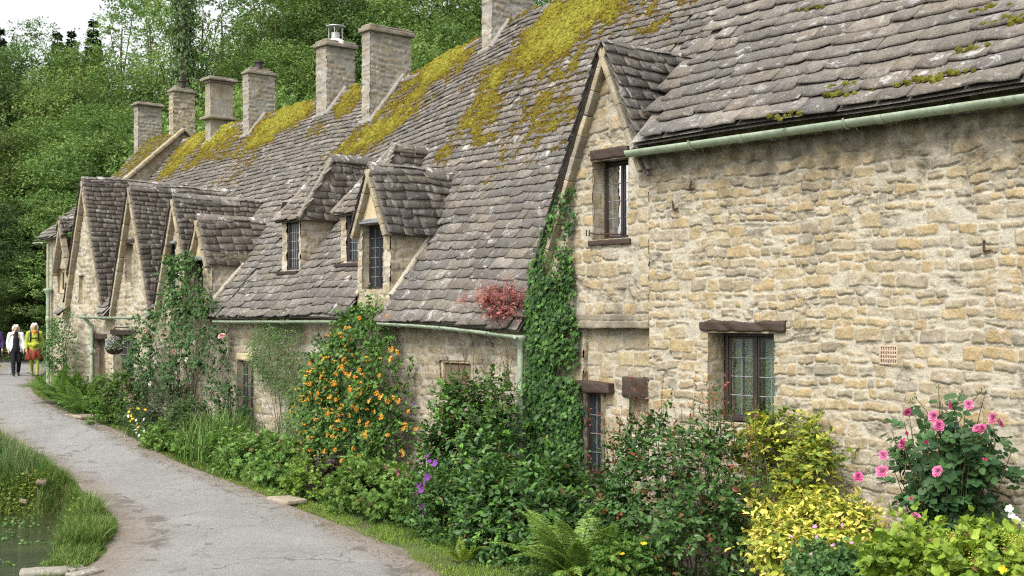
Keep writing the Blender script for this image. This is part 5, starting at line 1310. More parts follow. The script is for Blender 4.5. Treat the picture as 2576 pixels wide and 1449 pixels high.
# --- dark red-tipped shrub
c, rad = bb(1500, 1015, 1910, 1500, -1.0, .62)
sh = shrub('red_tipped_shrub', 'large airy dark shrub with red young shoots under the recessed wall panel', 'shrub', c, rad, 6400, .082, 'oval', DKG+[(.09, .17, .04)], 23, K=44, clr=.24, mat='gloss', tip=((.20, .06, .025), .05), stems=18, base=basept(1720, -.9), stemr=.009)
mb, ms = MB(), MB(); r = np.random.default_rng(24)
for i in range(64):          # long shoots standing clear of the mass
    px = r.uniform(1470, 1910); y1 = r.uniform(930, 1090) if px > 1560 else r.uniform(1000, 1150); a = Pt(px+r.normal(0, 30)+(80 if px < 1560 else 0), y1+r.uniform(160, 320), -.9); e = Pt(px, y1, -1.+r.normal(0, .2))
    x = np.linspace(0, 1, 9)[:, None]; q = a*(1-x)+e*x+ZV*.06*np.sin(x*3)+r.normal(0, .01, (9, 3)); tube(ms, q, np.linspace(.005, .0015, 9), 4, (.1, .05, .03))
    k = 22; u = r.uniform(.1, 1, k); p = a+(e-a)*u[:, None]; red = u > .72+.1*r.random(k)
    cc = palette(r, k, DKG+[(.09, .16, .04)]); cc[red] = np.array((.24, .055, .03))*r.uniform(.6, 1.4, (red.sum(), 1))
    scatter(mb, p, usph(r, k)+ZV*.3, ZV+r.normal(size=(k, 3))*.6, .058*(1.1-.5*u), 'oval', cc)
mb.build('young_shoots', M['gloss'], sh); ms.build('shoot_stems', M['stem'], sh)
# --- fern in front
fern('large fresh green fern at the front, below the red tipped shrub', basept(1450, -1.75), 40, 1.3, 31, [(.11, .20, .035), (.19, .31, .06), (.30, .42, .11)])
fern('narrow darker fern leaning against the wall behind the big fern', basept(1490, -1.1), 14, .9, 35, MDG)
# --- yellow poppies
root = shrub('poppy_plant', 'leafy plant with yellow poppies right of the big fern', 'flower', *bb(1500, 1340, 1660, 1480, -1.75), 1500, .06, 'palm', BRG, 41, K=16, stems=6)
yl = mesh_flower(4, .04, (.85, .55, .02), (.9, .65, .05), 'poppy_flower', .5)
for px, py in ((1545, 1400), (1566, 1395), (1548, 1408), (1530, 1436), (1542, 1440), (1450, 1443), (1620, 1370)): inst('poppy_flower', yl, root, Pt(px, py, -2.05), face_rot(r0, nrm(-NV+ZV)), r0.uniform(.8, 1.2), )
# --- lime foreground
c, rad = bb(2170, 1350, 2720, 1520, -2.2, .6); root = shrub('ladys_mantle', 'lime green frothy foliage clump in the bottom right corner', 'plant', c, rad, 3600, .085, 'round', LIM, 51, K=60, clr=.22, stems=0, up=.7, droop=.1)
mb = MB(); r = np.random.default_rng(52); n = 5200; k = r.integers(0, 60, n)
cx, cy = r.uniform(2260, 2640, 60), r.uniform(1330, 1440, 60)
pc = np.stack([Pt(a, max(b, 1330+.16*abs(a-2480)), -2.3+r.uniform(-.3, .4)) for a, b in zip(cx, cy)]); pos = pc[k]+r.normal(0, .035, (n, 3)); scatter(mb, pos, usph(r, n), usph(r, n), .016*r.uniform(.7, 1.3, n), 'dia', palette(r, n, [(.30, .38, .04), (.42, .48, .07), (.5, .52, .1)]))
mb.build('flower_froth', M['leaf'], root)
wh = mesh_flower(5, .036, (.78, .78, .8), (.85, .85, .88), 'white_flower', .4)
root = thing('white_flower_plant', 'tall stems of white cup flowers at the right edge of the rose', 'flower', basept(2540, -1.7)); mb = MB()
for px, py in ((2540, 1280), (2543, 1296), (2565, 1318), (2556, 1310), (2490, 1325), (2572, 1322), (2600, 1300), (2610, 1330)):
    e = Pt(px, py, -1.75); inst('white_flower', wh, root, e, face_rot(r0, nrm(-NV+ZV*.5)), r0.uniform(.9, 1.2)); b = basept(2550, -1.7); x = np.linspace(0, 1, 6)[:, None]; tube(mb, b*(1-x)+e*x, .004, 4, (.1, .16, .05))
mb.build('stems', M['leaf'], root)
root = thing('yellow_flower_plant', 'single yellow bloom among the lime green foliage', 'flower', basept(2520, -2.5)); e = Pt(2525, 1434, -2.75); inst('yellow_flower', yl, root, e, face_rot(r0, nrm(-NV+ZV)), 1.1)
mb = MB(); tube(mb, np.stack([basept(2525, -2.6), e]), .005, 4, (.1, .16, .05)); mb.build('stems', M['leaf'], root)
# --- low geranium mix with small pink flowers
c, rad = bb(1985, 1385, 2215, 1500, -1.95, .45); root = shrub('geranium', 'low cut leaved geranium with small pink flowers before the golden mound', 'plant', c, rad, 2600, .06, 'palm', [(.06, .13, .04), (.10, .20, .06), (.15, .27, .08)], 55, K=24, stems=4)
pk1 = mesh_flower(5, .02, (.70, .25, .50), (.82, .42, .62), 'pink_flower', .2)
for px, py in ((2050, 1325), (2055, 1350), (2010, 1385), (2040, 1395), (2145, 1365), (2080, 1385), (2007, 1420), (2095, 1372), (2120, 1320), (1990, 1350)): inst('pink_flower', pk1, root, Pt(px, py, -2.1), face_rot(r0, nrm(-NV+ZV)), r0.uniform(.9, 1.3))
# --- dark leafy shrubs and the clipped evergreen
c, rad = bb(1150, 1115, 1500, 1470, -1.15, .8); shrub('laurel_bush', 'broad dark green bush between the fern and the round topped evergreen', 'shrub', c, rad, 7600, .095, 'oval', DKG+[(.10, .20, .04)], 61, K=48, clr=.27, mat='gloss', stems=8, tip=((.10, .22, .03), .2))
c, rad = bb(1055, 948, 1315, 1420, -.75, .55); ev = shrub('evergreen_bush', 'tall round topped glossy evergreen bush in front of the drainpipe', 'shrub', c, rad, 8200, .095, 'oval', DKG+[(.10, .20, .04)], 62, K=54, clr=.26, mat='gloss', stems=10, tip=((.11, .23, .035), .3), base=basept(1190, -.7))
c, rad = bb(1015, 1170, 1230, 1420, -1.35, .5); root = shrub('clematis_plant', 'mixed leafy clematis with purple flowers at the foot of the evergreen', 'plant', c, rad, 3600, .06, 'oval', MDG, 63, K=30, clr=.3, stems=8)
pu = mesh_flower(6, .045, (.16, .035, .26), (.28, .08, .40), 'purple_flower', .1, 4)
for px, py in ((1068, 1215), (1052, 1240), (1044, 1246), (1075, 1200), (1060, 1232), (1062, 1275), (1068, 1290), (1080, 1160), (1075, 1148), (1095, 1165), (1038, 1017), (1055, 1220)): inst('purple_flower', pu, root, Pt(px, py, -1.75 if py > 1100 else -.9), face_rot(r0, nrm(-NV+ZV*.4)), r0.uniform(.8, 1.25))
root = fern('pale upright fern tuft with broad lime leaves before the dark bush', basept(1165, -2.1), 9, .55, 37, LIM)
# shoots over the evergreen
mb = MB(); r = np.random.default_rng(66)
for i in range(24):
    px = r.uniform(1110, 1300); a = Pt(px, 985, -.75); e = Pt(px+r.normal(0, 25), r.uniform(865, 955), -.8); k = 16; u = r.random(k); p = a+(e-a)*u[:, None]
    cc = palette(r, k, MDG); q = u > .7; cc[q] = np.array((.2, .07, .03)); scatter(mb, p, usph(r, k)+ZV*.4, ZV+r.normal(size=(k, 3))*.7, .05*(1.1-.5*u), 'oval', cc); tube(mb, np.stack([a, (a+e)/2, e]), [.004, .003, .001], 4, (.1, .06, .03))
mb.build('young_shoots', M['leaf'], ev)
# --- ivy up the corner
iv, q = climber('ivy', 'dark green ivy column climbing the corner of the tall gable', 'ivy', [(1420, 478), (1447, 476), (1450, 600), (1446, 700), (1462, 800), (1462, 880), (1466, 960), (1470, 1040), (1466, 1190), (1345, 1200), (1333, 1000), (1338, 850), (1332, 760), (1356, 650), (1382, 560)], 7600, .07, 'ivy', [(.016, .044, .012), (.03, .078, .018), (.06, .13, .03), (.11, .20, .05)], 71, t=-.02, bulge=.2, dens=(2.6, .36), droop=1.1, stems=14, flat=.9, fuzz=.16, sprig=0, tip=((.10, .21, .04), .15))
# --- red plant sitting on the eaves
s, t, z = roof_hit(1285, 790); c = L(s, t-.1, z+.14); rt = shrub('valerian', 'red leaved plant with pink flowers rooted on the eaves beside the ivy', 'plant', c, (.5, .3, .27), 2300, .042, 'oval', [(.13, .035, .035), (.22, .055, .05), (.32, .10, .09), (.25, .16, .06)], 73, K=26, clr=.34, base=L(s, t, z), stems=8, zmin=-9, tip=((.5, .2, .22), .3))
s, t, z = roof_hit(1240, 775); n = 3600; r = np.random.default_rng(74); mb = MB(); k = r.integers(0, 40, n); ks, kt, kz = r.normal(-.1, .36, 40), r.normal(0, .14, 40), np.abs(r.normal(0, .17, 40)); pos = L(s+ks[k]+r.normal(0, .06, n), t+kt[k]+r.normal(0, .05, n), z+.06+kz[k]*r.random(n)+np.abs(r.normal(0, .05, n))); scatter(mb, pos, usph(r, n)+ZV, usph(r, n), .028, 'dia', palette(r, n, [(.45, .16, .18), (.55, .28, .28), (.3, .2, .08)])); mb.build('flower_haze', M['petal'], rt)
# --- orange honeysuckle
hs_poly = [(890, 785), (960, 780), (1000, 840), (1035, 870), (1046, 940), (1050, 1010), (1046, 1100), (1035, 1160), (985, 1195), (870, 1215), (835, 1200), (812, 1130), (800, 1060), (815, 960), (838, 900), (872, 870), (878, 820)]
hs, pts = climber('honeysuckle', 'climbing honeysuckle covered in orange trumpet flowers beside the gutter gap', 'climber', hs_poly, 11500, .068, 'round', [(.03, .075, .015), (.055, .13, .025), (.10, .20, .035), (.17, .28, .06)], 75, t=-.05, bulge=.62, dens=(1.6, -.3), droop=.5, stems=14, flat=.5, fuzz=.25)
tr = [mesh_trumpets('flower_cluster', i, [(.88, .38, .03), (.90, .50, .06), (.82, .25, .03), (.90, .62, .18)], 12, .052) for i in range(3)]
r = np.random.default_rng(76); F_ = [(865, 905), (858, 925), (845, 940), (870, 940), (880, 945), (840, 965), (905, 930), (985, 880), (1000, 885), (955, 945), (960, 1000), (948, 990), (975, 1010), (1003, 1010), (990, 1000), (1028, 1035), (1015, 1080), (1020, 1070), (897, 1030), (880, 1045), (905, 1060), (925, 1065), (860, 1020), (830, 1000), (825, 1040), (835, 1075), (850, 1060), (868, 1080), (945, 1035), (960, 1050), (975, 1095), (1010, 1135), (1015, 1145), (1016, 1185), (890, 1130), (893, 1185), (920, 1205), (960, 1170), (970, 1180), (860, 1160), (842, 1190), (875, 1215), (940, 1220), (1048, 1080), (905, 800), (975, 795), (985, 905), (880, 975), (915, 1095), (930, 1010)]
out_ = pts[pts[:, 1] < np.percentile(pts[:, 1], 45)]
for i in range(99):
    if i < len(F_): px, py = F_[i]; s, z = Wp(px, py, -.45); d = np.hypot(pts[:, 0]-s, pts[:, 2]-z); tt = np.percentile(pts[d < .3, 1], 8) if (d < .3).sum() > 4 else -.3; s, z = Wp(px, py, tt-.2)
    else: s, tt, z = out_[r.integers(len(out_))]
    inst('flower_cluster', tr[i % 3], hs, L(s, tt-.2, z), face_rot(r, nrm(-NV+ZV*.3), .4), r.uniform(.55, .92)*(1 if i < 50 else .8))
mb = MB(); n = 170; k = r.integers(len(out_), size=n); v = [(np.array([u.co[:] for u in m_.vertices]), [list(p.vertices) for p in m_.polygons], np.array([d.color[:] for d in m_.color_attributes['col'].data])) for m_ in tr]
for i in range(n):
    V, F4, Cc = v[i % 3]; s, tt, z = out_[k[i]]; V = L(s, tt-.12, z)+V*r.uniform(.35, .65)
    q = [f for f in F4 if len(f) == 4]; t3 = [f for f in F4 if len(f) == 3]; off = mb.add(V, q, Cc); mb.addf(t3, off)
mb.build('small_flowers', M['petal'], hs)['kind'] = 'stuff'
# --- geranium clumps along the lane
mag = mesh_flower(5, .022, (.38, .05, .16), (.5, .1, .24), 'magenta_flower', .2)
def ger(label, box, t, n, sd, pal=BRG, fl=26, rn=.5, size=.085, tp='palm'):
    c, rad = bb(*box, t, rn); root = shrub('geranium', label, 'plant', c, rad, n, size, tp, pal, sd, K=40, clr=.3, stems=0, up=.9, droop=.15)
    r = np.random.default_rng(sd)
    for i in range(fl):
        px = r.uniform(box[0]+10, box[2]-10); f = (px-(box[0]+box[2])/2)/((box[2]-box[0])/2); py = box[1]+(1-math.sqrt(max(0, 1-f*f)))*(box[3]-box[1])*.5+r.normal(0, 6)-4+(r.random()**3)*60
        inst('magenta_flower', mag, root, Pt(px, py, t-.3*r.random()), face_rot(r, nrm(-NV+ZV)), r.uniform(.7, 1.2))
    return root
GB_ = [(.075, .155, .03), (.14, .245, .05), (.22, .33, .09)]
ger('mounded geranium bed below the orange honeysuckle', (830, 1178, 1062, 1330), -1.25, 4200, 81, GB_, 22)
ger('long bright geranium bed along the lane edge below the wispy climber', (505, 1092, 770, 1240), -1.15, 6200, 82, [(.08, .17, .035), (.15, .27, .06), (.24, .36, .10)], 18)
ger('small leafy geranium bed between the clipped mound and the lane', (368, 1072, 520, 1190), -1.2, 3400, 83, GB_, 8, .45)
c, rad = bb(712, 1155, 850, 1285, -1.35, .4); shrub('lime_shrub', 'lime green clump beside the flat doorstep slab', 'plant', c, rad, 2600, .055, 'palm', [(.09, .18, .03), (.16, .27, .04), (.26, .36, .06)], 84, K=24, stems=0)
c, rad = bb(775, 1150, 850, 1265, -1.1, .3); shrub('heuchera', 'dark purple leaved clump tucked behind the lime green one', 'plant', c, rad, 800, .075, 'round', [(.03, .025, .03), (.05, .03, .04), (.07, .05, .05)], 85, K=14, stems=0)
# --- wispy wall climber, dark red rose
climber('wispy_climber', 'wispy fine leaved climber on the pale wall left of the honeysuckle', 'climber', [(690, 800), (745, 795), (770, 850), (775, 960), (778, 1100), (735, 1105), (738, 990), (690, 960), (660, 940), (650, 870), (665, 820)], 8200, .06, 'lance', [(.06, .11, .03), (.10, .17, .05), (.16, .23, .08)], 91, t=-.04, bulge=.25, dens=(3.0, .2), stems=16, fuzz=.5, stemr=.007)
rr_, pts = climber('red_rose', 'small climbing rose with dark crimson blooms beside the honeysuckle', 'rose', [(788, 862), (850, 845), (868, 880), (850, 930), (800, 935), (782, 900)], 520, .05, 'round', DKG, 92, t=-.08, bulge=.2, stems=5, fuzz=.3)
rd = mesh_rose('rose_bloom', .055, (.30, .01, .03), (.45, .03, .06), 7)
for px, py in ((786, 911), (816, 908), (834, 912), (833, 905), (820, 945), (838, 902)): inst('rose_bloom', rd, rr_, Pt(px, py, -.55), face_rot(r0, nrm(-NV+ZV*.3)), r0.uniform(.8, 1.1))
# --- iris blades, clipped mound, dark cotoneaster
def bladeclump(name, label, px, t, n, h, w, sd, pal, lean=.55, spread=.3):
    r = np.random.default_rng(sd); b = basept(px, t); root = thing(name, label, 'plant', b); mb = MB()
    p = b+np.column_stack([r.normal(0, spread, n), r.normal(0, spread, n), np.zeros(n)]); blades(mb, p, h, w, lean, pal, r, 5); mb.build('blades', M['grass'], root)
bladeclump('montbretia', 'upright clump of long arching green blades beside the clipped mound', 548, -.85, 560, .98, .028, 95, [(.07, .15, .03), (.13, .23, .05), (.22, .32, .10)], .5, .34)
c, rad = bb(420, 1000, 530, 1110, -.95, .5); shrub('hebe_mound', 'smooth grey green clipped mound behind the arching blades', 'shrub', c, rad, 6500, .038, 'oval', [(.05, .10, .03), (.085, .15, .05), (.14, .20, .08)], 96, K=90, clr=.17, stems=0, up=.5)
c, rad = bb(365, 955, 490, 1090, -.6, .45); shrub('cotoneaster', 'dark small leaved cotoneaster bush under the climbing rose', 'shrub', c, rad, 5200, .04, 'oval', [(.022, .045, .018), (.04, .07, .03), (.075, .11, .05)], 97, K=46, clr=.24, stems=10, tip=((.2, .2, .13), .08))
bladeclump('lily_clump', 'thin leaved lily clump with dark stems against the wall by the barred window', 625, -.5, 120, .8, .02, 98, MDG, .5, .22)
# --- climbing pink rose over the small dormer
cr, pts = climber('climbing_rose', 'tall climbing rose with pale pink blooms reaching the small dormer', 'rose', [(470, 640), (505, 640), (515, 735), (570, 770), (585, 830), (580, 905), (560, 960), (500, 975), (430, 985), (370, 980), (348, 930), (345, 860), (370, 790), (430, 775), (452, 700)], 4600, .07, 'round', [(.028, .065, .02), (.05, .115, .03), (.09, .17, .05)], 101, t=-.06, bulge=.45, dens=(1.5, .42), stems=18, fuzz=.45, mat='leaf')
pr = mesh_rose('rose_bloom', .055, (.70, .28, .32), (.85, .55, .55), 8); pw = mesh_rose('rose_bloom', .05, (.75, .62, .55), (.85, .78, .72), 9)
for i, (px, py) in enumerate(((558, 846), (490, 862), (462, 880), (415, 845), (450, 908), (392, 910), (365, 833), (372, 848), (410, 830), (438, 885), (355, 890), (470, 905), (545, 990), (378, 965), (400, 870))): inst('rose_bloom', pr if i % 3 == 0 else pw, cr, Pt(px, py, -.75), face_rot(r0, nrm(-NV+ZV*.3)), r0.uniform(.7, 1.) if i else 1.3)
rr2, _p = climber('dormer_rose', 'narrow leafy rose shoot climbing over the front of the small dormer', 'rose', [(462, 640), (508, 640), (520, 735), (560, 790), (480, 800), (440, 790), (455, 700)], 1500, .075, 'round', MDG, 119, t=-.12, bulge=.35, dens=(1.8, .2), stems=5, fuzz=.2)
climber('climbing_rose', 'sparse dark climbing rose with bare stems beside the barred window', 'rose', [(545, 870), (582, 830), (590, 900), (640, 960), (645, 1040), (600, 1040), (560, 1010), (565, 930)], 1100, .055, 'round', DKG, 102, t=-.06, bulge=.45, stems=10, fuzz=.3)
# --- far group
c, rad = bb(232, 928, 350, 1068, -.75, .75); shrub('box_bush', 'round bright green bush in front of the two doorways', 'shrub', c, rad, 13000, .04, 'oval', BRG, 103, K=90, clr=.2, stems=6)
c, rad = bb(305, 1010, 375, 1100, -1.25, .35); root = shrub('daisy_plant', 'loose clump of yellow and white daisies beside the round green bush', 'flower', c, rad, 1500, .05, 'lance', GRY+[(.12, .2, .05)], 104, K=18, stems=0)
yd = mesh_flower(7, .03, (.8, .5, .02), (.85, .6, .04), 'daisy_flower', .15); wd_ = mesh_flower(7, .03, (.75, .75, .72), (.8, .8, .78), 'daisy_flower', .15)
r = np.random.default_rng(105)
for i in range(24): inst('daisy_flower', (yd, wd_)[i % 2], root, Pt(r.uniform(312, 368), (r.uniform(1015, 1075), r.uniform(1040, 1100))[i % 2], -1.6), face_rot(r, nrm(-NV+ZV*.6)), r.uniform(.8, 1.3))
for i, (px, t, k, ln, lb) in enumerate(((150, -.7, 22, 1.25, 'far bright fern clump at the lane bend, the one nearest the walkers'), (185, -.75, 24, 1.3, 'far fern clump in front of the corner downpipe'), (205, -1.0, 20, 1.0, 'low far fern clump spilling over the lane edge'))): fern(lb, basept(px, t), k, ln, 110+i, [(.08, .17, .035), (.14, .26, .05), (.22, .35, .08)])
climber('wall_creeper', 'loose pale green creeper between the two corner downpipes', 'climber', [(165, 800), (195, 790), (205, 850), (212, 930), (140, 935), (150, 860)], 2600, .07, 'oval', MDG, 115, t=-.15, bulge=.5, stems=8, fuzz=.4)
climber('dormer_creeper', 'fresh green creeper growing below the rendered dormer window', 'climber', [(900, 775), (960, 780), (968, 740), (985, 748), (950, 728), (925, 745), (935, 760)], 300, .07, 'oval', BRG, 116, t=-.1, bulge=.25, stems=4, fuzz=.3)
# --- hanging basket
b = Pt(288, 875, -.38); root = thing('hanging_basket', 'dark hanging basket of pale lilac flowers by the far doorway', 'basket', b-ZV*.16)
mb = MB(); a = np.linspace(0, math.pi/2, 7); tube(mb, np.stack([b-ZV*.17*math.cos(x)+ZV*.0 for x in a]), .21*np.sin(a)+.01, 14); mb.build('basket', M['frame'], root)
mb = MB(); r = np.random.default_rng(117); n = 900; e = usph(r, n); e[:, 2] = np.abs(e[:, 2]); pos = b+e*np.array([.24, .24, .34])*r.uniform(.5, 1, (n, 1))**.5-ZV*.04
cc = palette(r, n, MDG); q = r.random(n) < .35; cc[q] = np.array([.50, .44, .55]); scatter(mb, pos, usph(r, n), e+usph(r, n)*.5, .045, 'oval', cc); mb.build('flowers', M['petal'], root)
mb = MB()
for k in range(3): tube(mb, np.stack([b+np.array([math.cos(k*2.1)*.2, math.sin(k*2.1)*.2, 0]), b+ZV*.5]), .006, 4)
tube(mb, np.stack([b+ZV*.5, b+ZV*.5+NV*.36]), .012, 5); mb.build('chain', M['iron'], root)
mb = MB(); p = Pt(304, 900, -.3); g_ = gz(p[1]); tube(mb, np.array([[p[0], p[1], g_-.05], [p[0], p[1], g_+1.1]]), .05, 8); o = mb.build('bollard_post', M['green'], loc=(p[0], p[1], g_)); tag(o, 'short sage green post standing before the second doorway', 'post')

# low undergrowth filling the border between the named plants
r = np.random.default_rng(150); n = 15000; s = r.uniform(-3., 20.5, n); t = -.08-r.random(n)**.8*np.interp(s, [-3, 1, 4, 12, 20], [1.9, 1.9, 1.5, 1.05, .8]); p = L(s, t, 0)
k = (by_y(REm, p[:, 1]) < p[:, 0]-.12) & (fbm(s*1.3, t*1.8, 151, 3) > .36); s, t, p = s[k], t[k], p[k]; m = len(p); hgt = .06+.42*fbm(s*1.1, t*1.3, 152, 3)**1.3
pos = np.column_stack([p[:, :2], ground_z(p[:, 0], p[:, 1])+hgt*r.random(m)**.6]); mb = MB()
scatter(mb, pos, usph(r, m)+[0, 0, -.2], ZV*.9-NV*.4+r.normal(size=(m, 3))*.5, .07*r.uniform(.6, 1.3, m), 'palm', palette(r, m, [(.03, .07, .018), (.06, .13, .03), (.12, .21, .05)], fbm(s*1.5, t*2, 155, 2)))
tag(mb.build('undergrowth', M['leaf']), None, None, kind='stuff')
# =====================================================  TREES AND BACKGROUND
def tree_meshes(seed, h, rad, n, leaf, clumps, pal, low=.25, thin=0., lean=0., trunk_r=.28):
    """trunk with limbs, and a crown of leaf sprays carried on the limb ends"""
    r = np.random.default_rng(seed); mt, mc = MB(), MB()
    hh = np.linspace(0, h*.9, 12); x = np.cumsum(r.normal(0, .05, 12))*h/14+lean*hh/h; y = np.cumsum(r.normal(0, .05, 12))*h/14
    tr = np.stack([x, y, hh], -1); tube(mt, tr, trunk_r*(1-hh/(h*.95))**.8+.02, 9)
    C_, Rc = [], []
    for i in range(clumps):
        f = low+(1-low)*((i+.5)/clumps)**.9; z = h*f; wid = rad*(math.sin(math.pi*min(1, max(.02, (f-low)/(1-low)*.82+.16)))**.7)
        a = i*2.399+r.normal(0, .4); q = wid*r.uniform(.3, 1.0)**.6
        b = np.array([np.interp(z*.75, hh, x), np.interp(z*.75, hh, y), min(z*.75, h*.85)])
        e = np.array([np.interp(z, hh, x)+math.cos(a)*q, np.interp(z, hh, y)+math.sin(a)*q, z+r.normal(0, .3)]); C_.append(e); Rc.append(rad*r.uniform(.24, .40))
        if i % 3 == 0: m = (b+e)/2+np.array([0, 0, .1*q]); tube(mt, np.stack([b, m, e]), [trunk_r*.26, trunk_r*.16, .02], 5)
    C_, Rc = np.array(C_), np.array(Rc)
    k = r.choice(len(C_), n, p=Rc**2/np.sum(Rc**2)); e = usph(r, n); e[:, 2] = e[:, 2]*.62+.12
    # sprays: leaves gather along short twigs
    tw = 9; tk = r.choice(len(C_), n//tw+1, p=Rc**2/np.sum(Rc**2)); td = usph(r, len(tk)); td[:, 2] = td[:, 2]*.55+.22
    ti = np.repeat(np.arange(len(tk)), tw)[:n]; fu = r.uniform(.35, 1.05, n)
    pos = C_[tk[ti]]+td[ti]*(Rc[tk[ti]]*fu**.6)[:, None]*1.1+r.normal(0, .06*rad/3.5, (n, 3))
    nn = nrm(td[ti]*.9+ZV*.5+r.normal(size=(n, 3))*.3); ax = nrm(td[ti]+r.normal(size=(n, 3))*.6-ZV*.35)
    cv = r.random(len(C_)); cc_ = np.clip(.72*cv[tk[ti]]+.28*r.random(n), 0, .999)*2; i_ = cc_.astype(int); P_ = np.array(pal); c = (P_[i_]*(1-(cc_-i_))[:, None]+P_[np.minimum(i_+1, 2)]*(cc_-i_)[:, None])*r.uniform(.88, 1.12, (n, 1))
    scatter(mc, pos, ax, nn, leaf*r.uniform(.65, 1.3, n), 'dia', c)
    t, c = mt.mesh('trunk', smooth=True), mc.mesh('crown'); t.materials.append(M['bark']); c.materials.append(M['tree']); return t, c
def conifer_meshes(seed, h, rad, n, pal):
    r = np.random.default_rng(seed); mt, mc = MB(), MB(); tube(mt, np.array([[0, 0, 0], [0, 0, h*.5], [0, 0, h]]), [.25, .15, .03], 7)
    f = r.random(n)**.75; a = r.uniform(0, 2*math.pi, n); z = h*(.12+.88*(1-f)); z = np.round(z/.55)*.55+r.normal(0, .1, n); w = rad*(1-z/(h*1.02)).clip(.02)*r.uniform(.3, 1, n)**.5
    pos = np.stack([np.cos(a)*w, np.sin(a)*w, z-.18*w], -1); out = np.stack([np.cos(a), np.sin(a), -.35+0*a], -1)
    scatter(mc, pos, out+r.normal(size=(n, 3))*.3, ZV+r.normal(size=(n, 3))*.4, .3*r.uniform(.6, 1.2, n), 'dia', palette(r, n, pal))
    t, c = mt.mesh('trunk', smooth=True), mc.mesh('crown'); t.materials.append(M['bark']); c.materials.append(M['tree']); return t, c
PA = [(.07, .13, .045), (.12, .205, .065), (.19, .285, .10)]
PB = [(.09, .16, .05), (.16, .25, .078), (.25, .35, .12)]
PD = [(.042, .075, .03), (.075, .125, .045), (.12, .18, .065)]
PO = [(.075, .105, .034), (.13, .165, .05), (.19, .225, .075)]
TV = {'a': tree_meshes(1, 15, 4.4, 40000, .165, 46, PA, .16), 'b': tree_meshes(2, 14, 4.0, 42000, .15, 48, PB, .12), 'c': tree_meshes(3, 16, 4.2, 32000, .16, 38, PB, .18, 1),
      'd': tree_meshes(4, 13, 4.0, 38000, .16, 46, PD, .06), 'o': tree_meshes(5, 14, 3.8, 36000, .155, 42, PO, .15), 's': tree_meshes(6, 17, 3.2, 12000, .145, 30, PB, .30, 1, trunk_r=.17),
      'u': tree_meshes(7, 6, 3.4, 30000, .14, 40, PB, .03), 'f': conifer_meshes(8, 14, 2.6, 7000, [(.018, .036, .018), (.03, .055, .024)])}
VN = dict(a='broadleaf_tree', b='broadleaf_tree', c='broadleaf_tree', d='broadleaf_tree', o='broadleaf_tree', s='slender_tree', u='understory_tree', f='conifer_tree')
def put_tree(v, px, ytop, dist, label, sd, stretch=1.):
    hs = dict(a=16, b=15, c=17, d=14, o=15, s=17.8, u=6.8, f=14.2)[v]; X = (px-CX)/FP*dist; zt = EYE+(HY-ytop)/FP*dist; zb = float(ground_z(np.array([X]), np.array([dist]))[0])-.2
    sc = (zt-zb)/hs; r = np.random.default_rng(sd); root = thing(VN[v], label, 'tree', (X, dist, zb), 'trees on the wooded bank behind the row')
    w = min(sc, 1.25)*stretch if sc > 1 else sc**.5*stretch
    root.rotation_euler = (0, 0, r.uniform(0, 6.28)); root.scale = (w, w, sc)
    for nm, me in (('trunk', TV[v][0]), ('crown', TV[v][1])): o = bpy.data.objects.new(nm, me); COL.objects.link(o); o.parent = root
    return root
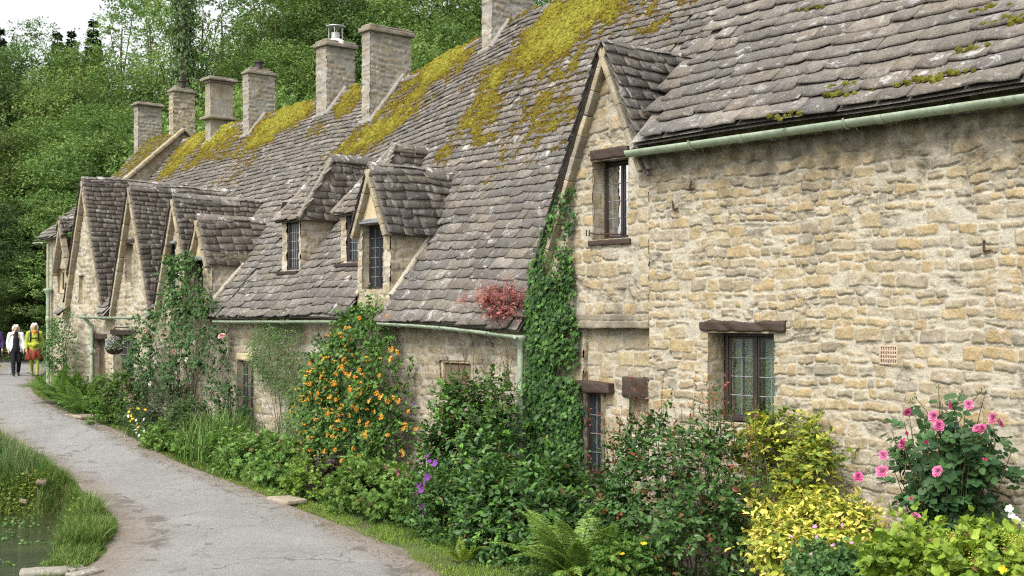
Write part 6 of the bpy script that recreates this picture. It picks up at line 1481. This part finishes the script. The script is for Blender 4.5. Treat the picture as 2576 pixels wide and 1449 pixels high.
TREES = [('d', -60, 160, 60, 'dark tree cut by the left edge of the view'), ('b', 40, 120, 66, 'green tree under the open sky in the top left corner'), ('a', 135, 125, 68, 'rounded tree just right of the top left one, under the sky gap'),
 ('b', 235, 115, 64, 'tree at the right end of the open sky'), ('s', 320, -40, 66, 'tall tree rising out of view left of the sky gaps'), ('b', 370, 190, 56, 'leafy tree above the two farthest chimneys'),
 ('o', 10, 330, 54, 'olive tinted tree at the left edge, halfway up the wood'), ('b', 130, 300, 55, 'mid green tree in front of the wood on the left'), ('b', 250, 270, 53, 'bright tree with a wide crown left of the farthest chimneys'), ('c', 310, 330, 51, 'tree behind the coped gable wall'),
 ('d', 25, 520, 50, 'dark tree low at the left edge above the walkers'), ('d', 95, 640, 49, 'dark low tree above the woman in yellow'), ('b', 165, 480, 50, 'light green tree beside the farthest gable'), ('o', 85, 450, 52, 'olive green tree behind the dark low ones'),
 ('s', 425, -90, 57, 'slender tree standing against the sky gaps above the pale chimney'), ('s', 500, -70, 60, 'slender open tree right of the ivied trunk'), ('s', 360, -60, 63, 'thin tree at the left side of the sky gaps'), ('u', 470, 260, 52, 'bushy tree between the pale chimney and the smooth one'), ('b', 570, 190, 58, 'green tree behind the smooth moulded chimney'),
 ('s', 560, -80, 62, 'slender tree over the smooth moulded chimney'), ('c', 735, -70, 64, 'tall tree behind the brick-like stacked chimney'), ('b', 725, 110, 56, 'bright tree in the gap left of the cowled chimney'), ('c', 770, -80, 62, 'tall airy tree above the cowled chimney'), ('a', 860, -60, 63, 'dark tree behind the cowled chimney'),
 ('s', 700, -60, 58, 'slender tree over the gap left of the cowled chimney'), ('d', 905, -40, 60, 'dark tree between the two widest chimneys'), ('a', 985, -60, 60, 'dark tree behind the widest chimney'), ('c', 1060, -80, 58, 'tall tree right of the widest chimney'), ('b', 1120, 40, 50, 'bright low tree above the mossy ridge'),
 ('a', 1190, -70, 57, 'dark tree left of the highest chimney'), ('a', 1330, -80, 58, 'tree behind the highest chimney'), ('u', 620, 210, 51, 'low bushy tree behind the stacked chimney'), ('u', 740, 225, 50, 'low bushy tree just above the mossy ridge left of the cowled chimney'), ('a', 450, 260, 70, 'distant tree deep in the wood behind the slender trees'), ('b', 180, 200, 60, 'tree in the middle of the left wood'), ('a', 300, 240, 60, 'shaded tree in the middle of the wood, above the coped gable'),
 ('f', 145, 72, 92, 'distant dark conifer on the skyline, left of the conifer group'), ('f', 180, 68, 95, 'distant dark conifer on the skyline, middle of the group'), ('f', 235, 40, 90, 'distant dark conifer on the skyline, tallest of the group'), ('f', 0, 60, 90, 'distant dark conifer at the left edge of the skyline'), ('s', 72, 62, 82, 'faint thin tree on the skyline between the conifers'), ('u', 60, 700, 52, 'bushy growth in front of the distant house'), ('d', -20, 640, 55, 'dark tree trunked low at the left edge beside the distant house'),
 ('d', 60, 240, 62, 'shaded tree behind the olive one in the left wood'), ('d', 200, 420, 58, 'shaded tree behind the light green one by the farthest gable'), ('a', 820, 60, 72, 'shaded tree deep in the wood between cowled and stacked chimneys'), ('a', 1090, 60, 72, 'shaded tree deep in the wood right of the widest chimney'), ('a', 680, 60, 72, 'shaded tree deep in the wood above the stacked chimney')]
for i, (v, px, yt, d, lb) in enumerate(TREES): put_tree(v, px, yt, d, lb, 300+i)
# ivy-wrapped trunk standing in the sky gap
X = (462-CX)/FP*55; zb = float(ground_z(np.array([X]), np.array([55.]))[0]); zt = EYE+(HY+70)/FP*55; root = thing('ivied_tree', 'tall straight trunk wrapped in dark ivy, in the sky gap left of the chimneys', 'tree', (X, 55, zb))
mb = MB(); tube(mb, np.array([[X, 55, zb], [X+.1, 55, (zb+zt)/2], [X, 55, zt]]), [.3, .25, .1], 8); mb.build('trunk', M['bark'], root)
r = np.random.default_rng(7); n = 5200; z = r.uniform(zb, zt-.5, n); a = r.uniform(0, 6.28, n); w = (.38+.3*fbm(z*1.4, z*0, 3))*r.uniform(.6, 1.15, n); mb = MB()
scatter(mb, np.stack([X+np.cos(a)*w, 55+np.sin(a)*w, z], -1), np.stack([np.cos(a)*.4, np.sin(a)*.4, -1+0*a], -1), np.stack([np.cos(a), np.sin(a), .3+0*a], -1), .17, 'dia', palette(r, n, PD)); mb.build('ivy_cover', M['tree'], root)
# distant house and field wall by the far end of the lane
bs = np.array([(85-CX)/FP*64, 64.]); zg = float(ground_z(bs[:1], bs[1:])[0])
house = thing('distant_house', 'distant brown stone house half hidden by trees beyond the walkers', 'house', (*bs, zg))
mb = MB(); ex = np.array([1., 0, 0]); ey = np.array([0, 1., 0]); w0_ = zg-.5
hole = rect(-1.55, -.95, w0_+1.1, w0_+2.3)
panel(mb, [bs[0]-3, 64, w0_], ex, ZV, -ey, 6, 4.2, .06, also(lambda S, Z: hole(S, Z)), 201, -3, w0_, relief=.6); panel(mb, [bs[0]+3, 64, w0_], ey, ZV, ex, 5, 4.2, .1, None, 202, 0, 0); panel(mb, [bs[0]-3, 64, w0_], ey, ZV, -ex, 5, 4.2, .1, None, 203, 0, 0); panel(mb, [bs[0]-3, 69, w0_], ex, ZV, ey, 6, 4.2, .2, None, 204, 0, 0); mb.build('wall', M['stone'], house)
mb = MB()
for sg in (0, 1):
    fh = mkfn(lambda a, b, sg=sg: np.stack([bs[0]+a, (63.7+b*.7) if sg == 0 else (69.3-b*.7), w0_+4.15+b*.72], -1)); slates(mb, fh, -3.3, 3.3, 4., lambda a, b: a < 9, .3, .2, .4, .3, .03, 205+sg); rsheet(mb, fh, -3.3, 3.3, 4., None, .5, .5, -.01)
mb.build('roof', M['tile'], house)
mb = MB(); rbox(mb, [bs[0]-1.25, 64.1, w0_+1.7], np.eye(3), (.32, .05, .62), .01, 1); o = mb.build('window', M['render'], house); mb = MB(); rbox(mb, [bs[0]-1.25, 64.04, w0_+1.7], np.eye(3), (.24, .02, .54), .004, 1); mb.build('pane', M['dglass'], o)
a, b = np.array([(-90-CX)/FP*58, 58.]), np.array([(112-CX)/FP*50, 50.]); ln = np.linalg.norm(b-a); d = np.array([*(b-a)/ln, 0]); nv = np.array([d[1], -d[0], 0]); zz = float(ground_z(a[:1], a[1:])[0])-.3
mb = MB(); hw_ = 1.25; k = dict(h0=.07, h1=.14, w0=.15, w1=.35, joint=.02)
panel(mb, [*a, zz], d, ZV, nv, ln, hw_+.3, .05, None, 211, 0, 0, **k); panel(mb, np.array([*a, zz])-nv*.45, d, ZV, -nv, ln, hw_+.3, .1, None, 212, 0, 0, **k); panel(mb, np.array([*a, zz+hw_+.3]), d, -nv, ZV, ln, .45, .06, None, 213, 0, 0, **k); panel(mb, np.array([*b, zz]), -nv, ZV, d, .45, hw_+.3, .06, None, 214, 0, 0, **k)
tag(mb.build('garden_wall', M['chim'], loc=(*a, zz+.3)), 'low dark stone garden wall across the far end of the lane', 'wall')
for i, (px, dist, lb) in enumerate(((20, 55.5, 'dark ivy hedge on the garden wall behind the woman in white'), (78, 52.5, 'dark hedge on the garden wall behind the woman in yellow'), (-40, 57, 'dark hedge at the left edge on the garden wall'))):
    X = (px-CX)/FP*dist; zg = float(ground_z(np.array([X]), np.array([dist]))[0]); shrub('hedge_bush', lb, 'hedge', (X, dist, zg+1.), (1.5, .7, .95), 3800, .13, 'dia', PD+[(.08, .12, .03)], 220+i, K=36, clr=.3, stems=0, base=np.array([X, dist, zg]), mat='tree')
# =====================================================  WALKERS
M['skin'] = solid('skin', (.52, .30, .21), .6, .3, .08, 20, bump=0); M['white_cloth'] = cloth('white_jacket_cloth', (.72, .73, .75)); M['black_cloth'] = cloth('black_cloth', (.016, .017, .022)); M['yg_cloth'] = cloth('yellow_green_cloth', (.33, .37, .05))
M['yg2'] = cloth('yellow_green_leggings', (.30, .33, .07)); M['rust'] = cloth('rust_skirt_cloth', (.28, .065, .04)); M['purple'] = cloth('purple_cloth', (.05, .03, .10)); M['whair'] = solid('white_hair', (.66, .62, .54), .7, .3, .25, 60, stretch=(3, 3, .4)); M['shoe'] = solid('shoe', (.03, .028, .028), .6, .3, .2); M['tanshoe'] = solid('tan_shoe', (.2, .17, .11), .7, .3, .2)
M['orange'] = cloth('orange_scarf', (.55, .16, .06))
def limb(mb, pts, rad): tube(mb, np.array(pts, float), rad, 12); [ell(mb, p, (q, q, q), n=6) for p, q in zip(pts, rad)]
def fuse(o, vox, sm=4):
    m = o.modifiers.new('fuse', 'REMESH'); m.mode = 'VOXEL'; m.voxel_size = vox; m.use_smooth_shade = True
    s = o.modifiers.new('smooth', 'SMOOTH'); s.iterations = sm; s.factor = .5
def figure(label, px, py, H, head, outfit, ph=1, seed=1):
    """one walker; ph=+1 has the right leg forward"""
    r = np.random.default_rng(seed); base = Pg(px, py); base[2] = gz(base[1])+.02; root = thing('person', label, 'person', base); k = H/1.65
    ch, sh = math.cos(head), math.sin(head)
    W = lambda x, y, z: base+np.array([(x*ch-y*sh)*k, (x*sh+y*ch)*k, z*k])      # x to the figure's right, y forward
    WW = lambda P: np.array([W(*p) for p in P])
    hip = [W(.09, 0, .86), W(-.09, 0, .86)]
    fr, bk = (1, -1) if ph > 0 else (-1, 1)
    J = {}
    for s in (1, -1):
        f = s == fr
        J[s] = [(.085*s, .0, .86), (.09*s, .13 if f else .03, .48), (.085*s, .20 if f else -.20, .09 if f else .13)]
    AR = {}
    for s in (1, -1):
        f = s != fr
        AR[s] = [(.175*s, 0, 1.34), (.235*s, .02 if f else -.06, 1.07), (.225*s, .16 if f else .02, .86)]
    def body_(mb):
        limb(mb, WW([(0, 0, .88), (0, .0, .98), (0, .0, 1.1), (0, .005, 1.24), (0, 0, 1.35)]), np.array([.145, .13, .12, .135, .10])*k)
        for s in (1, -1): limb(mb, WW([(0, 0, 1.34), (.16*s, 0, 1.345)]), np.array([.07, .06])*k)
        limb(mb, WW([(0, 0, 1.36), (0, .012, 1.46)]), np.array([.055, .05])*k)
        c = W(0, .02, 1.535); fx = np.array([[ch, sh, 0], [-sh, ch, 0], [0, 0, 1.]])
        ell(mb, c, (.072*k, .09*k, .112*k), ax=fx, n=10); ell(mb, W(0, .05, 1.48), (.052*k, .055*k, .05*k), ax=fx); ell(mb, W(0, .115, 1.525), (.013*k, .018*k, .022*k), ax=fx, n=6)
        for s in (1, -1): ell(mb, W(.073*s, .01, 1.53), (.012*k, .02*k, .032*k), ax=fx, n=6)
        for s in (1, -1):
            limb(mb, WW(J[s]), np.array([.08, .055, .038])*k); a = J[s][2]; up = .03 if s == fr else -.03
            limb(mb, WW([(a[0], a[1]-.03, a[2]-.045), (a[0], a[1]+.08, a[2]-.06+up), (a[0]+.005*s, a[1]+.16, a[2]-.065+up*1.3)]), np.array([.036, .034, .024])*k)
            limb(mb, WW(AR[s]), np.array([.05, .038, .026])*k)
            w = np.array(AR[s][2]); d = np.array([0, .35, -1.]); d /= np.linalg.norm(d); limb(mb, WW([w, w+d*.05, w+d*.085]), np.array([.024, .032, .030])*k)
            for i in range(4):
                o = (i-1.5)*.016; p = w+d*.085+np.array([0, o, 0]); ln = (.06, .075, .07, .055)[i]; limb(mb, WW([p, p+d*ln*.5+[0, .004, 0], p+d*ln+np.array([-.012*s, .014, 0])]), np.array([.0095, .009, .0075])*k)
            p = w+d*.03+np.array([0, .028, 0]); limb(mb, WW([p, p+np.array([-.01*s, .03, -.03]), p+np.array([-.012*s, .038, -.058])]), np.array([.011, .0105, .008])*k)
    mb = MB(); body_(mb); o = mb.build('body', M['skin'], root); fuse(o, .008*k, 3)
    mb = MB()
    for s in (1, -1): ell(mb, W(.03*s, .098, 1.545), (.013*k, .008*k, .009*k), n=5)
    mb.build('eyes', M['black_cloth'], root); mb = MB(); limb(mb, WW([(-.022, .1, 1.48), (0, .106, 1.478), (.022, .1, 1.48)]), np.array([.004, .006, .004])*k); mb.build('mouth', M['rust'], root)
    # hair: fringe, crown and a fall to the jaw or shoulder
    mb = MB(); lg = outfit['hair']; fx = np.array([[ch, sh, 0], [-sh, ch, 0], [0, 0, 1.]])
    ell(mb, W(0, .0, 1.57), (.09*k, .105*k, .095*k), ax=fx); ell(mb, W(0, -.035, 1.53), (.092*k, .09*k, .11*k), ax=fx)
    for s in (1, -1):
        for j in range(5): y = -.07+j*.026; limb(mb, WW([(.075*s, y, 1.6), (.093*s, y+r.normal(0, .006), 1.53), (.09*s+r.normal(0, .01), y+r.normal(0, .01), 1.5-lg*r.uniform(.7, 1))]), np.array([.026, .028, .012])*k)
    for j in range(5): limb(mb, WW([(-.06+.03*j, -.08, 1.58), (-.06+.03*j, -.1, 1.5), (-.06+.03*j, -.09, 1.48-lg)]), np.array([.028, .03, .014])*k)
    for j in range(4): x = -.05+.033*j; limb(mb, WW([(x, .05, 1.645), (x*1.1, .092, 1.61), (x*1.2, .1, 1.585)]), np.array([.024, .02, .01])*k)
    o = mb.build('hair', M['whair'], root); fuse(o, .011*k, 2)
    # trousers or leggings
    mb = MB()
    for s in (1, -1): limb(mb, WW(J[s][:2]+[tuple(np.array(J[s][2])+[0, 0, .01])]), np.array([.105, .075 if outfit['loose'] else .062, .062 if outfit['loose'] else .045])*k)
    limb(mb, WW([(0, 0, .88), (0, 0, 1.0)]), np.array([.155, .14])*k); o = mb.build('trousers', M[outfit['legs']], root); fuse(o, .012*k, 3)
    mb = MB()
    for s in (1, -1):
        a = J[s][2]; up = .03 if s == fr else -.03; limb(mb, WW([(a[0], a[1]-.04, a[2]-.05), (a[0], a[1]+.08, a[2]-.062+up), (a[0]+.005*s, a[1]+.17, a[2]-.066+up*1.3)]), np.array([.043, .042, .032])*k)
    o = mb.build('shoes', M[outfit['shoes']], root); fuse(o, .01*k, 2)
    # jacket, open or closed
    mb = MB(); lo = outfit['hem']
    if outfit['open']:
        for s in (1, -1):
            limb(mb, WW([(.055*s, -.03, 1.36), (.09*s, -.015, 1.2), (.095*s, -.01, 1.05), (.105*s, .0, lo)]), np.array([.085, .105, .098, .10])*k)
        limb(mb, WW([(0, -.05, 1.37), (0, -.05, 1.1), (0, -.05, lo)]), np.array([.10, .12, .12])*k)
    else: limb(mb, WW([(0, 0, 1.37), (0, 0, 1.22), (0, .01, 1.08), (0, .01, .98), (0, 0, lo)]), np.array([.115, .16, .165, .18, .19])*k)
    for s in (1, -1): limb(mb, WW([(0.06*s, 0, 1.37), (.165*s, 0, 1.345)]), np.array([.075, .075])*k); limb(mb, WW(AR[s][:2]+[tuple(np.array(AR[s][1])*.12+np.array(AR[s][2])*.88)]), np.array([.078, .066, .052])*k)
    limb(mb, WW([(-.06, -.02, 1.41), (0, -.05, 1.42), (.06, -.02, 1.41)]), np.array([.035, .04, .035])*k)
    o = mb.build('jacket', M[outfit['jacket']], root); fuse(o, .013*k, 2)
    if outfit['open']:
        mb = MB(); limb(mb, WW([(0, .04, 1.38), (0, .05, 1.2), (0, .05, 1.0), (0, .045, .84)]), np.array([.07, .105, .105, .11])*k); o = mb.build('top', M['black_cloth'], root); fuse(o, .012*k, 2)
    if outfit.get('skirt'):
        mb = MB(); n = 48; a = np.arange(n)*2*math.pi/n; V = []
        for z, rd, pl in ((.98, .165, 0), (.8, .20, .012), (.52, .255, .028)):
            V.append(WW([(math.cos(q)*(rd+pl*math.sin(q*9)), math.sin(q)*(rd*.85+pl*math.sin(q*9)), z) for q in a]))
        V = np.concatenate(V); j = np.arange(n); f = np.concatenate([np.stack([j+i*n, (j+1) % n+i*n, (j+1) % n+(i+1)*n, j+(i+1)*n], -1) for i in range(2)]); mb.add(V, f); o = mb.build('skirt', M['rust'], root, True); sm = o.modifiers.new('thick', 'SOLIDIFY'); sm.thickness = .012
    if outfit.get('pack'):
        mb = MB(); fx3 = fx; rbox(mb, W(0, -.22, 1.18), fx3, (.14*k, .09*k, .22*k), .07*k, 3)
        for s in (1, -1): limb(mb, WW([(.09*s, -.13, 1.40), (.105*s, .02, 1.435), (.11*s, .135, 1.3), (.12*s, .165, 1.1), (.15*s, .05, 1.0)]), np.array([.02]*5)*k)
        limb(mb, WW([(-.11, .165, 1.2), (0, .175, 1.19), (.11, .165, 1.2)]), np.array([.012]*3)*k); mb.build('backpack', M['black_cloth'], root)
        mb = MB(); limb(mb, WW([(-.05, .08, 1.4), (0, .11, 1.37), (.05, .08, 1.4), (0, .12, 1.30)]), np.array([.03, .035, .03, .025])*k); mb.build('scarf', M['orange'], root)
        mb = MB(); limb(mb, WW([(-.03, .17, .98), (0, .19, .97), (.03, .17, .98)]), np.array([.07, .08, .07])*k); limb(mb, WW([(-.17, .05, 1.0), (-.06, .16, .99), (.06, .16, .99), (.17, .05, 1.0)]), np.array([.06, .07, .07, .06])*k); o = mb.build('tied_coat_pouch', M['yg_cloth'], root); fuse(o, .013*k, 2)
    else:
        mb = MB(); limb(mb, WW([(.1, .11, 1.36), (.03, .15, 1.15), (-.08, .12, .95)]), np.array([.012]*3)*k); mb.build('bag_strap', M['shoe'], root)
    return root
def toward(px): return math.pi+math.atan2((px-CX)/FP, 1)*-1
figure('white haired woman walking in a white jacket over black clothes', 40, 947, 1.68, toward(40)+.08, dict(hair=.03, legs='black_cloth', loose=True, jacket='white_cloth', open=True, hem=.80, shoes='shoe'), 1, 1)
figure('woman walking in a yellow green jacket and rust skirt with a backpack', 87, 948, 1.74, toward(87)-.05, dict(hair=.16, legs='yg2', loose=False, jacket='yg_cloth', open=False, hem=.86, shoes='tanshoe', skirt=True, pack=True), -1, 2)
figure('walker in a dark purple coat cut off by the left edge', -13, 945, 1.7, toward(-10), dict(hair=.05, legs='black_cloth', loose=True, jacket='purple', open=False, hem=.7, shoes='shoe'), 1, 3)
# =====================================================  LIGHT, SKY, CAMERA
w = bpy.data.worlds.new('World'); SC.world = w; w.use_nodes = True; nt = w.node_tree; bg = nt.nodes['Background']
sky = nt.nodes.new('ShaderNodeTexSky'); sky.sky_type = 'NISHITA'; sky.sun_disc = False
SUN_EL, SUN_AZ = R(50), R(214)          # azimuth clockwise from +y; sun behind the camera's left shoulder
sky.sun_elevation = SUN_EL; sky.sun_rotation = SUN_AZ; sky.air_density = 1.; sky.dust_density = 4.; sky.ozone_density = .6
hs_ = nt.nodes.new('ShaderNodeHueSaturation'); hs_.inputs['Saturation'].default_value = .12; hs_.inputs['Value'].default_value = 1.25
nt.links.new(sky.outputs[0], hs_.inputs['Color']); nt.links.new(hs_.outputs[0], bg.inputs[0]); bg.inputs[1].default_value = .15
sd = bpy.data.lights.new('sun', 'SUN'); sd.energy = 1.9; sd.angle = R(18); sd.color = (1, .955, .89)
so = bpy.data.objects.new('sun', sd); COL.objects.link(so)
from mathutils import Vector
dv = Vector((math.sin(SUN_AZ)*math.cos(SUN_EL), math.cos(SUN_AZ)*math.cos(SUN_EL), math.sin(SUN_EL)))
so.rotation_euler = dv.to_track_quat('Z', 'Y').to_euler(); so.location = (0, 0, 40)
cd = bpy.data.cameras.new('camera'); cam = bpy.data.objects.new('camera', cd); COL.objects.link(cam)
cam.location = (0, 0, EYE); cam.rotation_euler = (math.pi/2, 0, 0)
cd.sensor_width = 36; cd.lens = FP/2576*36; cd.shift_y = (HY-724.5)/2576; cd.clip_start = .1; cd.clip_end = 600
SC.camera = cam
SC.view_settings.view_transform = 'Standard'; SC.view_settings.look = 'None'; SC.view_settings.exposure = EXPO; SC.view_settings.gamma = 1
SC.cycles.max_bounces = 6; SC.cycles.diffuse_bounces = 3; SC.cycles.transparent_max_bounces = 6
SC.cycles.use_denoising = False; SC.cycles.denoiser = 'OPENIMAGEDENOISE'; SC.cycles.denoising_input_passes = 'RGB_ALBEDO_NORMAL'; SC.cycles.denoising_prefilter = 'ACCURATE'; SC.cycles.filter_width = 1.2; SC.cycles.sample_clamp_indirect = 4
